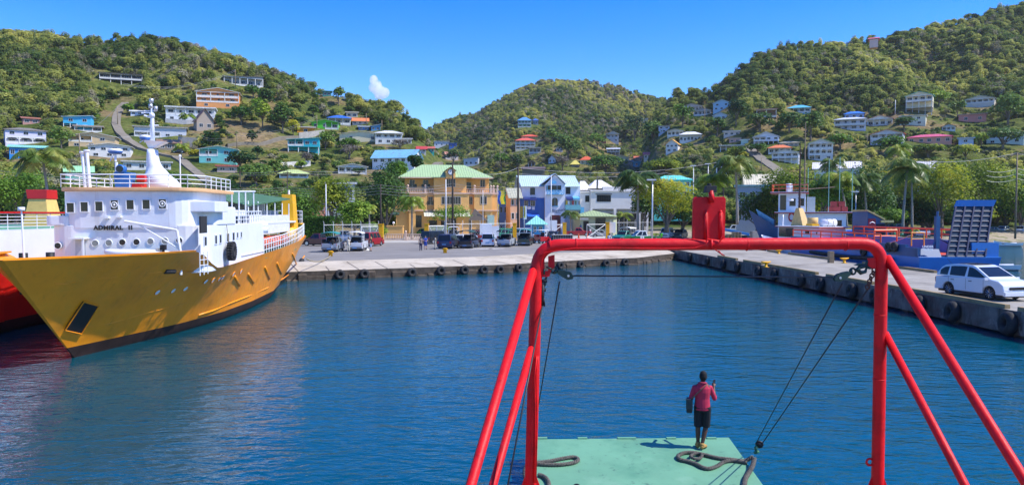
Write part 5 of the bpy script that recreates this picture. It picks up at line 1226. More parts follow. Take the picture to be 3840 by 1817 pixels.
# hedge, garden balustrade and low wall
t = thing('hedge', 'clipped bright green hedge beside the yellow ferry stern', 'hedge', P(1185, 880, 110)); t.location.z = DZ
r_ = np.random.default_rng(3); n = 5200; w_, d_, h_ = 4.6, 2.0, 4.0
face = r_.integers(0, 4, n); xs = r_.uniform(-w_/2, w_/2, n); ys = r_.uniform(0, d_, n); zs = r_.uniform(0.1, h_, n)
xs = np.where(face == 2, w_/2*np.sign(xs), xs); ys = np.where(face <= 1, 0, ys); zs = np.where(face == 3, h_, zs); pos = np.stack([xs,ys,zs],-1)+r_.normal(size=(n,3))*0.08
nr = r_.normal(size=(n,3)); nr /= np.linalg.norm(nr,axis=1)[:,None]; uu = np.cross(nr, r_.normal(size=(n,3))); uu /= np.linalg.norm(uu,axis=1)[:,None]; vv = np.cross(nr,uu); sz = 0.13
o = bpy.data.objects.new('foliage', quads_mesh('foliage', np.stack([pos-uu*sz,pos-vv*sz*.6,pos+uu*sz,pos+vv*sz*.6],1).reshape(-1,3), M_leafG)); COL.objects.link(o); o.parent = t
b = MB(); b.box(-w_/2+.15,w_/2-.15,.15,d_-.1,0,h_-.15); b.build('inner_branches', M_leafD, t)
A = P(1440, 870, 126); t = thing('garden_fence', 'low turned-post garden balustrade left of the clock building', 'fence', (A.x, 126, DZ)); L_ = 7.5; b = MB(); b.box(0,L_,-.08,.08,1.0,1.12); b.box(0,L_,-.1,.1,.05,.2)
for i in range(26): x = (i+.5)*L_/26; b.tube([(x,0,.2),(x,0,.55),(x,0,1.0)], [.05,.1,.05], 6)
b.build('rail', M_orgp, t, fixn=False)
for x in (0, 3.7, 7.5): b = MB(); b.box(x-.2,x+.2,-.2,.2,0,1.3); b.ell((x,0,1.5),(.2,.2,.2),10,6); b.build('post', M_orgp, t, fixn=False)
b = MB(); b.box(-1.5,1.5,-.5,.5,0,2.2); b.box(-1.6,1.6,-.6,.6,2.2,2.35); o = b.build('garden_wall', M_org); o.location = (P(1482,850,138).x, 138, DZ); tag(o, 'short orange garden wall pier with a globe lamp', 'wall')
b = MB(); b.tube([(0,0,0),(0,0,.3)], .06, 8); b.ell((0,0,.5),(.24,.24,.24),12,8); o = b.build('globe_lamp', M_white, None, True); o.location = (P(1476,850,138).x, 138, DZ+2.35); tag(o, 'white globe lamp on the orange garden wall', 'lamp')

# ------------------------------------------------------------------ poles and wires
def pole(px, top, Y, label, m, r=0.14, arm=None, name='utility_pole', lamp=False, base=DZ):
    p = P(px, top, Y); H = p.z-base; t = thing(name, label, 'pole' if not lamp else 'street lamp', (p.x, Y, base)); b = MB()
    b.tube([(0,0,-0.5),(0,0,H*.5),(0,0,H)], [r*1.2,r,r*.75], 8); b.build('post', m, t, True, fixn=False)
    if arm:
        b = MB()
        for k in range(arm): b.box(-0.9, 0.9, -0.06, 0.06, H-0.5-k*0.7, H-0.38-k*0.7)
        for k in range(arm):
            for x in (-.8,-.3,.3,.8): b.tube([(x,0,H-.38-k*.7),(x,0,H-.2-k*.7)], .04, 5)
        b.build('crossarm', m, t, fixn=False)
    if lamp:
        b = MB(); b.box(-0.75, 0.45, -0.2, 0.2, H-0.02, H+0.16); b.build('lamp_head', mat('lamp_head', (0.6,0.6,0.6), 0.4), t)
    return p
pole(1697, 607, 127, 'tall dark utility pole in front of the clock', M_wood_dark, 0.17, 1)
pole(1943, 625, 138, 'dark utility pole between the clock building and the blue hall', M_wood_dark, 0.2, 1)
pole(1427, 690, 113, 'dark pole above the leftmost yellow pillar', M_wood_dark, 0.14)
pole(1077, 640, 160, 'thin dark pole behind the green ferry canopy', M_wood_dark, 0.14, 1)
pole(900, 640, 160, 'dark pole among the trees above the green canopy', M_wood_dark, 0.14, 1)
pole(1222, 690, 112, 'slim white lamp pole beside the ferry stern', M_fence, 0.09)
pole(1672, 672, 118, 'silver flag staff left of the dark pole', M_fence, 0.09)
pole(1811, 713, 135, 'thin flag staff right of the clock building centre', M_fence, 0.06)
pole(2067, 658, 125, 'slim grey lamp pole before the blue hall gable', M_fence, 0.08)
pole(2447, 676, 98, 'tall grey lamp post with a flat head beside the green pickup', M_steel, 0.11, lamp=True, name='lamp_post')
pole(2601, 622, 165, 'distant floodlight mast above the turquoise roof', M_fence, 0.1, lamp=True, name='lamp_post')
pole(2656, 615, 170, 'second distant floodlight mast nearer the tall palm', M_fence, 0.1, lamp=True, name='lamp_post')
pole(2714, 600, 150, 'dark pole left of the tallest palm', M_wood_dark, 0.14)
pole(3815, 572, 150, 'timber utility pole at the right edge behind the trees', M_wood, 0.17, 1)
pole(3210, 720, 126, 'thin lamp pole behind the trawler', M_steel, 0.08, lamp=True, name='lamp_post')
for a, tp, bs, l in [(2092,480,515,'hill pole above the coral roofs')]: pass
for px, py, h, l in [(440,470,70,'utility pole beside the steep hill road'),(888,560,60,'pole beside the pale aqua house'),(1188,486,55,'pole before the lime green house'),(1373,470,45,'pole right of the orange roof'),(1432,490,40,'pole above the white hip roofed house'),
                     (882,330,70,'pole in front of the unfinished concrete house'),(2413,470,40,'pole in dark trees on the middle hill'),(2580,470,45,'pole left of the grey bungalow'),(2643,490,90,'tall pole in front of the pale blue houses'),(3130,560,60,'pole right of the tall three-level house'),
                     (3253,560,60,'pole left of the scarlet roofed house'),(3358,430,55,'slim pole near the stilted mint roofed house'),(297,620,120,'slanting pole below the long beige house'),(2855,640,50,'lamp pole beside the winding road'),(1875,650,130,'tall thin pole above the brown panel shed')]:
    p = hit(px, py)
    if p: pole(px, py-h, p.y, l, M_wood if 'slim' not in l else M_fence, 0.16, base=p.z-0.3)
M_cable = mat('grey_cable', (0.25, 0.25, 0.25), 0.6)
M_cablel = mat('pale_cable', (0.5, 0.5, 0.48), 0.5)
def wires(pts, label, r=0.02, sag=0.8, m=None, n=1, dz=0.5):
    t = thing('overhead_wire', label, 'wire', P(*pts[0]), 0, 'overhead wires'); o0 = t.location.copy()
    for k in range(n):
        Q = [P(*q)-Vector((0,0,dz*k)) for q in pts]; q = []
        for a, c in zip(Q[:-1], Q[1:]):
            for i in range(14): f = i/14; v = a.lerp(c, f); v.z -= sag*4*f*(1-f); q.append(v-o0)
        q.append(Q[-1]-o0); b = MB(); b.tube(q, r, 4, False); b.build('strand', m or M_cable, t, fixn=False)
wires([(700,693,118),(1077,702,140),(1427,693,113),(1697,688,127),(1943,694,138)], 'bundle of overhead wires running behind the ferry to the clock building', n=4, dz=0.45, sag=0.5)
wires([(1697,611,127),(1943,628,138),(2714,604,150)], 'long pale wire over the blue hall roof', 0.022, 1.6, M_cablel)
wires([(1943,650,138),(2500,648,150),(2714,660,150)], 'second long wire above the white shops', 0.02, 0.8, M_cablel)
wires([(0,640,130),(300,645,150),(560,640,150)], 'wires across the left edge behind the ferry', n=3, dz=0.5, sag=0.6)
wires([(440,402,250),(250,545,240)], 'wire from the steep hill road down to the left', 0.05, 1)
wires([(440,515,200),(590,470,235)], 'pale wire crossing in front of the ship mast', 0.03, 1, M_cablel)
wires([(460,312,300),(882,262,330)], 'double wire over the left woods', 0.03, 4, M_cablel, 2, 0.6)
wires([(720,493,230),(888,500,225),(1188,434,260)], 'double wire crossing the bare slope', 0.03, 2, M_cable, 2, 0.6)
wires([(720,632,185),(1077,640,160),(1540,620,170)], 'wire crossing the foot of the left slope', 0.04, 0.8, M_cable, 2, 0.5)
wires([(3400,600,150),(3815,573,150),(3990,560,150)], 'wire over the right-hand trees to the edge', 0.05, 1.0)
wires([(3700,640,150),(3815,632,150),(3990,640,150)], 'three short wires at the right edge pole', 0.03, 0.5, M_cablel, 3, 1.0)
# flag on the clock building staff
p = P(1866, 715, 140); t = thing('flag', 'yellow and green flag hanging at the right corner of the clock building', 'flag', (p.x, 140, DZ)); b = MB(); b.tube([(0,0,0),(0,0,p.z-DZ+0.6)], 0.05, 6); b.build('staff', M_steel, t, fixn=False)
b = MB(); z1 = p.z-DZ
rgs = [[(0.05+0.12*math.sin(k*1.3)+x*w_, 0.15*math.sin(k*0.8+x*3), z1-k*0.42) for x, w_ in ((0,1),(0.33,1.5),(0.66,1.8),(1.0,1.4))] for k in range(7)]
b.rings(rgs, False, False, False); b.m = [0 if i % 3 == 0 else (1 if i % 3 == 1 else 2) for i in range(len(b.m))]
b.build('flag_cloth', [mat('flag_blue','#1f4fa8'), mat('flag_yellow','#f0d020'), mat('flag_green','#1f8a3a')], t, True, fixn=False)
# lone small cloud
M_cloud = bpy.data.materials.new('cloud_vapour'); M_cloud.use_nodes = True; nn_ = M_cloud.node_tree; nn_.nodes.clear()
oo = nn_.nodes.new('ShaderNodeOutputMaterial'); vv_ = nn_.nodes.new('ShaderNodeVolumePrincipled'); vv_.inputs['Color'].default_value = (1,1,1,1); vv_.inputs['Anisotropy'].default_value = 0.3
tcn = nn_.nodes.new('ShaderNodeTexCoord'); nzn = nn_.nodes.new('ShaderNodeTexNoise'); nzn.inputs['Scale'].default_value = 0.045; nzn.inputs['Detail'].default_value = 4
mrn = nn_.nodes.new('ShaderNodeMapRange'); mrn.inputs['From Min'].default_value = 0.30; mrn.inputs['From Max'].default_value = 0.52; mrn.inputs['To Max'].default_value = 0.05
nn_.links.new(tcn.outputs['Object'], nzn.inputs['Vector']); nn_.links.new(nzn.outputs['Fac'], mrn.inputs['Value']); nn_.links.new(mrn.outputs[0], vv_.inputs['Density']); nn_.links.new(vv_.outputs[0], oo.inputs['Volume'])
b = MB(); c0 = P(1420, 332, 3000)
for px, py, r1, r2 in [(1402,302,16,20),(1412,320,20,22),(1420,340,26,22),(1434,350,26,20),(1445,345,16,16),(1405,292,8,10),(1424,362,20,12),(1396,330,14,16)]:
    q = P(px, py, 3000)-c0; b.ell(tuple(q), (r1*1.083, 28, r2*1.083), 14, 10)
o = b.build('cloud', M_cloud, None, True, loc=c0, fixn=False); md = o.modifiers.new('merge', 'REMESH'); md.mode = 'VOXEL'; md.voxel_size = 3.0; tag(o, kind='structure')
# ------------------------------------------------------------------ ships
class Ship:
    def __init__(s, T, rz, name, label, cat='ship', group=None):
        s.T = Vector((T[0], T[1], 0)); s.rz = rz; s.a = Vector((-math.sin(rz), math.cos(rz), 0)); s.n = Vector((math.cos(rz), math.sin(rz), 0))
        s.t = thing(name, label, cat, s.T, rz, group)
    def _loc(s, px, py, Y):
        p = P(px, py, Y)-s.T; return Vector((p.dot(s.n), p.dot(s.a), p.z))
    def at_x(s, px, py, x):       # point on the line of sight where the ship's own x is given
        d = ray(px, py); Y = (x+s.T.dot(s.n))/(d.x*s.n.x+s.n.y); return s._loc(px, py, Y)
    def at_y(s, px, py, y):
        d = ray(px, py); Y = (y+s.T.dot(s.a))/(d.x*s.a.x+s.a.y); return s._loc(px, py, Y)
M_syel = mat('ferry_yellow', (1.0, 0.305, 0.002), 0.42, 0.10, 0.5, 0.1, 0, 0.5, '#8a4a08', 0.30, 0.0)
def dents(m, sc=0.9, st=0.6, dist=0.12):
    t = m.node_tree; n = t.nodes; L = t.links; b = n['Principled BSDF']
    tc = n.new('ShaderNodeTexCoord'); q = n.new('ShaderNodeTexNoise'); q.inputs['Scale'].default_value = sc; q.inputs['Detail'].default_value = 2; L.new(tc.outputs['Object'], q.inputs['Vector'])
    bp = n.new('ShaderNodeBump'); bp.inputs['Strength'].default_value = st; bp.inputs['Distance'].default_value = dist; L.new(q.outputs['Fac'], bp.inputs['Height']); L.new(bp.outputs[0], b.inputs['Normal'])
dents(M_syel)
streaks(M_syel, '#8a4a08', .28, 2.5, .2, .56, .7); streaks(M_syel, '#c98a2a', .5, .5, .5)
M_boot = mat('boot_topping', (0.035, 0.018, 0.014), 0.7, 0.4, 1.5, 0.3, 0, 0.3, '#5b4a3c', 0.3)
M_sw = mat('ship_white', (0.74, 0.76, 0.80), 0.4, 0.03, 0.6, 0, 0, 0.5, '#a89a88', 0.25); dents(M_sw, 0.7, 0.35, 0.06)
streaks(M_sw, '#9a8468', .3, 2.5, .25, .58, .72)
M_tan = mat('tan_deck_edge', (0.72, 0.42, 0.2), 0.6, 0.06)
M_gdeck = mat('green_deck', (0.10, 0.27, 0.18), 0.7, 0.15)
M_rail = mat('rail_white', (0.78, 0.79, 0.8), 0.4, 0.03)
M_funnel = mat('funnel_yellow', (0.82, 0.42, 0.01), 0.45, 0.06, 0.8)
M_orange = mat('raft_orange', (0.68, 0.12, 0.05), 0.5, 0.15, 2)
M_black = mat('flat_black', (0.008, 0.008, 0.009), 0.6, 0.2)
M_sblue = mat('equipment_blue', (0.02, 0.13, 0.42), 0.4, 0.15)
M_red = mat('ship_red', (0.55, 0.012, 0.008), 0.4, 0.12, 0.5, 0, 0, 0.5, '#3a0a08', 0.4)
def hull(sh, zd, hbD, hbW, s0, s1, zlo, zhi, name, m, nz=10, ns=44, top=False, bevelz=None, cap=False, dk=None):
    """zd(q): sheer height; hbD/hbW: half breadth at deck / waterline along q; s0(z), s1(z): ends"""
    b = MB(); qs = [(i/ns)**1.25 for i in range(ns+1)]; rgs = []
    for side in (1, -1):
        rows = []
        for q in qs:
            zt = min(zhi, zd(q)) if zhi is not None else zd(q)
            col = []
            for k in range(nz+1):
                z = zlo+(zt-zlo)*k/nz; t = max(0, min(1, z/zd(q))); hb = hbW(q)+(hbD(q)-hbW(q))*t**1.25
                if z < 0: hb *= max(0.3, 1+z*0.5)
                s = s0(z)+q*(s1(z)-s0(z)); col.append((side*hb, s, z))
            rows.append(col)
        o = len(b.v); b.v += [p for c in rows for p in c]; N = nz+1
        for i in range(ns):
            for k in range(nz):
                f = (o+i*N+k, o+(i+1)*N+k, o+(i+1)*N+k+1, o+i*N+k+1); b.f.append(f if side > 0 else f[::-1]); b.m.append(0)
        rgs.append(rows)
    R, L_ = rgs
    b.add(R[0]+L_[0], [tuple(range(nz+1))+tuple(range(2*nz+1, nz, -1))])
    b.add(R[-1]+L_[-1], [tuple(range(nz+1))[::-1]+tuple(range(nz+1, 2*nz+2))])
    return b.build(name, m, sh.t, True)
def itp(xs, ys): return lambda q: float(np.interp(q, xs, ys))
Y1 = Ship((-16.7, 24.0), math.radians(5.74), 'yellow_ferry', 'yellow-hulled ferry with white superstructure and the name ADMIRAL II, moored stern to the quay', 'ferry')
LEN = 38.4
zd = itp([0,.19,.205,.225,.24,.6,.8,1], [4.12,4.02,3.85,3.3,3.1,3.42,3.62,3.85])
hD = itp([0,.02,.05,.09,.14,.2,.3,.6,.85,.95,1], [.12,.75,1.6,2.55,3.4,3.95,4.1,4.1,3.85,3.5,3.1])
hW = itp([0,.04,.1,.2,.35,.5,.7,.85,.95,1], [.02,.4,.95,1.9,2.8,3.15,3.1,2.5,1.5,.7])
s0 = lambda z: 4.8*(1-max(-.3, z)/4.12)
s1 = lambda z: 33.5+min(1, max(0, z/2.2))*(LEN-33.5)
hull(Y1, zd, hD, hW, s0, s1, 0.48, None, 'hull', M_syel, 14, 60)
hull(Y1, zd, lambda q: hD(q)-0.01, hW, s0, s1, -1.0, 0.478, 'boot_top', M_boot, 5, 60)
T = Y1.t
def side_x(s, z):    # x of the visible hull side at ship station s and height z
    q = (s-s0(z))/(s1(z)-s0(z)); q = min(1, max(0, q)); return hW(q)+(hD(q)-hW(q))*max(0, min(1, z/zd(q)))**1.25
def on_hull(px, py, it=12):
    x = 4.0
    for _ in range(it):
        p = Y1.at_x(px, py, x); x = x*0.4+0.6*side_x(p.y, p.z)
    return Y1.at_x(px, py, x)
# decks
b = MB(); pl = [((side_x(s0(2.8)+q*(LEN-s0(2.8)), 2.8)-0.22)*sg, s0(2.8)+q*(LEN-s0(2.8))) for sg, qs in ((1, np.linspace(0.02, 0.97, 24)), (-1, np.linspace(0.97, 0.02, 24))) for q in qs]
b.prism(pl, 2.7, 2.8); b.build('deck', M_gdeck, T)
n = 40
for sg in (1, -1):
    b = MB()
    for i in range(n):
        qa, qb = i/n*0.19, (i+1)/n*0.19
        p1 = (sg*hD(qa), s0(zd(qa))+qa*(LEN-s0(zd(qa)))); p2 = (sg*hD(qb), s0(zd(qb))+qb*(LEN-s0(zd(qb))))
        b.hexa([(p1[0],p1[1],zd(qa)-.02),(p1[0]*.94,p1[1]+.05,zd(qa)-.02),(p2[0]*.94,p2[1]+.05,zd(qb)-.02),(p2[0],p2[1],zd(qb)-.02)],[(p1[0]*1.01,p1[1],zd(qa)+.05),(p1[0]*.94,p1[1]+.05,zd(qa)+.05),(p2[0]*.94,p2[1]+.05,zd(qb)+.05),(p2[0]*1.01,p2[1],zd(qb)+.05)])
    b.build('bulwark_rail', M_syel, T, fixn=False)
# superstructure
FS = 8.4
def rr(x0, x1, y0, y1, r, n=6, rb=0.05):
    pts = []
    for cx, cy, a0, rad in ((x1-r, y0+r, -90, r), (x1-rb, y1-rb, 0, rb), (x0+rb, y1-rb, 90, rb), (x0+r, y0+r, 180, r)):
        for k in range(n+1): a = math.radians(a0+90*k/n); pts.append((cx+rad*math.cos(a), cy+rad*math.sin(a)))
    return pts
xl = Y1.at_y(165, 850, FS).x; xr = Y1.at_y(722, 850, FS).x
b = MB(); b.prism(rr(xl, 3.92, FS, 19.6, 1.1), 3.0, 5.12); lower = b.build('lower_house', M_sw, T, bevel=0.03)
zt = Y1.at_y(450, 716, FS).z; xbl = Y1.at_y(212, 780, FS).x
b = MB(); b.prism(rr(xbl, 3.45, FS-0.05, 13.6, 1.0), 5.0, zt); bridge = b.build('bridge', M_sw, T, bevel=0.03)
b = MB(); b.prism(rr(xbl-0.1, 3.75, FS-0.2, 13.9, 1.1), zt, zt+0.16); b.build('bridge_roof', M_tan, T, bevel=0.04)
ZR = zt+0.16
b = MB(); b.prism(rr(xl, xbl+0.5, FS, 12.0, 0.3), 5.12, 5.55); b.build('port_wing', M_sw, T, bevel=0.05)
b = MB()   # starboard wing with canted front
b.prism([(2.7,FS+0.25),(4.25,FS+0.5),(4.25,11.0),(3.4,11.0)], 5.72, 6.2); b.prism([(3.3,FS+2.2),(3.9,FS+2.2),(3.9,13.5),(3.3,13.5)], 5.12, 5.98); b.build('starboard_wing', M_sw, T, bevel=0.04)
b = MB(); b.prism(rr(2.2, 3.96, 9.6, 13.4, 0.9), 5.12, 5.95); b.build('side_house', M_sw, T, bevel=0.05)
def front_window(px, py, disc=False):
    p = Y1.at_y(px, py, FS-0.05); b = MB(); w, h, t = 0.15, 0.2, 0.035
    for x0_, x1_, z0_, z1_ in ((-w-t,w+t,-h-t,-h),(-w-t,w+t,h,h+t),(-w-t,-w,-h,h),(w,w+t,-h,h)): b.box(p.x+x0_, p.x+x1_, FS-0.1, FS-0.04, p.z+z0_, p.z+z1_)
    b.k = 1; b.box(p.x-w, p.x+w, FS-0.065, FS-0.04, p.z-h, p.z+h); o = b.build('bridge_window', [M_sw, M_glass], T, fixn=False)
    if disc: d = MB(); d.torus((p.x,FS-0.1,p.z), (0,1,0), 0.12, 0.022, 18, 6); d.tube([(p.x,FS-.12,p.z),(p.x,FS-.07,p.z)], 0.05, 10); d.build('clear_view_screen', M_rail, o, True, fixn=False)
for i, (px, py) in enumerate([(265,778),(317,775),(372,773),(430,768),(489,767),(549,766),(610,764)]): front_window(px, py, i in (3, 6))
def porthole(p, ax, r, name='porthole', gm=M_glass, parent=T, rim=M_sw):
    b = MB(); ax = Vector(ax).normalized(); b.torus(p, ax, r, 0.022, 20, 6); o = b.build(name, rim, parent, True, fixn=False)
    b = MB(); b.tube([Vector(p)-ax*0.02, Vector(p)+ax*0.012], r, 20); b.build('pane', gm, o)
M_pg2 = mat('grey_porthole_glass', (0.2,0.22,0.22), 0.2, 0.2)
for i, (px, py) in enumerate([(217,921),(357,912),(408,910),(459,908),(512,907),(564,905),(618,903),(672,901)]):
    p = Y1.at_y(px, py, FS); porthole((p.x, FS-0.012, p.z), (0,-1,0), 0.145, gm=M_pg2 if i in (1,2,5,6) else M_glass)
M_letter = mat('black_lettering', (0.01,0.01,0.012), 0.5)
p = Y1.at_y(354, 861, FS); text_obj('name_lettering', 'ADMIRAL', 0.26, M_letter, T, (p.x, FS-0.07, p.z), (PI/2,0,0), 0.012, 'LEFT', 1.02, 1.12, 0.010)
p = Y1.at_y(484, 860, FS); text_obj('name_lettering', 'II', 0.26, M_letter, T, (p.x, FS-0.07, p.z), (PI/2,0,0), 0.012, 'LEFT', 1.0, 1.3, 0.010)
for px, py in ((407,816),(452,813)):
    p = Y1.at_y(px, py, FS); b = MB(); b.box(p.x-.09,p.x+.09,FS-.22,FS,p.z-.03,p.z+.06); b.box(p.x-.02,p.x+.02,FS-.12,FS,p.z-.1,p.z); b.build('floodlight', M_rail, T)
p = Y1.at_y(277, 892, FS); q = Y1.at_y(335, 892, FS); b = MB(); b.box(p.x,q.x,FS-.55,FS,p.z-.03,p.z+.03); b.box(q.x-.1,q.x-.02,FS-.5,FS-.44,3.0,p.z-.03); b.build('door_canopy', M_sw, T)
b = MB(); b.box(p.x+.06,q.x-.15,FS-.02,FS-.005,3.05,p.z-.1); b.build('door', mat('ship_door', (0.5,0.53,0.58), 0.5), T)
# side windows of the lower house
def side_win(px, py, w, h, x=3.92, name='side_window', m=M_glass):
    p = Y1.at_x(px, py, x); b = MB(); b.box(x-0.01, x+0.018, p.y-w/2, p.y+w/2, p.z-h/2, p.z+h/2); b.k = 1
    for s_ in (-1, 1): b.box(x-0.01, x+0.035, p.y+s_*w/2-.02, p.y+s_*w/2+.02, p.z-h/2-.03, p.z+h/2+.03); b.box(x-.01, x+.035, p.y-w/2, p.y+w/2, p.z+s_*h/2-.02, p.z+s_*h/2+.02)
    return b.build(name, [m, M_sw], T, fixn=False)
for px, py, w, h in [(769,904,.35,.42),(808,898,.35,.42),(825,895,.35,.42),(853,890,.45,.42),(874,886,.4,.42),(889,881,.3,.3),(903,879,.3,.3)]: side_win(px, py, w, h)
p = Y1.at_x(762, 841, 3.96); b = MB(); b.box(3.93, 3.99, p.y-.45, p.y+.45, p.z-.38, p.z+.36); b.build('side_opening', M_dark, T)
b = MB(); b.box(3.9, 3.97, 14.5, 19.5, 3.42, 3.47); b.build('rubbing_strip', M_sw, T)
b = MB(); b.ell((3.7, 19.9, 4.95), (0.42,0.42,0.3), 14, 8, -.3, 1); b.tube([(3.7,19.9,4.5),(3.7,19.9,4.95)], 0.4, 14); b.build('vent_cowl', M_sw, T, True)
# hull details
for px, py in [(590,1094),(649,1088),(695,1081),(771,1054),(798,1050),(823,1044),(835,1040),(875,1027),(903,1017)]:
    p = on_hull(px, py); p2 = on_hull(px+6, py); p3 = on_hull(px, py-8); nn = (p2-p).cross(p3-p).normalized(); nn = nn if nn.x > 0 else -nn
    porthole(p+nn*0.01, nn, 0.14, 'hull_porthole', M_rail, T, M_syel)  # white panes put the light on the glass into the colour
b = MB(); q = [on_hull(px, py) for px, py in ((311,1128),(367,1144),(302,1247),(241,1234))]; nn = (q[1]-q[0]).cross(q[3]-q[0]).normalized(); nn = nn if nn.x > 0 else -nn
b.extr([p_+nn*0.05 for p_ in q], -nn*0.35); b.build('anchor_pocket', M_black, T)
b = MB(); b.tube([q[0]+nn*.06, q[1]+nn*.06, q[2]+nn*.06, q[3]+nn*.06, q[0]+nn*.06], 0.025, 5); b.build('anchor_pocket_rim', M_syel, T, fixn=False)
b = MB(); pa, pb = on_hull(622, 1017), on_hull(650, 1016); dd = (pb-pa); b.tube([pa-dd*.1, pa+dd*0.5, pb+dd*.1], 0.11, 10); fl_ = b.build('fairlead', M_dark, T, True, fixn=False); fl_.scale = (1.0, 1.0, 1.0)
def strake(pts, r=0.045, w=0.05, name='rubbing_strake'):
    b = MB(); b.tube([on_hull(*p) for p in pts], r, 6); b.build(name, M_syel, T, True, fixn=False)
for a, c in (((880,1035),(897,1070)),((930,1025),(950,1060)),((993,1000),(1010,1045)),((1038,985),(1054,1025)),((1096,950),(1112,990))): strake([a, ((a[0]+c[0])/2,(a[1]+c[1])/2), c], 0.075, name='hull_rib')
strake([(205,1063),(283,1063)], 0.03); strake([(745,1180),(800,1163),(860,1137),(930,1110),(1000,1080),(1060,1045),(1095,1020)], 0.05); strake([(1112,992),(1130,975),(1142,958)], 0.06)
strake([(250,975),(500,968),(720,975)], 0.018, name='weld_seam'); strake([(240,1060),(420,1040),(600,1020),(745,1018)], 0.02, name='weld_seam'); strake([(250,1238),(420,1210),(560,1170),(700,1135)], 0.02, name='weld_seam'); strake([(330,1115),(520,1110),(680,1090)], 0.012, name='weld_seam')
# bulwark end: curved rails where it drops to the low side
p = Y1.at_x(700, 960, 3.95); b = MB()
for k in range(4): b.tube([(3.95,7.6,3.15+k*.24),(3.95,8.7,3.12+k*.24)], 0.02, 5)
for y in (7.6, 8.15, 8.7): b.tube([(3.95,y,2.95),(3.95,y,3.95)], 0.022, 5)
b.build('side_rail', M_rail, T, fixn=False)
p = Y1.at_x(859, 941, 4.1); b = tyre_mesh(0.42, 0.16, True); o = b.build('tyre_fender', M_rubber, None, True, fixn=False); o.parent = T; o.location = (4.22, p.y, p.z); o.rotation_euler = (0,0,PI/2)
b = MB(); b.tube([(4.0,p.y,5.1),(4.1,p.y,p.z+.4)], 0.02, 5); b.build('fender_rope', M_rope, T, fixn=False)
# rails on the bridge roof
def railing(pts, h, m, parent, name='railing', rows=3, step=0.9, r=0.022, z0=None):
    b = MB(); pts = [Vector(p) for p in pts]
    for k in range(rows): b.tube([p+Vector((0,0,h*(k+1)/rows)) for p in pts], r*(1.25 if k == rows-1 else 0.9), 5)
    for a, c in zip(pts[:-1], pts[1:]):
        n = max(1, int((c-a).length/step))
        for i in range(n+1): v = a.lerp(c, i/n); b.tube([v, v+Vector((0,0,h))], r, 5)
    return b.build(name, m, parent, fixn=False)
p0 = Y1.at_y(228, 712, FS+.1)
railing([(xbl+0.15,13.6,ZR),(xbl+0.15,FS+.1,ZR),(0,FS-.05,ZR),(3.2,FS+.1,ZR),(3.65,FS+1.2,ZR),(3.65,13.6,ZR)], 0.56, M_rail, T, 'roof_railing', 3, 0.8)
zz = 5.12
railing([(3.85,13.7,zz),(3.85,16.5,zz+.02),(3.85,19.3,zz+.05)], 0.62, M_rail, T, 'upper_deck_railing', 3, 0.55, 0.024)
railing([(3.85,19.9,3.15),(3.9,25,3.3),(3.75,31,3.55),(3.5,34.5,3.75),(3.1,37.6,3.88),(1.5,38.0,3.88),(-2.5,38.0,3.88)], 0.95, M_rail, T, 'stern_railing', 3, 0.62, 0.028)
b = MB(); b.prism([(side_x(q,3.2)-.06,q) for q in (19.6,25,31,34.8,37.9)]+[(-3,37.9),(-3.8,19.6)], 3.0, 3.14); b.build('aft_deck', M_gdeck, T)
# passenger deck with green canopy
b = MB(); b.box(-3.3,3.3,13.6,33.0,5.0,5.12); b.build('passenger_deck', M_sw, T)
c1, c2 = Y1.at_x(935, 772, 3.3), Y1.at_x(1086, 748, 3.3)
print('canopy', c1, c2)
zc = (c1.z+c2.z)/2
b = MB(); ya, yb2 = c1.y, c2.y
for sg, xe in ((1, 3.35), (-1, -3.9)):
    b.hexa([(xe,ya,c1.z),(xe,yb2,c2.z),(-.3,yb2,c2.z+.55),(-.3,ya-4.5,c1.z+.95)], [(xe,ya,c1.z+.07),(xe,yb2,c2.z+.07),(-.3,yb2,c2.z+.62),(-.3,ya-4.5,c1.z+1.02)]); b.build('canopy', mat('green_canopy', (0.16,0.34,0.20), 0.7, 0.1, 0.6, 0, 0, 0.3, '#6a8a72', 0.4), T)
b = MB(); b.box(3.18,3.28,c1.y,c2.y,5.12-.75,5.12+.45); b.build('deck_parapet', mat('parapet_white', (0.70,0.70,0.76), 0.5), T)
b = MB()
for i in range(6): y = c1.y+(c2.y-c1.y)*i/5; b.tube([(3.23,y,5.5),(3.23,y,zc)], 0.045, 6); b.tube([(-3.4,y,5.1),(-3.4,y,zc+.1)], 0.045, 6)
b.build('canopy_posts', M_rail, T, fixn=False)
b = MB(); b.box(-3.0,-2.9,c1.y+1,c2.y-1,5.12,zc); b.box(-2.9,2.2,c2.y-3.2,c2.y-3.0,5.12,zc-.05); b.build('cabin_wall', M_sw, T)
b = MB()
for i in range(5): y = c1.y+2+i*2.4; b.box(-2.5,2.4,y,y+.45,5.4,5.48); b.box(-2.5,2.4,y+.4,y+.48,5.48,5.9)
b.build('bench', M_sw, T, fixn=False)
# long pergola frame between bridge and canopy
e0, e1 = Y1.at_x(700, 708, 3.5), Y1.at_x(940, 732, 3.5); b = MB(); zf = zc+0.55
b.tube([(3.4,13.6,ZR),(3.5,c1.y+.5,zf)], 0.05, 6); b.tube([(1.8,13.6,ZR),(2.0,c1.y+1.5,zf)], 0.04, 6)
for y in (14.6, 16.0, 17.4, c1.y+.4): f = (y-13.6)/(c1.y+.5-13.6); b.tube([(3.45,y,5.1),(3.45,y,ZR+(zf-ZR)*f)], 0.04, 6)
b.build('pergola_frame', M_rail, T, fixn=False)
b = MB(); b.box(1.0,3.2,14.8,18.6,5.5,5.85); b.build('deck_locker', M_sw, T, bevel=0.05)
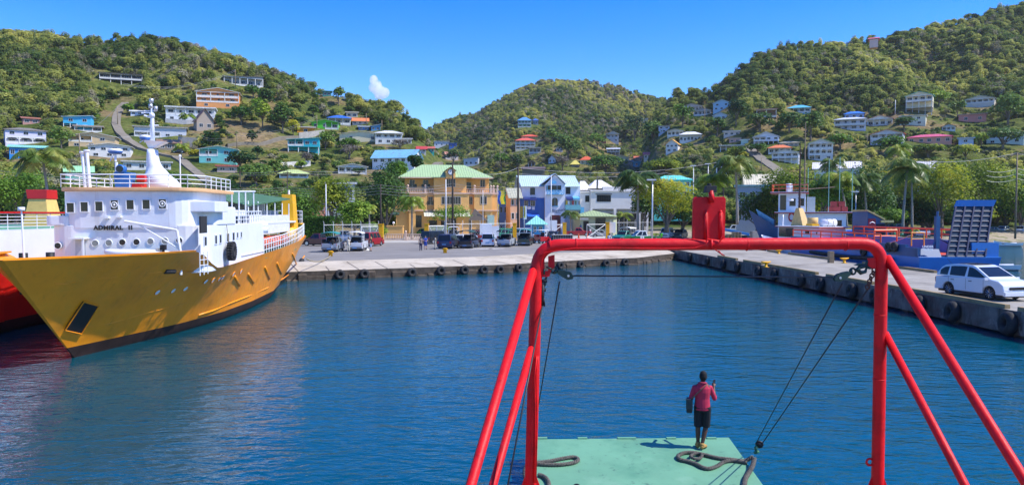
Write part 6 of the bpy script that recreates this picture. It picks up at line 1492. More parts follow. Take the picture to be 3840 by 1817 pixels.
# liferafts
def raft(y, x=3.15):
    b = MB(); b.tube([(x,y-.75,3.75),(x,y-.6,3.75),(x,y+.6,3.75),(x,y+.75,3.75)], [0.36,0.44,0.44,0.36], 14); o = b.build('liferaft', M_orange, T, True)
    b = MB()
    for k in (-.35, .35): b.torus((x,y+k,3.75), (0,1,0), 0.445, 0.02, 18, 5)
    b.build('lashing', M_black, o, fixn=False); return o
ra, rb = Y1.at_x(985, 900, 3.2).y, Y1.at_x(1065, 890, 3.2).y
for f in (0, .28, .55, .82): raft(ra+(rb-ra)*f+.6)
raft(ra+1.6, 2.2); raft(ra+4.2, 2.2)
# funnel
f0 = Y1.at_x(1092, 862, 2.9); ft = Y1.at_x(1090, 729, 2.9); b = MB(); fy = f0.y
b.hexa([(2.2,fy-.5,3.1),(3.3,fy-.5,3.1),(3.3,fy+1.3,3.1),(2.2,fy+1.3,3.1)], [(2.3,fy-.45,ft.z),(3.1,fy-.45,ft.z),(3.1,fy+.9,ft.z),(2.3,fy+.9,ft.z)]); b.build('funnel', M_funnel, T, bevel=0.03)
b = MB(); b.tube([(2.7,fy+.3,ft.z),(2.7,fy+.3,ft.z+.35)], 0.08, 8); b.build('funnel_pipe', M_rail, T)
b = MB(); b.tube([(2.75,fy-.3,3.1),(2.75,fy-.3,4.6)], 0.65, 16); b.build('funnel_base', M_funnel, T, True)
railing([(1.0,36.8,4.9),(2.9,36.8,4.9),(2.9,38.0,4.9)], 1.0, M_rail, T, 'stern_platform_railing', 3, 0.6); b = MB(); b.box(1.0,3.0,36.6,38.1,4.78,4.9); b.build('stern_platform', M_funnel, T)
# mast
ms = 11.0; W_ = lambda px, py: Y1.at_y(px, py, ms)
b = MB(); L = [(552,705,676),(551,690,672),(551,672,655),(551,655,632),(552,640,622),(553,625,606),(555,605,594),(557,580,588),(559,561,586)]
rgs = []
for xl_, yy, xr_ in L:
    A_, B_ = W_(xl_, yy), W_(xr_, yy); hw_ = (B_.x-A_.x)/2; cx_ = (A_.x+B_.x)/2; dp = 0.45 if yy < 650 else 0.75
    rgs.append([(cx_+hw_*math.copysign(abs(math.cos(k*PI/8))**.7, math.cos(k*PI/8)), ms+dp*math.copysign(abs(math.sin(k*PI/8))**.8, math.sin(k*PI/8)), A_.z) for k in range(16)])
b.rings(rgs); b.build('mast', M_sw, T, True)
b = MB(); A_, B_, C_ = W_(557,529), W_(627,537), W_(571,556); b.hexa([(C_.x-.1,ms-.2,C_.z),(C_.x+.1,ms-.2,C_.z),(C_.x+.1,ms+.2,C_.z),(C_.x-.1,ms+.2,C_.z)], [(A_.x,ms-.5,A_.z),(B_.x,ms-.25,B_.z+.05),(B_.x,ms+.25,B_.z+.05),(A_.x,ms+.5,A_.z)]); b.build('mast_platform', M_sw, T)
b = MB(); A_, B_, C_ = W_(571,530), W_(571,449), W_(568,384); b.tube([A_,B_,W_(569,420),C_], [.13,.09,.06,.04], 8); um = b.build('upper_mast', M_sw, T, True)
b = MB()
for py, x0_, x1_ in ((416,540,588),(423,530,575),(470,560,595)): b.tube([W_(x0_,py), W_(x1_,py)], .03, 5)
b.tube([W_(541,433), W_(571,442)], .05, 6); b.build('yard', M_sw, um, fixn=False)
for px, py, rr_ in ((568,378,.1),(565,398,.09),(584,407,.09),(570,432,.12)):
    p = W_(px, py); b = MB(); b.tube([p-Vector((0,0,.1)), p+Vector((0,0,.1))], rr_, 10); b.build('signal_lamp', M_steel if rr_ < .12 else M_sw, um, True)
def radome(pa, pb, s_, foot):
    A_, B_ = Y1.at_y(pa[0], pa[1], s_), Y1.at_y(pb[0], pb[1], s_); cx_, cz_, r_ = (A_.x+B_.x)/2, (A_.z+B_.z)/2, (B_.x-A_.x)/2; h_ = abs(A_.z-B_.z)/2
    b = MB(); b.tube([(cx_,s_,cz_-h_),(cx_,s_,cz_-h_*.2),(cx_,s_,cz_)], [r_*.8,r_*.98,r_], 20); o = b.build('radome', M_sblue, T, True)
    b = MB(); b.tube([(cx_,s_,cz_+.001),(cx_,s_,cz_+h_*.6),(cx_,s_,cz_+h_)], [r_,r_*.97,r_*.7], 20); b.build('radome_cover', M_rail, o, True)
    b = MB(); b.tube([(cx_,s_,foot),(cx_,s_,cz_-h_)], .05, 6); b.tube([(cx_-.25,s_,foot),(cx_-.05,s_,cz_-h_)], .025, 5); b.build('radome_stand', M_sw, o, fixn=False)
radome((524,525),(564,507), ms-.1, W_(550,535).z); radome((406,577),(459,558), 10.0, Y1.at_y(430,605,10).z)
b = MB(); p = Y1.at_y(436, 608, 10); b.tube([(p.x,10,ZR),(p.x,10,p.z)], .07, 8); b.build('radar_post', M_sw, T)
b = MB()
for px, tp in ((309,570),(325,564)): p = Y1.at_y(px, tp, 9.4); b.tube([(p.x+.1,9.4,ZR),(p.x,9.4,p.z-.1)], .075, 10); b.tube([(p.x,9.4,p.z-.1),(p.x,9.4,p.z-.02),(p.x,9.4,p.z+.03)], [.075,.13,.12], 10)
b.build('vent_pipe', M_rail, T, fixn=False)
p = Y1.at_y(465, 645, 9.6); b = MB(); b.hexa([(p.x-.28,9.3,ZR),(p.x+.3,9.3,ZR),(p.x+.3,9.9,ZR),(p.x-.28,9.9,ZR)], [(p.x-.34,9.3,ZR+.7),(p.x-.05,9.3,ZR+.85),(p.x-.05,9.9,ZR+.85),(p.x-.34,9.9,ZR+.7)])
b.hexa([(p.x+.0,9.3,ZR+.4),(p.x+.3,9.3,ZR),(p.x+.3,9.9,ZR),(p.x+.0,9.9,ZR+.4)], [(p.x+.0,9.3,ZR+.75),(p.x+.42,9.3,ZR+.7),(p.x+.42,9.9,ZR+.7),(p.x+.0,9.9,ZR+.75)]); sb = b.build('searchlight_base', M_sblue, T, bevel=.03)
b = MB(); b.tube([(p.x,9.15,p.z+.12),(p.x,9.2,p.z+.12),(p.x,9.55,p.z+.12)], [.16,.2,.16], 18); b.build('searchlight', M_sblue, T, True); b = MB(); b.tube([(p.x,9.12,p.z+.12),(p.x,9.16,p.z+.12)], .15, 18); b.build('searchlight_lens', M_glass, T)
p = Y1.at_y(520, 680, 9.8); b = MB(); b.box(p.x-.3,p.x+.2,9.6,10.2,ZR,ZR+.22); b.tube([(p.x,9.7,ZR+.45),(p.x+.35,9.7,ZR+.45)], .16, 12); b.build('red_winch', M_red, T)
p = Y1.at_y(675, 585, 13); b = MB(); b.tube([(p.x,13,ZR),(p.x,13,p.z)], .03, 6); b.ell((p.x,13,p.z), (.07,.07,.07), 8, 6); b.build('aft_staff', M_rail, T)
p = Y1.at_y(80, 785, 1.6); q = Y1.at_y(91, 965, 1.6); b = MB(); b.tube([(q.x,1.6,4.0),(p.x,1.6,p.z)], [.035,.025], 6); b.build('jack_staff', M_rail, T); b = MB(); b.tube([(p.x,1.6,p.z-.05),(p.x,1.6,p.z+.08)], .11, 10); b.build('bow_lamp', M_rail, T, True)
# davit crane and inflatable dinghy on the foredeck
cy = 7.6; b = MB(); A_, B_, C_, D_ = [Y1.at_y(*q, cy) for q in ((467,829),(663,862),(677,945),(521,842))]; b.tube([A_,B_], .055, 8); b.tube([B_,C_,Vector((C_.x,cy,3.0))], .06, 8); b.tube([D_, Y1.at_y(671,932,cy)], .03, 6); b.build('davit_crane', M_rail, T, fixn=False)
dg = thing('inflatable_dinghy', 'white inflatable dinghy with a black outboard on the foredeck of the yellow ferry', 'dinghy')
A_, B_ = Y1.at_y(400, 950, 7.2), Y1.at_y(628, 945, 7.2); c_ = (A_+B_)/2; dg.location = Y1.T+Y1.n*c_.x+Y1.a*c_.y+Vector((0,0,c_.z)); dg.rotation_euler = (0,0,Y1.rz); hl = (B_.x-A_.x)/2
b = MB(); b.tube([(hl*.95,.45,0),(hl*.2,.5,0),(-hl*.5,.4,0),(-hl*.9,.15,.03),(-hl,0,.05),(-hl*.9,-.15,.03),(-hl*.5,-.4,0),(hl*.2,-.5,0),(hl*.95,-.45,0)], [.05,.14,.14,.13,.12,.13,.14,.14,.05], 10); b.build('tube', M_rail, dg, True)
b = MB(); b.box(-hl*.8,hl*.75,-.4,.4,-.12,-.05); b.box(hl*.72,hl*.78,-.4,.4,-.1,.2); b.build('floor', M_steel, dg)
b = MB(); b.box(hl*.78,hl*.95,-.13,.13,.12,.34); b.tube([(hl*.86,0,.12),(hl*.9,0,-.25)], .06, 8); b.build('outboard_motor', M_black, dg, bevel=.04)
for x_, y in ((.4,2.4),(-.3,2.0)): b = MB(); b.tube([(x_,y,2.8),(x_,y,4.25)], .14, 12); b.build('bow_bitt', M_black, T, True, fixn=False)
p = on_hull(1120, 1000); o = tyre_mesh(0.5, 0.19).build('tyre_fender', M_rubber, None, True, fixn=False); q = on_hull(1122, 985); o.parent = T; o.location = (q.x+.2, q.y, 1.0); o.rotation_euler = (0.15,0,PI/2)

# ---- red and white ferry on the far left
R1 = Ship((-28.5, 20.0), math.radians(0.8), 'red_ferry', 'red and white ferry cut off by the left edge of the picture', 'ferry'); T2 = R1.t
zd2 = lambda q: 3.35; hD2 = itp([0,.05,.15,.9,1],[.5,3,5.0,5.0,4.4]); hW2 = itp([0,.05,.15,.9,1],[.3,2.4,4.7,4.7,3.5])
hull(R1, zd2, hD2, hW2, lambda z: 0.0, lambda z: 46.0, 0.6, None, 'hull', M_red, 6, 30); hull(R1, zd2, lambda q: hD2(q)-.01, hW2, lambda z: 0.0, lambda z: 46.0, -1, .598, 'boot_top', M_boot, 4, 30)
b = MB(); b.box(-4.8,4.75,2,45,3.3,4.85); b.build('upper_hull', M_sw, T2)
b = MB(); b.box(-3.5,3.5,12,40,4.85,4.95); b.build('upper_deck', M_gdeck, T2)
railing([(4.7,4,4.85),(4.7,44,4.85)], 0.8, M_rail, T2, 'railing', 5, 1.1, .02)
b = MB(); b.box(4.62,4.78,4,44,5.66,5.74); b.build('top_rail', M_red, T2)
f = R1.at_x(165, 820, 2.0); fy2 = f.y; t_ = R1.at_x(165, 746, 2.0); t2_ = R1.at_x(165, 712, 2.0)
wv = 0.48; b = MB(); b.hexa([(1.2,fy2-wv*1.5,4.85),(2.7,fy2-wv*1.5,4.85),(2.7,fy2+wv*1.5,4.85),(1.2,fy2+wv*1.5,4.85)], [(1.45,fy2-wv,t_.z),(2.45,fy2-wv,t_.z),(2.45,fy2+wv,t_.z),(1.45,fy2+wv,t_.z)]); b.build('funnel', mat('pale_funnel_yellow', (0.75,0.5,0.14), 0.5), T2, bevel=.03)
b = MB(); b.hexa([(1.4,fy2-wv-.05,t_.z),(2.5,fy2-wv-.05,t_.z),(2.5,fy2+wv+.05,t_.z),(1.4,fy2+wv+.05,t_.z)], [(1.3,fy2-wv,t2_.z),(2.5,fy2-wv,t2_.z),(2.5,fy2+wv,t2_.z),(1.3,fy2+wv,t2_.z)]); b.build('funnel_cap', M_red, T2, bevel=.03)
b = MB(); b.box(4.72,4.85,1,44,1.55,1.7); b.box(4.5,4.9,14,14.4,.6,3.3); b.build('rubbing_strake', M_red, T2)

# ---- blue landing craft beyond the pier
M_lb = mat('landing_craft_blue', (0.02, 0.17, 0.50), 0.4, 0.12, 0.6, 0, 0, 0.5, '#0a1a40', 0.3); M_lb2 = mat('navy_and_shaded_blue', (0.012, 0.075, 0.2), 0.45, 0.15, 0.6)  # navy also paints the shaded port side darker than the hull blue
M_or = mat('orange_rail', (0.72, 0.09, 0.01), 0.45, 0.12, 1.5)
L1 = Ship((36.6, 59.5), math.radians(1.0), 'landing_craft', 'blue landing craft with a raised gridded bow ramp beside the pier', 'landing craft'); T3 = L1.t
fr_ = lambda px, py, y=0.0: L1.at_y(px, py, y)
xa, xb = fr_(3440, 1000).x, fr_(3748, 960).x; zdk = fr_(3600, 963).z
b = MB(); b.hexa([(xa+.3,.5,-1),(xb-.5,.5,-1),(xb-.5,26,-1),(xa+.3,26,-1)], [(xa,-.3,zdk),(xb,-.3,zdk),(xb,26,zdk),(xa,26,zdk)]); b.build('hull', M_lb, T3, bevel=.06)
b = MB(); b.box(xa+.3,xb-.3,.3,25,zdk,zdk+.05); b.build('deck', M_or, T3)
b = MB(); zb = fr_(3490, 920).z
b.box(xa,xa+.25,1.8,25.9,zdk,zb); b.hexa([(xa,-.1,zdk),(xa+1.9,-.1,zdk),(xa+1.9,.2,zdk),(xa,.2,zdk)], [(xa,.3,zb-.3),(xa+1.9,.3,zb-.3),(xa+1.9,.6,zb-.3),(xa,.6,zb-.3)]); b.box(xa,xa+.25,0,1.8,zdk,zb-.2); b.build('port_bulwark', M_lb2, T3, fixn=False)
b = MB(); b.box(xb-2.2,xb,.1,.35,zdk,fr_(3740,910).z); b.box(xb-.25,xb,.35,25.9,zdk,fr_(3740,910).z); b.build('starboard_bulwark', M_lb, T3, fixn=False)
# ramp raised, leaning back; its dark colours hold the shade on the face
A_, B_, C_, D_ = fr_(3548,962), fr_(3692,962), fr_(3722,755,1.6), fr_(3586,755,1.6)
def bil(u_, v_): return A_.lerp(B_, u_).lerp(D_.lerp(C_, u_), v_)
nn = (B_-A_).cross(D_-A_).normalized(); nn = nn if nn.y < 0 else -nn
rp = MB(); rp.extr([A_,B_,bil(1,.9),bil(0,.9)], -nn*.12); ro = rp.build('ramp', mat('ramp_shaded_grey_blue', (0.03,0.055,0.085), 0.7, 0.2, 2), T3)
b = MB()
for i in range(5): b.tube([bil(i/4,0)+nn*.07, bil(i/4,.9)+nn*.07], .085, 4)
M_rnv = mat('ramp_shaded_navy', (0.006,0.018,0.07), 0.6); b.build('ramp_girders', M_rnv, ro, fixn=False); b = MB()
for i in range(11): b.tube([bil(0,.9*i/10)+nn*.04, bil(1,.9*i/10)+nn*.04], .06, 4)
b.build('ramp_crossbars', M_rnv, ro, fixn=False)
b = MB(); b.extr([bil(-.02,.9)+nn*.12, bil(1.02,.9)+nn*.12, bil(1.04,1.0)+nn*.35, bil(-.02,1.0)+nn*.35], -nn*.25); b.build('ramp_lip', M_lb, ro)
b = MB(); p = fr_(3511, 950, .8); q = fr_(3511, 805, .8); b.box(p.x-.16,p.x+.16,.6,.92,zdk,q.z-.1); b.tube([(p.x,.76,q.z-.1),(p.x,.76,q.z+.3)], .09, 8); b.tube([(p.x,.76,q.z-1.8),(p.x+1.6,.76,q.z-2.7)], .06, 6); b.tube([(p.x-.9,.76,zdk),(p.x,.76,zdk+1.4)], .07, 6); b.build('ramp_post', M_lb2, T3)
def plankrail(pts, h, m, name):
    b = MB(); pts = [Vector(p) for p in pts]
    for a, c in zip(pts[:-1], pts[1:]):
        n_ = max(1, int((c-a).length/2.2)); b.tube([a+Vector((0,0,h)), c+Vector((0,0,h))], .08, 4); b.tube([a+Vector((0,0,h*.5)), c+Vector((0,0,h*.5))], .045, 4)
        for i in range(n_+1): v = a.lerp(c, i/n_); b.tube([v, v+Vector((0,0,h))], .07, 4)
    return b.build(name, m, T3, fixn=False)
plankrail([(xa+.1,6,zb),(xa+.1,25.5,zb)], .75, M_or, 'orange_side_rail'); plankrail([(xa+.8,8.5,zb),(xb-3.5,9.0,zb)], 1.05, M_or, 'orange_cross_rail'); plankrail([(xb-.3,5,zdk+1.2),(xb-.3,24,zdk+1.2)], .9, M_or, 'orange_far_rail')
p = fr_(3440, 870, 4.0); b = MB(); b.tube([(p.x-.5,4,zb-.2),(p.x-.5,4,zb+.95),(p.x+.6,4,zb+.95),(p.x+.6,4,zb-.2)], .05, 6); b.tube([(p.x-.5,4,zb+.4),(p.x+.6,4,zb+.4)], .04, 6); b.build('yellow_gate', M_funnel, T3, fixn=False)
for i, (y, z_) in enumerate([(3.2,zb-.25),(4.1,zb-.3),(8.5,zb-.9)]):
    o = tyre_mesh(0.45, 0.18).build('tyre_fender', M_rubber, None, True, fixn=False); o.parent = T3; o.location = (xa-.18, y, z_); o.rotation_euler = (0,0,PI/2)
b = MB(); b.tube([(xa-.2,3.5,1.75),(xa-.25,12,1.55),(xa-.2,20,1.6)], .18, 8); b.build('rubber_fender_strip', M_rubber, T3, True)
p = fr_(3476, 936, -.12); text_obj('lettering', 'LINDER', .26, M_rail, T3, (xa+.28, -.15, fr_(3470,928,-.1).z-.0), (PI/2-0.1,0,0), .01, 'LEFT', 1.0, 1.05, .006); text_obj('lettering', 'MESTENE', .22, M_rail, T3, (xa+.22, -.16, fr_(3470,937,-.1).z-.02), (PI/2-.1,0,0), .01, 'LEFT', 1.0, 1.05, .005)
# engine hut aft of the landing craft
h0 = L1.at_y(3245, 880, 24.5); b = MB(); hx0, hx1 = L1.at_y(3245,800,23).x, L1.at_y(3345,800,23).x; zt_ = L1.at_y(3300,822,23).z
b.hexa([(hx0,22.5,zdk),(hx1,22.5,zdk),(hx1,26,zdk),(hx0,26,zdk)], [(hx0,22.5,zt_+.9),(hx1-1.2,22.5,zt_-.1),(hx1-1.2,26,zt_-.1),(hx0,26,zt_+.9)]); hut = b.build('engine_hut', M_lb2, T3)
b = MB(); b.hexa([(hx0-.1,22.3,zt_+.92),(hx1-1.1,22.3,zt_-.08),(hx1-1.1,26.1,zt_-.08),(hx0-.1,26.1,zt_+.92)], [(hx0-.1,22.3,zt_+1.08),(hx1-1.1,22.3,zt_+.08),(hx1-1.1,26.1,zt_+.08),(hx0-.1,26.1,zt_+1.08)]); b.box(hx1-1.6,hx1-.2,22.2,22.6,zt_-.35,zt_-.1); b.build('hut_roof', mat('hut_roof_yellow', (0.42,0.38,0.14), 0.6), hut)
b = MB(); b.box(hx1-2.0,hx1-1.0,22.44,22.49,zdk+.3,zt_-.5); b.build('hut_door', M_dark, hut); b = MB(); b.box(hx0+.1,hx0+.9,22.42,22.49,zt_-1.0,zt_+.1); sg = b.build('red_sign', mat('sign_red', (0.3,0.01,0.02), 0.5), hut)
b = MB(); pts = [(hx0+.22+.56*k/8, 22.41, zt_-.45+.16*math.sin(PI*k/8)) for k in range(9)]; b.tube(pts, .05, 5); b.build('sign_mark', M_rail, sg, fixn=False)
b = MB(); b.ell((hx1-2.0,24,zt_+.55), (.6,.5,.3), 12, 8); b.build('tarpaulin_bundle', mat('pink_tarp', (0.6,0.3,0.22), 0.7), T3, True)

# ---- white fishing boat with orange antifouling
M_ored = mat('antifouling_orange', (0.6, 0.07, 0.02), 0.6, 0.2, 1.2, 0, 0, 0.3, '#4a1a10', 0.3); M_trim = mat('boat_trim_red', (0.35, 0.04, 0.02), 0.5, 0.15)
WB = Ship((36.9, 83.8), math.radians(14), 'fishing_boat', 'white fishing boat with an orange lower hull and low wheelhouse, stern to the pier', 'fishing boat'); T4 = WB.t
L4 = 15.0
zd4 = itp([0,.5,.8,1],[1.75,1.7,2.1,2.9]); hD4 = itp([0,.3,.6,.85,1],[1.9,2.3,2.2,1.2,.1]); hW4 = itp([0,.3,.6,.85,1],[1.5,2.0,1.8,.6,.03])
for nm, lo, hi, mm in (('hull', .75, None, M_sw), ('lower_hull', -1, .748, M_ored)): hull(WB, zd4, hD4, hW4, lambda z: -.15*z, lambda z: L4-1.6+.55*z, lo, hi, nm, mm, 6, 26)
b = MB(); b.prism([(1.8,.1),(2.2,5),(2.1,9),(1.0,12.5),(-1.0,12.5),(-2.1,9),(-2.2,5),(-1.8,.1)], 1.45, 1.55); b.build('deck', M_sw, T4)
zr4 = WB.at_y(3000, 852, 4).z; b = MB(); b.prism([(-1.75,.8),(1.75,.8),(1.75,7.0),(1.3,9.2),(-1.3,9.2),(-1.75,7.0)], 1.5, zr4); wh = b.build('wheelhouse', M_sw, T4, bevel=.04)
b = MB(); b.prism([(-2.1,.3),(2.1,.3),(2.15,7.2),(1.5,9.7),(-1.5,9.7),(-2.15,7.2)], zr4, zr4+.13); b.build('wheelhouse_roof', M_sw, T4, bevel=.03); b = MB(); b.prism([(-2.13,.27),(2.13,.27),(2.18,7.2),(1.53,9.73),(-1.53,9.73),(-2.18,7.2)], zr4-.02, zr4+.06); b.build('roof_trim', M_trim, T4)
b = MB(); b.prism([(-1.78,7.1),(-1.33,9.23),(-1.3,9.0),(-1.7,7.0)], zr4-1.2, zr4-.1); b.box(-1.77,-1.7,5.6,7.0,zr4-1.2,zr4-.1); b.build('wheelhouse_window', M_glass, T4)
b = MB(); b.box(-1.79,-1.73,2.6,3.3,zr4-.75,zr4-.35); b.build('side_window', M_glass, T4); porthole((-1.76,1.2,zr4-.6), (-1,0,0), .14, parent=T4)
b = MB(); b.box(-1.0,1.0,3.8,6.6,zr4+.13,zr4+.2); b.build('roof_hatch', M_steel, T4)
b = MB(); b.hexa([(-.5,5.6,zr4+.13),(.5,5.6,zr4+.13),(.5,8.0,zr4+.13),(-.5,8.0,zr4+.13)], [(-.3,6.7,zr4+2.3),(.3,6.7,zr4+2.3),(.3,7.3,zr4+2.3),(-.3,7.3,zr4+2.3)]); ex = b.build('exhaust_casing', mat('casing_ochre', (0.6,0.4,0.14), 0.6, 0.15), T4, bevel=.04)
b = MB(); b.tube([(0,4.4,zr4+.13),(0,4.4,zr4+1.15)], .62, 16); b.build('ochre_drum', MATS['casing_ochre'], T4, True)
b = MB(); b.tube([(0,7,zr4+2),(0,7,zr4+5.6),(0,7,zr4+10.0)], [.14,.1,.06], 6); b.tube([(-.9,7,zr4+5.0),(1.2,7,zr4+5.3)], .05, 5); b.tube([(0,7,zr4+6),(0,3.5,zr4+5.6)], .05, 5)
for k in range(9): b.tube([(-.25,7,zr4+2.6+k*.45),(.25,7,zr4+2.6+k*.45)], .03, 4)
b.build('mast', mat('rusty_mast', (0.07,0.04,0.03), 0.8, 0.3), T4, fixn=False)
p = WB.at_y(2967, 750, 7.0); b = MB(); b.tube([(p.x,7.2,p.z-.12),(p.x,7.2,p.z+.12)], [.42,.38], 14); b.build('radome', M_sw, T4, True)
b = MB(); b.tube([(-.9,1.6,zr4+.55),(.9,1.6,zr4+.55)], [.45,.45], 14); rf_ = b.build('liferaft_canister', M_rail, T4, True); b = MB(); b.torus((-.3,1.6,zr4+.55),(1,0,0),.46,.02,16,4); b.torus((.4,1.6,zr4+.55),(1,0,0),.46,.02,16,4); b.build('lashing', M_black, rf_, fixn=False)
b = MB(); b.box(-1.5,.4,2.4,3.6,zr4+.2,zr4+.42); b.build('yellow_board', M_funnel, T4)
for yy, xx in ((9.0,-.9),(8.8,.6)): b = MB(); b.tube([(xx,yy,zr4+.13),(xx,yy,zr4+1.5)], .09, 8); b.build('vent_pipe', M_rail, T4, True)
text_obj('stern_lettering', 'WILLIMAY', .3, M_ink, T4, (-2.13, 5.6, 1.22), (PI/2,0,-PI/2), .01, 'LEFT', 1, 1.1, .006); text_obj('stern_lettering', 'KINGSTOWN', .34, M_ink, T4, (-2.1, 5.9, .84), (PI/2,0,-PI/2), .01, 'LEFT', 1, 1.08, .006)
rope('mooring_rope', [P(2990,962,87), P(3140,957,84), P(3420,880,66)], .035, M_cablel, 'pale mooring rope from the white fishing boat to the landing craft', sag=.25)

# ---- larger trawler behind, blue flared bow
TB = Ship((45.8, 99.5), math.radians(68), 'trawler', 'white trawler with a high blue bow, red trim and stacked red crates on its roof', 'trawler'); T5 = TB.t
L5 = 15.2
zd5 = itp([0,.55,.75,1],[1.7,1.8,2.8,4.6]); hD5 = itp([0,.3,.6,.85,1],[2.2,2.6,2.6,1.7,.15]); hW5 = itp([0,.3,.6,.85,1],[1.8,2.3,2.0,.7,.03])
hull(TB, zd5, hD5, hW5, lambda z: 0, lambda z: L5-2.5+.6*z, -1, None, 'hull', M_lb2, 8, 30)
b = MB(); b.prism([(2.1,.1),(2.5,5),(2.4,11),(-2.4,11),(-2.5,5),(-2.1,.1)], 1.5, 1.6); b.build('deck', M_wood, T5)
b = MB(); b.hexa([(-1.2,11.5,2.0),(1.2,11.5,2.0),(.3,13.2,2.6),(-.3,13.2,2.6)], [(-1.5,11.5,3.6),(1.5,11.5,3.6),(.4,14.3,4.7),(-.4,14.3,4.7)]); b.build('bow_lining', mat('bow_light_blue', (0.2,0.45,0.6), 0.6, 0.2), T5)
b = MB(); b.box(-2.1,2.1,1.0,10.8,1.6,4.3); b.build('deckhouse', M_sw, T5, bevel=.05)
b = MB(); b.box(-2.5,2.5,-.4,11.3,4.3,4.42); b.k = 1; b.box(-2.55,2.55,-.45,11.35,4.27,4.36); b.build('deckhouse_roof', [M_sw, M_trim], T5)
b = MB(); b.box(-1.8,1.8,6.8,10.8,4.42,6.3); b.build('wheelhouse', M_sw, T5, bevel=.05); b = MB(); b.box(-2.2,2.2,6.4,12.0,6.3,6.42); b.k = 1; b.box(-2.25,2.25,6.35,12.05,6.27,6.36); b.build('wheelhouse_roof', [M_sw, M_trim], T5)
railing([(-1.9,6.5,6.42),(-1.9,11.8,6.42),(1.9,11.8,6.42)], .7, M_or, T5, 'roof_railing', 2, 1.0, .04)
for y, w_, z0_, h_ in ((7.4,.8,5.0,.75),(8.7,.9,5.0,.75),(10.1,.9,4.6,1.5),(2.2,1.2,2.2,1.4),(3.9,.9,2.2,1.4),(7.6,.8,2.0,1.8)):
    x_ = -1.83 if z0_ > 4.5 else -2.13; b = MB(); b.box(x_,x_+.06,y-w_/2,y+w_/2,z0_,z0_+h_); b.build('window' if h_ < 1.2 else 'door', M_glass, T5)
porthole((-2.12,6.2,3.4), (-1,0,0), .28, parent=T5)
b = MB(); b.box(-1.7,1.7,10.8,10.86,4.9,6.0); b.build('wheelhouse_front_window', M_glass, T5)
b = MB(); b.box(-1.6,-.4,5.4,6.6,4.42,5.9); b.build('air_conditioner', M_steel, T5)
b = MB(); b.torus((-2.2,8.8,3.9),(1,0,0),.4,.1,18,8); b.build('life_ring', M_red, T5, True)
for k, (y, z_) in enumerate([(1.2,4.42),(2.2,4.42),(3.1,4.42),(1.6,4.95),(2.7,4.95)]): b = MB(); b.box(-1.6,1.2,y-.45,y+.45,z_,z_+.5); b.build('red_crate', mat('crate_red', (0.45,0.05,0.04), 0.6, 0.3, 2), T5)
for x_, y, h_ in ((-1.9,3.5,5.2),(1.5,1.8,5.6),(-1.9,.2,4.2),(1.8,6.5,4.6)): b = MB(); b.tube([(x_,y,4.4),(x_,y,4.4+h_)], .05, 6); b.build('aerial_pole', mat('aerial_green', (0.2,0.42,0.36), 0.5), T5)
b = MB(); b.tube([(0,7,6.4),(0,7,13.5)], [.14,.07], 6)
for k in range(6): b.tube([(-.35,7,7+k*.6),(.35,7,7+k*.6)], .04, 4)
b.tube([(0,9.5,6.6),(0,2.5,6.9)], .05, 5); b.build('mast', M_wood, T5, fixn=False)
b = MB(); b.tube([(0,9.3,6.42),(0,9.3,7.3)], .5, 12); b.build('searchlight_housing', M_sw, T5, True)
b = MB(); b.box(-1.8,1.8,-.5,.9,1.6,2.6); b.build('net_bin', mat('blue_tarp', (0.03,0.12,0.5), 0.6, 0.2), T5, bevel=.1)

T5.scale = (1.35, 0.86, 1.35)
# ---- orange skiff, sun-bleached barriers and small craft
def skiff(loc, rz, L_, m, mi, label, name='skiff'):
    t = thing(name, label, 'skiff', loc, rz); b = MB(); st = [(0,.85,.55),(.3,.95,.5),(.65,.8,.6),(.9,.35,.8),(1,.03,.95)]
    rg_ = [[(w_*1.0,q*L_,z_),(w_*.75,q*L_,.05),(0,q*L_,-.08),(-w_*.75,q*L_,.05),(-w_,q*L_,z_),(-w_*.9,q*L_,z_),(-w_*.65,q*L_,.14),(0,q*L_,.05),(w_*.65,q*L_,.14),(w_*.9,q*L_,z_)] for q, w_, z_ in st]
    b.rings(rg_); b.build('hull', m, t); b = MB()
    for q in (.2,.48,.72): b.box(-.75,.75,q*L_,q*L_+.25,.36,.42)
    b.build('thwart', mi, t, fixn=False); return t
p = P(2890, 888, 108); skiff((p.x, 108, 0.95), math.radians(-62), 5.6, M_or, M_wood, 'bright orange wooden skiff between the pallets and the white fishing boat')
p = P(2960, 893, 101); skiff((p.x, 101, 0.2), math.radians(-75), 5.0, M_or, M_wood, 'second orange skiff with nets lying against the white fishing boat')
p = G(3815, 1013, 0.0); skiff((p.x, p.y, 0.05), math.radians(80), 5.0, M_rail, M_wood, 'small white boat at the right edge of the bay')
p = G(3825, 922, 0.0); skiff((p.x, p.y, 0.05), math.radians(95), 5.0, M_rail, M_wood, 'distant white boat close to the beach at the right edge')
# ------------------------------------------------------------------ vehicles
M_rim = mat('alloy_rim', (0.45,0.46,0.48), 0.3, 0.1, 5, 0, 0.7)
M_tail = mat('tail_light_red', (0.4,0.01,0.01), 0.3); M_head = mat('headlight_glass', (0.6,0.6,0.6), 0.15)
M_plate = mat('number_plate', (0.1,0.25,0.5), 0.5); M_bump = mat('bumper_grey', (0.12,0.12,0.125), 0.5, 0.1)
M_canvas = {'teal': mat('teal_canvas', (0.02,0.22,0.20), 0.7, 0.15), 'white': mat('white_canvas', (0.7,0.7,0.7), 0.6), 'dark': mat('dark_green_canopy', (0.015,0.06,0.05), 0.7, 0.15), 'ltgreen': mat('mint_canopy', (0.3,0.55,0.4), 0.6)}
def paint(h, k=0.85): return mat('paint_'+h.lstrip('#'), tuple(c*k for c in lin(h)), 0.28, 0.05, 1, 0, 0, 0.5, None, 0, 0.5)
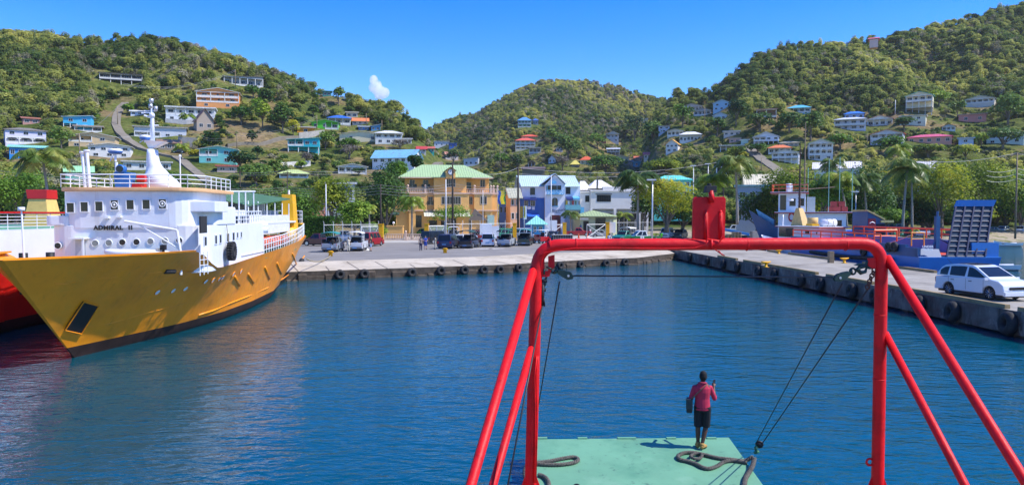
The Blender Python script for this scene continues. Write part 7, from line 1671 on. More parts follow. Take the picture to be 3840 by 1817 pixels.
def vehicle(kind, px, py, yaw, col, label, cat=None, canopy=None, Y=None, roofcol=None, name=None, L=None, W=None, H=None, group='vehicles parked on the quay', rimm=None, detail=False):
    """yaw 0: nose away from the camera; forward is local +Y"""
    p = G(px, py, DZ) if Y is None else P(px, py, Y)
    D = dict(suv=(4.55,1.82,1.68), van=(4.9,1.88,1.95), mpv=(4.6,1.75,1.8), pickup=(5.2,1.82,1.75), car=(4.3,1.72,1.45))[kind]
    L, W, H = L or D[0], W or D[1], H or D[2]
    nm = name or dict(suv='suv', van='van', mpv='minivan', pickup='pickup_truck', car='car')[kind]
    t = thing(nm, label, cat or dict(suv='car', van='van', mpv='minivan', pickup='pickup truck', car='car')[kind], (p.x, p.y, DZ), face_rot(p.x, p.y)*0.6+math.radians(yaw), group)
    pm = paint(col); h = L/2; bz = 0.30
    wb = L*0.295; wr = 0.335 if kind != 'pickup' else 0.37; ar = wr+0.06
    belt = {'suv': .98, 'van': 1.02, 'mpv': .98, 'pickup': 1.02, 'car': .86}[kind]
    hood = {'suv': [(h*.42,belt+.04),(h*.86,belt-.12),(h*.975,belt-.28),(h,belt-.5)], 'van': [(h*.62,belt+.06),(h*.9,belt-.1),(h*.98,belt-.3),(h,belt-.5)], 'mpv': [(h*.6,belt+.04),(h*.9,belt-.12),(h*.98,belt-.3),(h,belt-.5)],
            'pickup': [(h*.42,belt+.05),(h*.88,belt-.03),(h*.98,belt-.15),(h,belt-.45)], 'car': [(h*.4,belt+.02),(h*.86,belt-.1),(h*.97,belt-.22),(h,belt-.4)]}[kind]
    if detail: hood = [(h*.52,1.12),(h*.84,1.0),(h*.96,.82),(h,.5)]
    def arch(c, back):
        return [(c+ar*math.cos(a), wr+ar*math.sin(a)) for a in [math.radians(k) for k in (-5,20,45,70,90,110,135,160,185)]]
    bot = [(h*.985, bz)]+arch(wb, 0)+arch(-wb, 0)+[(-h*.985, bz)]
    prof = [(-h, bz+.25), (-h*.985, belt)]+hood+bot
    b = MB(); n = len(prof)
    lay = [(-W/2, .985), (-W/2+.07, 1.0), (W/2-.07, 1.0), (W/2, .985)]
    lay = [(-W/2, 0.0), (W/2, 0.0)]
    pts = [[(x, y, z) for y, z in prof] for x, _ in lay]
    o = len(b.v); b.v += pts[0]+pts[1]
    for i in range(n): b.f.append((o+i, o+(i+1)%n, o+n+(i+1)%n, o+n+i)); b.m.append(0)
    b.f.append(tuple(range(o, o+n))[::-1]); b.m.append(0); b.f.append(tuple(range(o+n, o+2*n))); b.m.append(0)
    body = b.build('body', pm, t, bevel=0.045 if not detail else 0.075, seg=2 if not detail else 3)
    # cabin: (rear-bottom, rear-top, front-top, front-bottom)
    cab = {'suv': [(-h*.97,belt),(-h*.80,H-.06),(h*.12,H),(h*.54,belt+.02)], 'van': [(-h*.985,belt),(-h*.93,H),(h*.42,H),(h*.68,belt+.03)], 'mpv': [(-h*.98,belt),(-h*.9,H),(h*.3,H),(h*.64,belt+.02)],
           'pickup': [(-h*.24,belt),(-h*.17,H),(h*.16,H),(h*.44,belt+.03)], 'car': [(-h*.72,belt),(-h*.45,H-.02),(h*.08,H),(h*.42,belt+.01)]}[kind]
    if cat == 'double cab': cab = [(-h*.3,belt),(-h*.22,H-.02),(h*.12,H),(h*.42,belt+.03)]
    if detail: cab = [(-h*.97,1.04),(-h*.76,1.64),(h*.10,1.70),(h*.60,1.1)]
    wi, wt = W/2-.04, W/2-.2
    cx = [wi, wt, wt, wi]; b = MB()
    o = len(b.v); b.v += [(-cx[i], *cab[i]) for i in range(4)]+[(cx[i], *cab[i]) for i in range(4)]
    for f in ((0,1,5,4),(1,2,6,5),(2,3,7,6),(3,0,4,7),(3,2,1,0),(4,5,6,7)): b.f.append(tuple(o+i for i in f)); b.m.append(0)
    if detail:
        b = MB(); cp = [(-h*.97,1.04),(-h*.95,1.16),(-h*.84,1.5),(-h*.74,1.63),(-h*.5,1.71),(-h*.2,1.74),(h*.05,1.71),(h*.17,1.63),(h*.60,1.1),(h*.62,1.04)]; xw = lambda z: wi+(wt-wi)*max(0,(z-1.04)/.7)**1.3
        for s in (-1, 1): b.add([(s*xw(z), y, z) for y, z in cp], [tuple(range(len(cp)))])
        for (ya, za), (yb, zb_) in zip(cp[:-1], cp[1:]): b.add([(-xw(za),ya,za),(xw(za),ya,za),(xw(zb_),yb,zb_),(-xw(zb_),yb,zb_)], [(0,1,2,3)])
        bmx = bmesh.new(); q = MB()
        for y in (-h*.58,-h*.06,h*.44):
            for s in (-1, 1): q.box(s*W/2-.004, s*W/2+.004, y-.008, y+.008, .42, 1.0)
        for y in (-h*.5,h*.02):
            for s in (-1, 1): q.box(s*W/2-.01, s*W/2+.02, y, y+.2, .86, .9)
        q.build('door_seams', M_bump, t, fixn=False); bmx.free()
    b.build('cabin', paint(roofcol) if roofcol else pm, t, bevel=0.06, seg=3)
    def lerp2(a, c, f): return (a[0]+(c[0]-a[0])*f, a[1]+(c[1]-a[1])*f)
    def side_pt(f, g, s): # f along belt (0 rear 1 front), g up
        lo = lerp2(cab[0], cab[3], f); hi = lerp2(cab[1], cab[2], f); q = lerp2(lo, hi, g); x = wi+(wt-wi)*g+.012; return (s*x, q[0], q[1])
    cuts = {'suv': [(.1,.3),(.33,.6),(.63,.93)], 'van': [(.06,.32),(.35,.65),(.68,.93)], 'mpv': [(.07,.3),(.33,.62),(.65,.93)], 'pickup': [(.1,.88)], 'car': [(.12,.48),(.52,.9)]}[kind]
    if cat == 'double cab': cuts = [(.08,.46),(.5,.9)]
    if detail:
        ys_, zs_ = [y for y, z in cp], [z for y, z in cp]
        for s in (-1, 1):
            for ya, yb in ((-h*.86,-h*.60),(-h*.56,-h*.08),(-h*.03,h*.5)):
                yy = [ya+(yb-ya)*k/6 for k in range(7)]; up_ = [(y, max(1.12, float(np.interp(y, ys_, zs_))-.11)) for y in yy]
                q = MB(); q.add([(s*(xw(z)+.006), y, z) for y, z in [(ya,1.1),(yb-.06,1.1)]+up_[::-1]], [tuple(range(9))]); q.build('side_window', M_glass, t, fixn=False)
        cuts = []
    for s in (-1, 1):
        for f0_, f1_ in cuts:
            b = MB(); q = [side_pt(f0_,.14,s), side_pt(f1_,.14,s), side_pt(f1_-.02,.86,s), side_pt(f0_+.02,.86,s)]; b.add(q, [(0,1,2,3)]); b.build('side_window', M_glass, t, fixn=False)
    def cross(a, c, ca, cc, nm_, out_):
        b = MB(); lo, hi = lerp2(a, c, .14), lerp2(a, c, .86); xl_, xh_ = (ca+(cc-ca)*.14)*.9, (ca+(cc-ca)*.86)*.9
        b.add([(-xl_,lo[0]+out_,lo[1]+.008),(xl_,lo[0]+out_,lo[1]+.008),(xh_,hi[0]+out_,hi[1]+.008),(-xh_,hi[0]+out_,hi[1]+.008)], [(0,1,2,3)]); b.build(nm_, M_glass, t, fixn=False)
    cross(cab[0], cab[1], wi, wt, 'rear_window', -.018); cross(cab[3], cab[2], wi, wt, 'windscreen', .018)
    for s in (-1, 1):
        for y in (-wb, wb):
            b = MB(); b.torus((0,0,0), (1,0,0), wr-.085, .09, 20, 8, 1.15); wm = b.build('wheel', M_rubber, t, True, fixn=False); wm.location = (s*(W/2-.13), y, wr)
            b = MB(); b.tube([(s*.02,0,0),(s*.085,0,0)], wr-.12, 16); rr_ = b.build('rim', rimm or M_rim, wm, fixn=False)
            if detail:
                b = MB()
                for k in range(10): a = 2*PI*k/10+.3; b.tube([(s*.1,.05*math.cos(a),.05*math.sin(a)),(s*.1,(wr-.11)*math.cos(a),(wr-.11)*math.sin(a))], .016, 4)
                b.build('spokes', M_rim, rr_, fixn=False); rr_.data.materials[0] = M_black
        b = MB(); zb_ = belt-.32 if kind in ('pickup','suv','car') else belt-.28; b.box(s*(W/2-.2)-.1, s*(W/2-.2)+.12*s+ .0 if s > 0 else s*(W/2-.2)+.1, -h-.012, -h+.05, zb_, zb_+.28) if s > 0 else b.box(-W/2+.02, -W/2+.24, -h-.012, -h+.05, zb_, zb_+.28)
        if s > 0: b = MB(); b.box(W/2-.24, W/2-.02, -h-.012, -h+.05, zb_, zb_+.28)
        b.build('tail_light', M_tail, t)
        b = MB(); x0_, x1_ = (W/2-.5, W/2-.06) if s > 0 else (-W/2+.06, -W/2+.5); zz_ = belt-.33; b.hexa([(x0_,h*.93,zz_-.1),(x1_,h*.9,zz_-.1),(x1_,h*1.0,zz_-.1),(x0_,h*1.012,zz_-.1)], [(x0_,h*.9,zz_+.07),(x1_,h*.88,zz_+.07),(x1_,h*.955,zz_+.07),(x0_,h*.985,zz_+.07)]); b.build('headlight', M_head, t)
        b = MB(); b.hexa([(s*(W/2),cab[3][0]-.15,belt+.02),(s*(W/2+.2),cab[3][0]-.15,belt+.04),(s*(W/2+.2),cab[3][0]-.07,belt+.04),(s*(W/2),cab[3][0]-.05,belt+.02)], [(s*(W/2),cab[3][0]-.15,belt+.17),(s*(W/2+.2),cab[3][0]-.15,belt+.17),(s*(W/2+.2),cab[3][0]-.07,belt+.17),(s*(W/2),cab[3][0]-.05,belt+.17)]); b.build('mirror', pm, t)
    b = MB(); b.box(-W/2+.04, W/2-.04, -h-.07, -h+.1, bz-.02, bz+.2); b.build('rear_bumper', M_bump if kind != 'mpv' and kind != 'suv' else pm, t, bevel=.03)
    b = MB(); b.box(-W/2+.04, W/2-.04, h-.1, h+.06, bz-.04, bz+.18); b.build('front_bumper', pm if kind != 'pickup' else M_bump, t, bevel=.03)
    b = MB(); b.box(-.26,.26,-h-.085,-h-.05,bz+.22 if kind != 'pickup' else bz+.04,bz+.36 if kind != 'pickup' else bz+.17); b.build('number_plate', M_plate, t)
    b = MB(); b.box(-W*.3,W*.3,h-.02,h+.022,bz+.28,bz+.42); b.build('grille', M_black, t)
    b = MB(); b.box(-W/2+.09,W/2-.09,-h*.93,h*.93,bz-.12,bz+.32); b.build('underbody', M_black, t)
    if kind == 'pickup':
        bl = cab[0][0]-.05; b = MB(); b.box(-W/2+.14,W/2-.14,-h+.1,bl,belt-.002,belt+.012); b.build('load_bed_shade_sheet', M_dark, t)  # flat dark sheet stands in for the shade of an open bed
        b = MB(); b.box(-W/2+.06,W/2-.06,-h-.02,-h+.02,belt-.42,belt-.05); b.build('tailgate', pm, t, bevel=.015)
    if canopy:
        cm = M_canvas[canopy]; bl = (cab[0][0] if kind == 'pickup' else cab[0][0]+.3); zt = 2.12; b = MB(); cw = W/2-.02
        for s in (-1, 1):
            for y in (-h+.12, (-h+.12+bl)/2, bl-.08): b.tube([(s*cw,y,belt-.05),(s*cw,y,zt)], .022, 5)
            b.tube([(s*cw,-h+.12,belt+.35),(s*cw,bl-.08,belt+.35)], .018, 5)
        b.build('canopy_frame', M_rail if canopy == 'white' else M_bump, t, fixn=False)
        b = MB(); ys = (-h-.12, (-h+bl)/2, bl+.25); rg_ = [[(cw*1.08*math.cos(PI-k*PI/8), y, zt+.26*math.sin(k*PI/8)*(1 if j != 0 else .8)) for k in range(9)]+[(cw*1.02*math.cos(k*PI/8), y, zt-.04+.26*math.sin(k*PI/8)*(1 if j != 0 else .8)) for k in range(9)] for j, y in enumerate(ys)]
        b.rings(rg_); b.build('canopy', cm, t, fixn=True)
        b = MB()
        for s in (-1, 1): b.box(s*(cw-.35)-.14, s*(cw-.35)+.14, -h+.15, bl-.1, belt+.02, belt+.16); b.box(s*(cw-.1)-.03, s*(cw-.1)+.03, -h+.15, bl-.1, belt+.16, belt+.45)
        b.build('bench', M_dark, t, fixn=False)
    return t
vehicle('pickup',1198,921,62,'#5a1420','maroon pickup truck half hidden by the silver pickup near the hedge')
vehicle('pickup',1251,941,-6,'#9aa4ae','silver pickup truck with a teal canopy, leftmost of the row',canopy='teal')
vehicle('pickup',1292,905,6,'#dfe2e6','white double cab pickup behind the silver and white pickups',cat='double cab')
vehicle('pickup',1342,938,-4,'#d9dde2','white pickup truck with a white canopy left of the red van',canopy='white')
vehicle('van',1392,922,-20,'#a01420','dark red minibus beside the leftmost yellow pillar')
vehicle('mpv',1562,886,78,'#5f9a2c','lime green car side-on before the garden balustrade',name='car',cat='car',H=1.6,L=4.1)
vehicle('van',1632,913,-38,'#15151c','black minivan behind the two tourists')
vehicle('mpv',1683,930,-12,'#16234f','dark blue minivan with its rear to the water',H=1.85,W=1.9,L=5.0)
vehicle('suv',1742,922,-24,'#dfe3e8','white estate car partly behind the black pickup')
vehicle('pickup',1762,928,-14,'#14161c','black pickup truck with a dark canopy and chrome bumper',canopy='dark')
vehicle('mpv',1831,923,-2,'#cfd6e6','silver-white minivan with a blue number plate',H=1.85)
vehicle('pickup',1900,923,-10,'#b9bfc4','silver pickup truck with a dark green canopy',canopy='dark')
vehicle('pickup',1970,919,-6,'#16352c','dark green open truck with a teal canopy',canopy='teal')
vehicle('pickup',1700,893,4,'#c8cdd2','white truck behind the dark blue minivan with a white box top',canopy='white',Y=128)
vehicle('pickup',1790,893,10,'#8a2c24','red-brown pickup glimpsed behind the black pickup',Y=124)
vehicle('van',1885,885,85,'#3fae6a','green and white truck cab behind the notice boards',Y=132)
vehicle('van',1955,880,80,'#e6e8ea','white and yellow bus glimpsed left of the turquoise kiosk',Y=134,group=None)
vehicle('pickup',2171,885,-95,'#c01822','bright red double cab pickup with its nose to the left',cat='double cab',Y=150,L=5.35,group='vehicles inside the dock gate')
vehicle('car',2253,889,-80,'#aab0b4','silver car behind the crossed gate',Y=142,group='vehicles inside the dock gate')
vehicle('pickup',2340,905,150,'#2f8a7a','teal truck with a white canopy facing the camera',canopy='white',group='vehicles inside the dock gate')
vehicle('suv',2075,893,170,'#2a3a5a','navy jeep behind the wire crates',Y=122,group='vehicles inside the dock gate')
vehicle('car',1838,893,15,'#c9ced2','pale grey car behind the silver-white minivan',Y=124)
g_ = vehicle('pickup',2402,908,92+14,'#0f7a3c','green and white double cab pickup with a white badge on its door',cat='double cab',roofcol='#e9eeee',Y=116,L=6.1,H=1.9,group='vehicles inside the dock gate')
b = MB(); b.box(.912,.925,-.25,.35,.62,1.0) ; b.build('door_badge', M_white, g_); b = MB(); b.box(-.925,-.912,-.25,.35,.62,1.0); b.build('door_badge', M_white, g_)
b = MB(); b.tube([(-.93,.05,.82),(-.927,.05,.82)], .11, 12); b.tube([(.927,.05,.82),(.93,.05,.82)], .11, 12); b.build('badge_emblem', mat('badge_green', (0.1,0.25,0.15), 0.6), g_, fixn=False)
gk = 'vehicles parked under the shore trees'
vehicle('van',2500,884,165,'#aebccb','pale blue-grey van parked under the almond tree',Y=136,group=gk)
vehicle('suv',2550,884,160,'#5c6468','dark grey car beside the pale blue-grey van',Y=138,group=gk)
vehicle('car',2812,845,165,'#c01c3c','crimson car facing the dock behind the pallets',Y=168,group=gk)
vehicle('van',2760,838,90,'#e2e6e6','white van roof behind the blue plastic slide',Y=176,group=gk)
vehicle('car',3370,872,170,'#2f9a68','green car under the leaning palm',Y=150,group=gk)
vehicle('suv',3462,874,158,'#a8b8d8','silver-blue jeep left of the raised ramp',Y=150,group=gk)
vehicle('van',3330,868,90,'#23494a','dark teal bus under the trees behind the engine hut',Y=158,H=2.5,L=6.5,name='bus',cat='bus',group=gk)
vehicle('suv',3410,868,95,'#20242c','black car under the dark shore tree',Y=158,group=gk)
vehicle('suv',3760,848,150,'#c9d2d8','silver off-road car right of the raised ramp',Y=176,group=gk)
vehicle('pickup',3825,854,165,'#c6ccd6','silver pickup at the right edge of the shore road',Y=172,group=gk)
vehicle('car',3718,848,95,'#cfd2d0','white car partly behind the raised ramp',Y=176,group=gk)
p = hit(672, 575)
if p: v = vehicle('suv',672,575,80,'#101014','black car parked on the drive of the brown-roofed shed',Y=p.y,group=None); v.location = p
# the white car on the pier (nose to the right and towards the camera)
q = G(3680, 1113, DZ)
wc = vehicle('suv',3680,1112,-147,'#e4e8ee','white five-door car standing on the pier at the right',group=None,detail=True,H=1.74,L=4.4)
b = MB(); b.box(-.55,.55,-.9,.1,1.735,1.76); b.build('sunroof', M_glass, wc); b = MB(); b.tube([(.3,-1.6,1.63),(.32,-2.0,1.95)], .012, 4); b.build('aerial', M_black, wc, fixn=False)
# red dock tractor
p = G(2028, 912, DZ); t = thing('dock_tractor', 'small red tow tractor with a white sun roof beside the blue kiosk', 'tractor', (p.x,p.y,DZ), 0.5); mr_ = paint('#c4202a')
b = MB(); b.box(-.75,.75,-1.2,1.0,.35,1.05); b.box(-.7,.7,.2,1.0,1.05,1.35); b.build('body', mr_, t, bevel=.06)
b = MB(); b.box(-.8,.8,-1.0,.9,2.0,2.08); b.build('sun_roof', M_white, t)
for x in (-.7,.7):
    for y in (-.9,.8): b = MB(); b.tube([(x,y,1.0),(x,y,2.0)], .03, 5); b.build('roof_post', M_bump, t)
for x in (-.72,.72):
    for y in (-.75,.65): b = MB(); b.torus((0,0,0),(1,0,0),.25,.09,16,8); w_ = b.build('wheel', M_rubber, t, True, fixn=False); w_.location = (x,y,.33)
b = MB(); b.box(-.3,.3,-.5,-.1,1.05,1.3); b.box(-.3,.3,-.6,-.5,1.3,1.7); b.build('seat', M_dark, t)
# stacked wire crates, pallets, barriers, blocks
p = P(2108, 902, 112); t = thing('crate_stack', 'stack of wire mesh crates with a pale cover and red goods on the quay', 'crates', (p.x,112,DZ), 0.1)
b = MB()
for i in range(9):
    for k in range(5): x = -1.5+i*.375
    b.tube([(-1.5+i*.375,-.9,0),(-1.5+i*.375,-.9,1.3)], .02, 4)
for k in range(6): b.tube([(-1.5,-.9,k*.26),(1.5,-.9,k*.26)], .02, 4); b.tube([(1.5,-.9,k*.26),(1.5,.9,k*.26)], .02, 4)
for i in range(5): b.tube([(1.5,-.9+i*.45,0),(1.5,-.9+i*.45,1.3)], .02, 4)
b.build('wire_frame', M_steel, t, fixn=False); b = MB(); b.box(-1.45,1.45,-.8,.85,0.02,1.25); b.build('contents', M_dark, t); b = MB(); b.box(-1.6,1.6,-1.0,1.0,1.3,1.36); b.build('cover', M_conc, t); b = MB(); b.box(-1.3,.1,-.88,-.82,.05,.5); b.build('red_goods', mr_, t)
def pallets(px, py, Y, n, label, rz=0.2):
    p = P(px, py, Y); t = thing('pallet_stack', label, 'pallets', (p.x, Y, DZ), rz, 'stacks of timber pallets')
    for k in range(n):
        b = MB(); z_ = k*.15; o_ = rnd.uniform(-.06,.06)
        for j in range(7): b.box(-.6+o_,.6+o_,-.5+j*.155,-.5+j*.155+.1,z_+.1,z_+.125)
        for j in range(3): b.box(-.6+j*.55+o_,-.5+j*.55+o_,-.5,.53,z_,z_+.1)
        b.build('pallet', M_wood, t, fixn=False)
pallets(2762,872,118,11,'tall stack of grey timber pallets beyond the red gantry plate'); pallets(2738,868,124,7,'lower pallet stack left of the tall one')
for px, Y, w_, h_, mm, l, nm, cat in [(2845,122,2.6,1.7,'#8f8a86','block of grey wrapped concrete blocks beside the blue bow','block_pile','blocks'),(2492,101,1.6,1.1,'#9fc0b4','pale green crate beside the green pickup','crate','crate'),(2523,101.2,2.0,1.15,'#c9996a','slatted tan wooden crate right of the pale green crate','crate','crate')]:
    p = P(px, 880, Y); t = thing(nm, l, cat, (p.x, Y, DZ), .1); b = MB(); m_ = mat('box'+mm[1:], mm, 0.8, 0.2, 2); b.box(-w_/2+.05,w_/2-.05,-.5,.5,0,h_-.05); b.build('core', m_, t); b = MB(); n = 5
    for k in range(n): b.box(-w_/2,w_/2,-.55,.55,k*h_/n+.03,(k+.8)*h_/n)
    b.build('layers', m_, t, fixn=False)
p = P(2755, 850, 126); t = thing('plastic_slide', 'bright blue plastic boat or slide lying on the dock goods', 'slide', (p.x,126,DZ+.9), -.3); b = MB(); b.hexa([(-2.6,-.5,.9),(2.4,-.5,-.1),(2.4,.5,-.1),(-2.6,.5,.9)], [(-2.6,-.6,1.35),(2.4,-.6,.3),(2.4,.6,.3),(-2.6,.6,1.35)]); b.build('shell', mat('slide_blue', (0.02,0.22,0.62), 0.4), t, bevel=.08); b = MB(); b.box(-1.8,2.0,-.4,.4,-.9,-.1); b.build('support', M_dark, t)
for px, l in ((2170,'orange traffic cone below the red pickup bed'),(2202,'orange traffic cone at the left end of the crossed gate')):
    p = P(px, 886, 137); t = thing('traffic_cone', l, 'cone', (p.x,137,DZ)); b = MB(); b.tube([(0,0,.03),(0,0,.95)], [.2,.05], 10); b.build('cone', M_or, t); b = MB(); b.box(-.25,.25,-.25,.25,0,.04); b.build('foot', M_or, t)
b = MB()
for k in range(3): b.box(-.03,.03,-2.6,2.6,.1+k*.5,.55+k*.5)
b.k = 0
for y in (-2.6,0,2.6): b.box(-.12,.12,y-.12,y+.12,-.2,1.7)
o = b.build('timber_fence', M_wood, fixn=False); p = P(3205, 880, 96); o.location = (p.x, 96, .6); o.rotation_euler = (0,0,PI/2+.05); tag(o, 'pale timber board wall between the white boat and the blue hut', 'fence')

# ------------------------------------------------------------------ people
def skin(h): return mat('skin_'+h.lstrip('#'), tuple(c*.8 for c in lin(h)), 0.55, 0.06)
def cloth(h): return mat('cloth_'+h.lstrip('#'), tuple(c*.85 for c in lin(h)), 0.85, 0.12, 6, 0.1)
def loft(b, secs, n=14):
    """secs: (centre, rx, ry) ellipses stacked mostly along z"""
    b.rings([[(c[0]+rx*math.cos(2*PI*j/n), c[1]+ry*math.sin(2*PI*j/n), c[2]) for j in range(n)] for c, rx, ry in secs])
def lerpv(a, c, f): return Vector(a).lerp(Vector(c), f)
def person(loc, rz, label, H=1.72, sk='#6b4630', top='#d8d8d8', bottom='#202430', hair='#0c0a09', pose=None, shorts=False, sleeve=0.45, vox=0.03, group=None, hat=None, hairlen=0, name='person', skirt=False, fine=False):
    k = H/1.75; t = thing(name, label, 'person', loc, rz, group); t.scale = (k,k,k)
    Pz = dict(hipL=(-.09,0,.92), hipR=(.09,0,.92), kneeL=(-.1,.02,.5), kneeR=(.1,.02,.5), ankL=(-.1,-.01,.09), ankR=(.1,-.01,.09), shL=(-.19,0,1.42), shR=(.19,0,1.42),
              elL=(-.25,-.03,1.14), elR=(.25,-.03,1.14), wrL=(-.26,.06,.89), wrR=(.26,.06,.89), head=(0,.01,1.63), tl=(-.14,.12,.05), tr=(.14,.12,.05))
    if pose: Pz.update(pose)
    V = {a: Vector(c) for a, c in Pz.items()}; b = MB()
    loft(b, [((0,0,.86),.13,.09),((0,0,.93),.165,.115),((0,0,1.02),.155,.11),((0,0,1.14),.14,.1),((0,0,1.28),.17,.115),((0,0,1.38),.185,.11),((0,0,1.44),.15,.09),((0,0,1.475),.07,.065)])
    hd = V['head']; b.tube([(0,-.005,1.42),(hd.x*.5,hd.y*.4,1.5),(hd.x,hd.y-.01,hd.z-.06)], [.062,.054,.056], 12)
    b.ell(tuple(hd), (.075,.092,.115), 16, 12); b.ell((hd.x,hd.y+.045,hd.z-.055), (.052,.055,.055), 12, 8)          # skull and jaw
    b.ell((hd.x,hd.y+.098,hd.z-.015), (.013,.02,.022), 8, 6); 
    for s in (-1, 1): b.ell((hd.x+s*.077,hd.y,hd.z-.01), (.012,.022,.03), 8, 6)
    for s, a in ((-1,'L'),(1,'R')):
        b.tube([V['hip'+a]+Vector((0,0,.03)), lerpv(V['hip'+a],V['knee'+a],.45), V['knee'+a], lerpv(V['knee'+a],V['ank'+a],.35), V['ank'+a]], [.088,.078,.055,.056,.036], 12)
        tt = V['tl' if a == 'L' else 'tr']; ank = V['ank'+a]; b.tube([ank+Vector((0,-.045,-.05)), ank+Vector((0,.0,-.045)), Vector((tt.x,tt.y,tt.z-.015))], [.034,.038,.03], 10)
        b.tube([lerpv((0,0,1.4),V['sh'+a],.6), V['sh'+a], lerpv(V['sh'+a],V['el'+a],.5), V['el'+a], lerpv(V['el'+a],V['wr'+a],.4), V['wr'+a]], [.06,.056,.047,.037,.036,.024], 10)
        wr = V['wr'+a]; dr = (wr-V['el'+a]).normalized(); sd_ = dr.cross(Vector((0,1,0))); sd_ = sd_.normalized() if sd_.length > .1 else Vector((1,0,0)); up_ = sd_.cross(dr)
        b.tube([wr-dr*.01, wr+dr*.03, wr+dr*.075, wr+dr*.095], [.025,.033,.036,.028], 10)
        for f_ in range(4):
            o_ = wr+dr*.085+sd_*(.0165*(f_-1.5)*1.1); L_ = (.062,.074,.07,.055)[f_]
            if fine: b.tube([o_-dr*.01, o_+dr*L_*.45, o_+dr*L_*.65+up_*s*.0+Vector((0,0,.01))+up_*.02, o_+dr*L_*.55+up_*.045], [.0095,.009,.0085,.0075], 7)
            else: b.tube([o_-dr*.01, o_+dr*L_*.6, o_+dr*L_+up_*.015], [.0095,.009,.007], 6)
        b.tube([wr+dr*.03+sd_*.02*s*-1, wr+dr*.06+sd_*.045*-s, wr+dr*.095+sd_*.05*-s], [.011,.0105,.008], 6)
    body = b.build('body', skin(sk), t, True, fixn=False)
    md = body.modifiers.new('blend', 'REMESH'); md.mode = 'VOXEL'; md.voxel_size = (0.008 if fine else 0.014); md.use_smooth_shade = True
    sm = body.modifiers.new('soft', 'SMOOTH'); sm.factor = .5; sm.iterations = 2
    if fine:
        for s in (-1, 1): e = MB(); e.ell((hd.x+s*.03,hd.y+.088,hd.z+.012), (.012,.008,.007), 8, 6); e.build('eye', M_white, t, True)
        e = MB(); e.tube([(hd.x-.025,hd.y+.1,hd.z-.062),(hd.x,hd.y+.106,hd.z-.064),(hd.x+.025,hd.y+.1,hd.z-.062)], .005, 5); e.build('mouth', mat('lip', (0.25,0.08,0.07), 0.5), t, True)
    # clothing follows the body
    def rem(o, v): m_ = o.modifiers.new('blend', 'REMESH'); m_.mode = 'VOXEL'; m_.voxel_size = v; m_.use_smooth_shade = True; q_ = o.modifiers.new('soft', 'SMOOTH'); q_.factor = .5; q_.iterations = 2
    b = MB(); low = .88 if not skirt else .98
    loft(b, [((0,0,low),.178,.13),((0,0,.98),.172,.128),((0,-.002,1.14),.158,.118),((0,-.004,1.28),.178,.132),((0,-.004,1.37),.182,.125),((0,-.002,1.43),.145,.1),((0,0,1.485),.085,.08)], 16)
    for a in ('L','R'):
        sh, el, wr = V['sh'+a], V['el'+a], V['wr'+a]; path = [lerpv((0,0,1.4),sh,.5), sh, lerpv(sh,el,.5)]; rs = [.062,.062,.056]
        if sleeve > .6: path += [el]; rs += [.055]
        if sleeve > .9: path += [lerpv(el,wr,.5), lerpv(el,wr,.93)]; rs += [.048,.04]
        elif sleeve > .6: path += [lerpv(el,wr,.25)]; rs += [.055]
        if sleeve > 0: b.tube(path, rs, 10)
    o = b.build('shirt', cloth(top), t, True, fixn=False); rem(o, .014 if not fine else .010)
    b = MB()
    if skirt: loft(b, [((0,0,1.02),.16,.12),((0,0,.9),.185,.14),((0,0,.45),.24,.2)], 16)
    else:
        loft(b, [((0,0,1.0),.163,.118),((0,0,.93),.18,.13),((0,0,.85),.165,.115)], 16)
        for a in ('L','R'):
            hp, kn, an = V['hip'+a], V['knee'+a], V['ank'+a]; path = [hp+Vector((0,0,.04)), lerpv(hp,kn,.5), lerpv(hp,kn,1.02)]; rs = [.1,.098,.092]
            if not shorts: path += [lerpv(kn,an,.5), lerpv(kn,an,.95)]; rs = [.1,.092,.075,.066,.06]
            b.tube(path, rs, 10)
    o = b.build('skirt' if skirt else ('shorts' if shorts else 'trousers'), cloth(bottom), t, True, fixn=False); rem(o, .014 if not fine else .010)
    b = MB(); b.ell((hd.x,hd.y-.012,hd.z+.03), (.083,.097,.1), 14, 10, -.35, 1); b.ell((hd.x,hd.y-.04,hd.z), (.08,.075,.1), 14, 10)
    if hairlen: b.tube([(hd.x,hd.y-.05,hd.z+.02),(hd.x,hd.y-.09,hd.z-.1),(hd.x,hd.y-.1,hd.z-.1-hairlen)], [.08,.07,.03], 10)
    b.build('hair', cloth(hair), t, True)
    if hat: b = MB(); b.tube([(hd.x,hd.y,hd.z+.05),(hd.x,hd.y,hd.z+.06),(hd.x,hd.y,hd.z+.065),(hd.x,hd.y-.01,hd.z+.14)], [.1,.14,.092,.07], 14); b.build('hat', cloth(hat), t, True)
    for a in ('L','R'):
        tt = V['tl' if a == 'L' else 'tr']; an = V['ank'+a]; b = MB(); b.tube([an+Vector((0,-.06,-.045)), an+Vector((0,0,-.035)), lerpv(an,tt,.6)+Vector((0,0,-.005)), tt+Vector((0,.02,-.005))], [.04,.05,.045,.034], 10)
        if fine: b.tube([an+Vector((0,-.01,-.03)), an+Vector((0,0,.045))], [.05,.052], 12)
        b.build('shoe', cloth('#b08a4a' if fine else '#2a2420'), t, True)
    return t
def at(px, py): p = G(px, py, DZ); return (p.x, p.y, DZ)
R_ = math.radians
person(at(1248,945), R_(10), 'man in a dark vest and white shorts behind the silver pickup', sk='#4a3020', top='#1a2426', bottom='#e6e6e6', shorts=True, sleeve=0)
person(at(1307,943), R_(190), 'person in a cream shirt and pale trousers left of the white pickup', sk='#5a3c28', top='#d8cdb8', bottom='#d8d2c0')
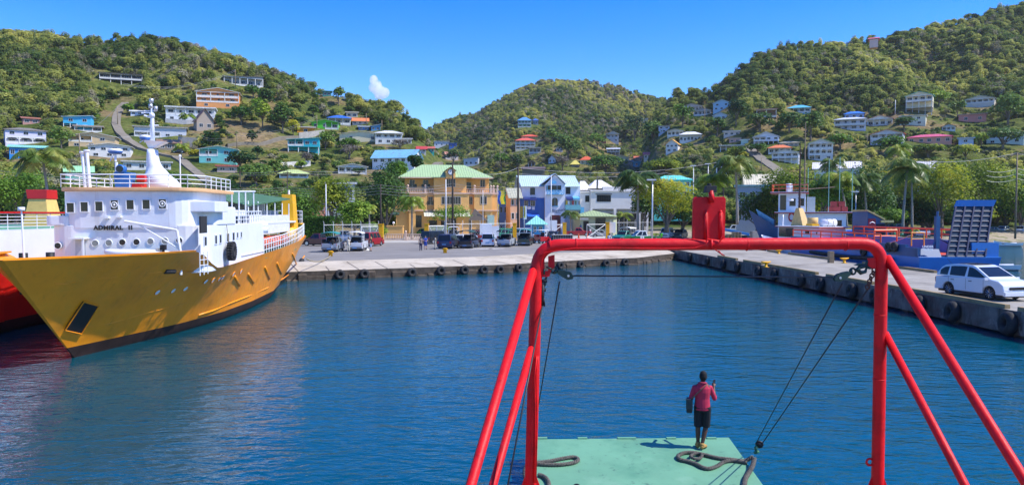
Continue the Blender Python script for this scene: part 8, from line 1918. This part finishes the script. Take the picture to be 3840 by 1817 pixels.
person(at(1391,941), R_(75), 'blonde woman in a black top and shorts pointing to the left', sk='#d9a688', top='#18181c', bottom='#8fa0c0', shorts=True, hair='#c9a060', hairlen=.15, pose=dict(elR=(-.1,.25,1.4), wrR=(-.1,.5,1.42), shR=(.1,.1,1.42)))
person(at(1578,939), R_(15), 'person with long dark trousers talking to the man in blue', sk='#c99a80', top='#8a7a74', bottom='#1c2448', hair='#8a7a6a')
person(at(1596,935), R_(200), 'man in a blue t-shirt and blue shorts', sk='#d0a088', top='#2348b0', bottom='#27479a', shorts=True, hair='#6a5848', pose=dict(elL=(-.26,.05,1.16), wrL=(-.12,.22,1.1), elR=(.26,.05,1.16), wrR=(.12,.22,1.1)))
person(at(1632,935), R_(100), 'person in pale grey clothes beside the dark blue minivan', sk='#6a4a34', top='#b9b0a0', bottom='#a8a496')
person(at(1787,921), R_(80), 'person in a light blue shirt between the black pickup and silver minivan', sk='#5a3c28', top='#a8c8e0', bottom='#8fa6c0')
person(at(1999,913), R_(-60), 'man in a white shirt and dark trousers left of the red tractor', sk='#3c2818', top='#d8e0e8', bottom='#15161c')
person(at(2046,912), R_(80), 'person in a white shirt right of the red tractor', sk='#3c2818', top='#dfe4ea', bottom='#20222c')
person(at(2058,908), R_(30), 'person in a dark navy jacket behind the two white shirts', sk='#3c2818', top='#1c2434', bottom='#15161c')
person(at(2076,910), R_(-70), 'man in a white shirt with black trousers leaning at the wire crates', sk='#3c2818', top='#e6eaf0', bottom='#101218', pose=dict(wrL=(-.1,.35,1.0)))
person(at(2284,921), R_(-20), 'security guard in a white shirt and black cap by the gate pillar', sk='#2c1c12', top='#dfe4ea', bottom='#101218', hat='#101014')
p = P(2178, 850, 152); person((p.x,152,DZ+.75), R_(0), 'person with dark hair sitting up behind the red pickup cab', sk='#4a3020', top='#3a5a8a', bottom='#202430')
p = P(2215, 860, 149); person((p.x,150,DZ), R_(180), 'person in a white shirt at the tail of the red pickup', sk='#4a3020', top='#e6e6e6', bottom='#203a5a')
p = P(2480, 870, 116); person((p.x,116,DZ), R_(160), 'person in a neon green shirt beside the lamp post', sk='#3c2818', top='#5ad020', bottom='#202430')
p = WB.T+WB.n*(-2.35)+WB.a*7.2; person((p.x-.1,p.y,.9), R_(100), 'man in a blue-grey shirt standing low beside the white wheelhouse', sk='#3c2818', top='#8f9ab0', bottom='#202430')
# ------------------------------------------------------------------ the ferry that carries the camera: ramp, bow, gantry
M_ramp = mat('ramp_mint_paint', (0.135, 0.32, 0.19), 0.6, 0.12, 0.8, 0.05, 0, 0.4, '#1a6a50', 0.6)
def ramp_dirt(m):
    t = m.node_tree; n = t.nodes; L = t.links; b = n['Principled BSDF']; src = b.inputs['Base Color'].links[0].from_socket
    tc = n.new('ShaderNodeTexCoord'); q = n.new('ShaderNodeTexNoise'); q.inputs['Scale'].default_value = 5.0; q.inputs['Detail'].default_value = 10; q.inputs['Roughness'].default_value = .75; L.new(tc.outputs['Object'], q.inputs['Vector'])
    r = n.new('ShaderNodeMapRange'); r.inputs['From Min'].default_value = .57; r.inputs['From Max'].default_value = .66; r.inputs['To Max'].default_value = .75; L.new(q.outputs['Fac'], r.inputs['Value'])
    mx = n.new('ShaderNodeMix'); mx.data_type = 'RGBA'; L.new(r.outputs[0], mx.inputs[0]); L.new(src, mx.inputs[6]); mx.inputs[7].default_value = (.05,.12,.085,1)
    q2 = n.new('ShaderNodeTexNoise'); q2.inputs['Scale'].default_value = 1.1; q2.inputs['Detail'].default_value = 6; L.new(tc.outputs['Object'], q2.inputs['Vector'])
    r2 = n.new('ShaderNodeMapRange'); r2.inputs['From Min'].default_value = .58; r2.inputs['From Max'].default_value = .75; r2.inputs['To Max'].default_value = .6; L.new(q2.outputs['Fac'], r2.inputs['Value'])
    m2 = n.new('ShaderNodeMix'); m2.data_type = 'RGBA'; L.new(r2.outputs[0], m2.inputs[0]); L.new(mx.outputs[2], m2.inputs[6]); m2.inputs[7].default_value = (.25,.43,.29,1)
    L.new(m2.outputs[2], b.inputs['Base Color'])
ramp_dirt(M_ramp)
M_gred = mat('gantry_red', (0.68, 0.006, 0.010), 0.5, 0.07, 5.0, 0.25, 0, 0.3, '#3a0a06', 0.55, 0.0)
streaks(M_gred, '#3a0a06', .5, 6, 1.5, .6, .72); streaks(M_gred, '#d05a50', .35, 9, 9, .64, .7)
M_hook = mat('block_green', (0.025, 0.06, 0.045), 0.45, 0.35, 8, 0.2, 0.3)
M_wire = mat('wire_rope', (0.025, 0.025, 0.027), 0.5, 0.2)
M_thick = mat('hawser', (0.15, 0.138, 0.115), 0.95, 0.3, 30, 0.8, 0, 0.2, '#0e0d0c', 0.6)
own = thing('landing_ferry', 'bow of the ferry carrying the camera: mint green ramp framed by a red pipe gantry', 'ferry', (2.6, 8.0, 0))
O = Vector((2.6, 8.0, 0))
RS = 0.0794
def rz_(Y): return 0.52-(16.8-Y)*RS
def RP(px, py):   # point on the ramp plane
    d = ray(px, py); Y = (rz_(0)-CZ)/(d.z-RS); return Vector((d.x*Y, Y, rz_(Y)))
Yh = 12.0; fl, frr = RP(1972, 1645), RP(2733, 1638); nl, nr_ = RP(1978, 1817), RP(2862, 1817)
def ext(a, c, Y): f = (Y-a.y)/(c.y-a.y); return a.lerp(c, f)
L0, R0 = ext(fl, nl, Yh), ext(frr, nr_, Yh)
print('ramp', fl, frr, L0, R0)
b = MB(); top = [L0, R0, frr, fl]; dn = Vector((0,0,-.14))
b.hexa([v-O+dn for v in top], [v-O for v in top]); ramp = b.build('ramp', M_ramp, own, bevel=.012)
b = MB()
for i in range(1, 8): a = L0.lerp(R0, i/8); c = fl.lerp(frr, i/8); b.tube([a-O+dn*1.6, c-O+dn*1.3], .08, 4)
b.build('ramp_girders', M_ramp, ramp, fixn=False)
for px in (2034, 2184, 2333, 2366, 2517, 2668):
    v = RP(px, 1642); b = MB(); b.box(-.11,.11,-.05,.04,-.03,.025); o = b.build('ramp_lug', M_ramp, ramp, bevel=.01); o.location = v-O
dk = rz_(Yh); xl, xr = .05, 5.1
b = MB(); b.box(xl-2.6,xr-2.6,-14-8,Yh-8.02,dk-.15,dk-.01); b.build('car_deck', M_gdeck, own)
b = MB()
for s, x0_, x1_ in ((-1, xl-.9, xl), (1, xr, xr+.9)): b.box(x0_-2.6,x1_-2.6,-14-8,9.93-8,-1,1.88)
b.build('side_wings', M_gred, own, fixn=False)
b = MB(); b.box(xl-2.6,xr-2.6,-22,Yh-8.3,-1,dk-.151); b.build('bottom', M_boot, own)
# gantry: one bent pipe with braces, feet, brackets
GY = 9.8
gp = lambda px, py, Y=GY: P(px, py, Y)-O
pl_, pr_ = gp(1990,1800), gp(3291,1800); tl_, tr_ = gp(2014,918), gp(3307,912)
# corner bends
def bend(c, a, d, r, n=7):
    """round corner at c between directions a (to start) and d (to end)"""
    a, d = a.normalized(), d.normalized(); p0, p1 = c+a*r, c+d*r; out = []
    for k in range(n+1):
        f = k/n; out.append((p0*(1-f)**2)+(c*2*f*(1-f))+(p1*f*f))
    return out
rpipe = .075
path = [pl_+Vector((0,0,-.2)), pl_]+bend(tl_, pl_-tl_, tr_-tl_, .33)+bend(tr_, tl_-tr_, pr_-tr_, .3)+[pr_, pr_+Vector((0,0,-.2))]
b = MB(); b.tube(path, rpipe*1.06, 24); gan = b.build('gantry_frame', M_gred, own, True, fixn=False)
for (a, c, r_) in [((2003,1003,GY),(1762,1830,7.7),.057),((1997,1290,GY),(1845,1830,8.5),.05),((3325,965,GY),(3862,1830,7.7),.057),((3318,1248,GY),(3625,1830,8.5),.05)]:
    A_, B_ = gp(*a), gp(*c); e = B_+(B_-A_)*.35; b = MB(); b.tube([A_, B_, e], r_, 18); b.build('gantry_brace', M_gred, gan, True, fixn=False)
for px, sx in ((1990,-1),(3291,1)):
    b = MB(); q = gp(px, 1800); 
    for s_ in (-1, 1): b.extr([q+Vector((s_*.07,-.01,.08)), q+Vector((s_*.07,-.01,-.55)), q+Vector((s_*.30,-.01,-.55))], (0,.02,0))
    b.build('foot_gusset', M_gred, gan, fixn=False)
b = MB(); q = gp(3262,1730); b.torus(q+Vector((0,0,0)), (0,1,0), .045, .016, 14, 6); b.build('lifting_eye', M_gred, gan, True, fixn=False)
for px in (2160, 2062, 2800, 3170): 
    q = gp(px, 916); b = MB(); b.torus(q, (1,0,0), rpipe*1.075, .007, 24, 5); b.build('weld_ring', M_gred, gan, True, fixn=False)
for px, py in ((1990,1350),(3296,1420),(3300,1180)):
    q = gp(px, py); b = MB(); b.torus(q, (0,0,1), rpipe*1.065, .006, 24, 5); b.build('weld_ring', M_gred, gan, True, fixn=False)
# brackets at the corners (plate with slot) and thin conduit
b = MB(); A_ = lambda px, py: gp(px, py, GY-.02)
b.extr([A_(2008,975),A_(2042,962),A_(2042,1015),A_(2056,1015),A_(2056,960),A_(2080,955),A_(2080,1000),A_(2068,1012),A_(2060,1036),A_(2008,1040)], (0,.03,0)); b.build('corner_bracket', M_gred, gan)
b = MB(); b.extr([A_(3256,968),A_(3300,965),A_(3300,1005),A_(3268,1005),A_(3256,995)], (0,.03,0)); b.build('corner_bracket', M_gred, gan)
b = MB(); f = -rpipe-.012
cd = [gp(x, y)+Vector((0,f,0)) for x, y in ((2012,1330),(2004,1400),(2007,1600),(2003,1800))]; b.tube(cd, .012, 6); b.tube([v+Vector((.022,.004,0)) for v in cd], .009, 6)
cd = [gp(x, y)+Vector((0,f,0)) for x, y in ((2022,958),(2045,945),(2150,929),(2300,928),(2480,931),(2600,928),(2640,915),(2646,890),(2646,800))]; b.tube(cd, .009, 6)
cd = [gp(x, y)+Vector((0,f,0)) for x, y in ((2660,925),(2690,910),(2702,880),(2702,800))]; b.tube(cd, .009, 6)
b.tube([gp(x, y)+Vector((0,f,0)) for x, y in ((2672,932),(2690,945),(2710,957),(2700,953),(2688,938))], .008, 6); b.build('conduit', M_gred, gan, True, fixn=False)
# plate on the beam with two half pipes, stub and lamp block
b = MB(); zc_ = .04; A_ = lambda px, py: gp(px, py, GY-.03)
b.extr([A_(2597,900),A_(2600,745),A_(2606,738),A_(2716,738),A_(2722,745),A_(2718,900)], (0,.06,0)); pt = b.build('light_plate', M_gred, gan, bevel=.008)
for px in (2646, 2702):
    b = MB(); b.tube([A_(px,903)+Vector((0,-.0,0)), A_(px,797)], .028, 12); b.ell(tuple(A_(px,796)), (.028,.028,.03), 10, 6); b.build('half_pipe', M_gred, pt, True, fixn=False)
b = MB(); b.tube([A_(2664,935)-Vector((0,.05,0)), A_(2664,897)-Vector((0,.05,0))], .02, 8); b.build('small_pipe', M_gred, pt, True, fixn=False)
b = MB(); b.tube([A_(2666,760)-Vector((0,.04,0)), A_(2664,715)-Vector((0,.03,0))], [.04,.035], 12); b.build('stub_pipe', M_gred, pt, True)
b = MB(); q = A_(2662,709); b.hexa([q+Vector((-.075,-.06,-.045)),q+Vector((.075,-.06,-.045)),q+Vector((.075,.06,-.045)),q+Vector((-.075,.06,-.045))],[q+Vector((-.06,-.05,.045)),q+Vector((.08,-.05,.045)),q+Vector((.08,.05,.045)),q+Vector((-.06,.05,.045))]); b.tube([q+Vector((-.01,0,.04)), q+Vector((-.01,0,.075))], .03, 8); b.build('navigation_lamp', M_black, pt, bevel=.008)
# rigging: shackles, blocks, wires, hawsers
def obj_world(b, nm, m, label, cat, group=None, smooth=True):
    o = b.build(nm, m, None, smooth, fixn=False); return tag(o, label, cat, group)
def chain(pts, r=.05, th=.014, label='', nm='chain_shackle'):
    b = MB(); n = len(pts)
    for i, p_ in enumerate(pts): b.torus(p_, (0,1,0) if i % 2 == 0 else (1,0,0), r, th, 14, 6)
    return obj_world(b, nm, M_hook, label, 'shackle')
W0 = lambda px, py, Y=GY: P(px, py, Y)
t = thing('shackle_chain', 'dark shackle and turnbuckle hanging from the left corner of the gantry', 'shackle', W0(2040,1010)); o0 = t.location.copy(); b = MB()
b.torus(W0(2040,1018)-o0, (1,0,0), .035, .013, 14, 6); b.torus(W0(2036,1038)-o0, (0,1,0), .045, .015, 16, 6); b.torus(W0(2034,1062)-o0, (0,1,0), .038, .015, 14, 6); b.build('shackle', M_hook, t, True, fixn=False)
b = MB(); b.tube([W0(2022,1052)-o0, W0(2052,1054)-o0], .02, 8); b.tube([W0(2036,1060)-o0, W0(2034,1110)-o0, W0(2033,1145)-o0], [.026,.028,.018], 10); b.tube([W0(2024,1085)-o0, W0(2048,1087)-o0], .02, 8); b.tube([W0(2038,1115)-o0,W0(2042,1148)-o0], [.016,.012], 8); b.build('turnbuckle', M_black, t, True, fixn=False)
def block(c, d, r, label, second):
    """pulley block: shackle, cheeks, sheave"""
    t = thing('pulley_block', label, 'pulley', c); d = Vector(d).normalized(); up = Vector((0,-1,0)).cross(d)
    b = MB()
    for s_ in (-.028, .028):
        pts = [d*.02+up*.025, d*.10+up*.045, d*.19+up*.05, d*.24+up*.02, d*.24-up*.02, d*.19-up*.05, d*.10-up*.045, d*.02-up*.025]; b.extr([p_+Vector((0,s_-.007,0)) for p_ in pts], (0,.014,0))
    b.build('cheek_plates', M_hook, t, fixn=False); b = MB(); b.tube([d*.17+Vector((0,-.02,0)), d*.17+Vector((0,.02,0))], .056, 20); b.build('sheave', M_black, t); b = MB(); b.tube([d*.17+Vector((0,-.05,0)), d*.17+Vector((0,.05,0))], .016, 8); b.build('axle', M_steel, t)
    b = MB(); b.torus(-d*.03, (0,1,0), .04, .014, 14, 6); b.torus(-d*.10, up, .035, .012, 14, 6); b.tube([-d*.0+up*.03, -d*.02-up*.04], .02, 8); b.build('shackle', M_hook, t, True, fixn=False); return t
c1_ = W0(2086,1015); block(c1_, W0(2150,1040)-c1_, .1, 'green pulley block at the left corner of the gantry', 0)
c2_ = W0(3190,1020); block(c2_, W0(3120,1052)-c2_, .1, 'green pulley block at the right corner of the gantry', 0)
t = thing('crane_hook', 'dark green hook hanging from the right corner bracket of the gantry', 'hook', W0(3262,990)); o0 = t.location.copy(); b = MB()
b.torus(W0(3262,990)-o0, (0,1,0), .05, .018, 16, 6); hk = [(3250,995),(3225,1000),(3215,1010),(3228,1022),(3245,1018),(3250,1003)]
b.tube([W0(*q_)-o0 for q_ in hk], [.028,.03,.032,.03,.022,.012], 10); b.build('hook', M_hook, t, True, fixn=False); b = MB(); b.extr([W0(3203,994)-o0, W0(3222,986)-o0, W0(3246,989)-o0, W0(3228,998)-o0], (0,.03,0)); b.build('latch', M_hook, t)
t = thing('lashing_chain', 'rusty lashing chain hanging below the hook on the right', 'chain', W0(3278,1010)); o0 = t.location.copy(); b = MB()
for k in range(7): b.torus(W0(3278-k*4.2, 1012+k*10.5)-o0, (1,0,0) if k % 2 else (0,1,0), .028, .01, 12, 6)
b.build('links', mat('rusty_chain', (0.12,0.05,0.03), 0.8, 0.4, 10), t, True, fixn=False)
def wire(pts, label, r=.010, group='black rigging wires of the gantry', m=None):
    b = MB(); b.tube(pts, r, 8); return obj_world(b, 'rigging_wire', m or M_wire, label, 'wire', group)
v1 = W0(2150,1033); wire([v1, W0(3122,1038)], 'black wire running level between the two pulley blocks')
wire([W0(2098,1055), P(2014,1550,13.2), P(2000,1817,14.6)], 'black wire from the left pulley block down behind the left post')
wire([W0(2034,1145), P(1900,1840,8.2)], 'black wire from the turnbuckle down past the left post', .011)
bl_ = RP(2830, 1700)+Vector((.05,.0,.12))
wire([W0(3158,1062), bl_+Vector((-.02,0,.12))], 'left one of the two black wires running down to the ramp block'); wire([W0(3256,1080), bl_+Vector((.12,0,.12))], 'right one of the two black wires running down to the ramp block', .011)
t = thing('ramp_block', 'green shackle and dark sheave at the right edge of the ramp', 'pulley', bl_); b = MB(); b.torus((.05,0,.09), (.3,1,.2), .06, .028, 16, 8); b.ell((.05,0,.09), (.08,.05,.06), 12, 8); b.build('sheave', M_black, t, True, fixn=False)
b = MB(); b.torus((-.02,0,-.03), (1,0,0), .055, .018, 14, 6); b.tube([(-.05,0,.0),(.0,0,.06)], .03, 8); b.tube([(-.06,0,-.1),(.04,0,-.06)], .035, 8); b.build('shackle', mat('shackle_green', (0.03,0.16,0.08), 0.5), t, True, fixn=False)
def hawser(pts, label, r=.042, lift=.04, cl=True):
    """twisted three-strand rope through picture points on the ramp"""
    Q = [RP(*p_)+Vector((0,0,lift)) if len(p_) == 2 else RP(p_[0],p_[1])+Vector((0,0,lift+p_[2])) for p_ in pts]; fine = []
    for i in range(len(Q)-1):
        p0, p1, p2, p3 = Q[max(0,i-1)], Q[i], Q[i+1], Q[min(len(Q)-1,i+2)]
        for k in range(10):
            f = k/10; fine.append(.5*((2*p1)+(p2-p0)*f+(2*p0-5*p1+4*p2-p3)*f*f+(-p0+3*p1-3*p2+p3)*f**3))
    fine.append(Q[-1]); rs_ = []; s_ = [0]
    for a, c in zip(fine[:-1], fine[1:]): s_.append(s_[-1]+(c-a).length)
    N = max(30, int(s_[-1]/.016)); sa = np.linspace(0, s_[-1], N); C = np.array([[np.interp(q_, s_, [v[i] for v in fine]) for i in range(3)] for q_ in sa]); b = MB()
    for st in range(3):
        pts_ = []
        for i in range(N):
            d = Vector(C[min(i+1,N-1)]-C[max(i-1,0)]).normalized(); u_ = d.cross(Vector((0,0,1))).normalized(); w_ = u_.cross(d); a = 2*PI*st/3+sa[i]*2*PI/.17
            pts_.append(Vector(C[i])+(u_*math.cos(a)+w_*math.sin(a))*r*.6)
        b.tube(pts_, r*.46, 7)
    return obj_world(b, 'mooring_hawser', M_thick, label, 'rope', 'thick grey hawsers on the ramp')
hawser([(2824,1735,.1),(2790,1733),(2745,1728),(2690,1722),(2640,1710),(2600,1702),(2565,1703),(2542,1715),(2550,1728),(2580,1735),(2610,1745),(2635,1758),(2660,1762),(2690,1752),(2715,1737),(2750,1732),(2800,1740)], 'long looped grey hawser in front of the standing man')
hawser([(2588,1722),(2600,1712),(2620,1710),(2632,1716),(2625,1728),(2605,1731),(2590,1724)], 'small inner coil of grey rope on the ramp', .034, .07)
hawser([(2010,1740),(2060,1734),(2110,1724),(2150,1719),(2168,1728),(2150,1740),(2100,1747),(2050,1747),(2012,1744)], 'grey hawser loop on the left side of the ramp')
hawser([(2828,1742,.1),(2822,1760,.05),(2806,1780),(2795,1800),(2790,1830),(2786,1860)], 'frayed grey hawser hanging from the ramp block to the bottom edge', .05)
hawser([(2018,1786),(2035,1790),(2050,1802),(2058,1822),(2050,1850)], 'frayed dark rope end at the foot of the left post', .045)
hawser([(1985,1738,.05),(1975,1752,0),(1968,1768,-.05),(1972,1785,-.1)], 'end of the left hawser hanging over the ramp edge', .05)
# the standing man on the ramp
mp = RP(2632, 1680); man = person(mp, math.radians(-14), 'man in a pinkish red polo shirt, dark shorts and tan boots standing on the ramp looking at the harbour, phone in hand', H=1.72, sk='#5a3826', top='#c4284a', bottom='#14171f', hair='#050505', shorts=True, sleeve=.7, fine=True,
    pose=dict(head=(.015,.03,1.62), shL=(-.17,.0,1.375), shR=(.17,.02,1.375), elL=(-.25,-.02,1.12), wrL=(-.2,.2,1.12), elR=(.27,.06,1.12), wrR=(.25,.27,1.33), hipL=(-.085,0,.92), hipR=(.1,0,.92), kneeL=(-.09,.03,.50), kneeR=(.085,.04,.50), ankL=(-.085,.02,.10), ankR=(.0,-.06,.10), tl=(-.12,.12,.05), tr=(.09,.05,.05)))
man['label'] = 'man in a raspberry polo shirt, dark shorts and tan boots on the ramp'
k_ = man.matrix_basis
b = MB(); b.torus((0,-.02,1.485), (0,.15,1), .075, .022, 18, 8); b.build('collar', cloth('#a82a48'), man, True, fixn=False)
b = MB(); b.ell((man_x := .02, .125, 1.545), (.05,.02,.035), 10, 6); b.build('face_mask', mat('mask_blue', (0.5,0.6,0.7), 0.6), man, True)
# phone and bag are carried: things of their own
M_ = Matrix.Translation(mp) @ Matrix.Rotation(math.radians(-14), 4, 'Z') @ Matrix.Scale(1.72/1.75, 4)
def carried(nm, label, cat, parts):
    t = thing(nm, label, cat); t.matrix_basis = M_
    for pn, b, m, sm_ in parts: b.build(pn, m, t, sm_, fixn=False)
    return t
b = MB(); q = Vector((.245,.335,1.43)); b.hexa([q+Vector((-.02,-.03,-.07)),q+Vector((.02,-.025,-.07)),q+Vector((.02,-.015,-.07)),q+Vector((-.02,-.02,-.07))],[q+Vector((.0,.03,.06)),q+Vector((.045,.035,.06)),q+Vector((.045,.045,.06)),q+Vector((.0,.04,.06))]); carried('mobile_phone', 'black mobile phone held up in the right hand of the man on the ramp', 'phone', [('case', b, M_black, False)])
b = MB(); b.box(-.345,-.215,-.14,.10,.82,1.12); bag_ = b
s1_ = MB(); st = [(-.27,-.09,1.1),(-.18,-.135,1.2),(-.06,-.155,1.33),(.05,-.14,1.44),(.1,-.06,1.475),(.1,.05,1.45),(.02,.14,1.36),(-.12,.15,1.2),(-.27,.07,1.1)]; s1_.tube(st, .014, 6)
fl2 = MB(); fl2.box(-.352,-.208,-.148,.0,.9,1.13)
tb = thing('shoulder_bag', 'black shoulder bag with a brown strap on the man on the ramp', 'bag'); tb.matrix_basis = M_
bag_.build('bag', mat('bag_black', (0.012,0.013,0.016), 0.7, 0.3, 6), tb, bevel=.03, seg=3); fl2.build('flap', mat('bag_flap', (0.02,0.03,0.035), 0.7), tb, bevel=.02); s1_.build('strap', mat('strap_brown', (0.16,0.07,0.05), 0.7), tb, True, fixn=False)
# second person, only the crown of the head shows at the bottom edge
hp = P(2163, 1812, 10.4); person((hp.x, hp.y, dk-.01), 0.2, 'dark-haired person on the car deck just showing at the bottom edge of the picture', H=(hp.z-dk+.01)*1.75/1.76, sk='#4a2f20', top='#303848', bottom='#202430', hair='#15100c')

# ------------------------------------------------------------------ thin haze, added mainly to lighten the shaded hills
hz_ = bpy.data.materials.new('shadow_lift_haze'); hz_.use_nodes = True; q = hz_.node_tree; q.nodes.clear(); a = q.nodes.new('ShaderNodeOutputMaterial'); v = q.nodes.new('ShaderNodeVolumePrincipled')
v.inputs['Color'].default_value = (0.95, 0.97, 1, 1); v.inputs['Density'].default_value = 0.00007; v.inputs['Anisotropy'].default_value = 0.2; q.links.new(v.outputs[0], a.inputs['Volume'])
b = MB(); b.box(-3600, 3600, -400, 2950, -5, 300); o = b.build('haze', hz_); tag(o, kind='stuff')
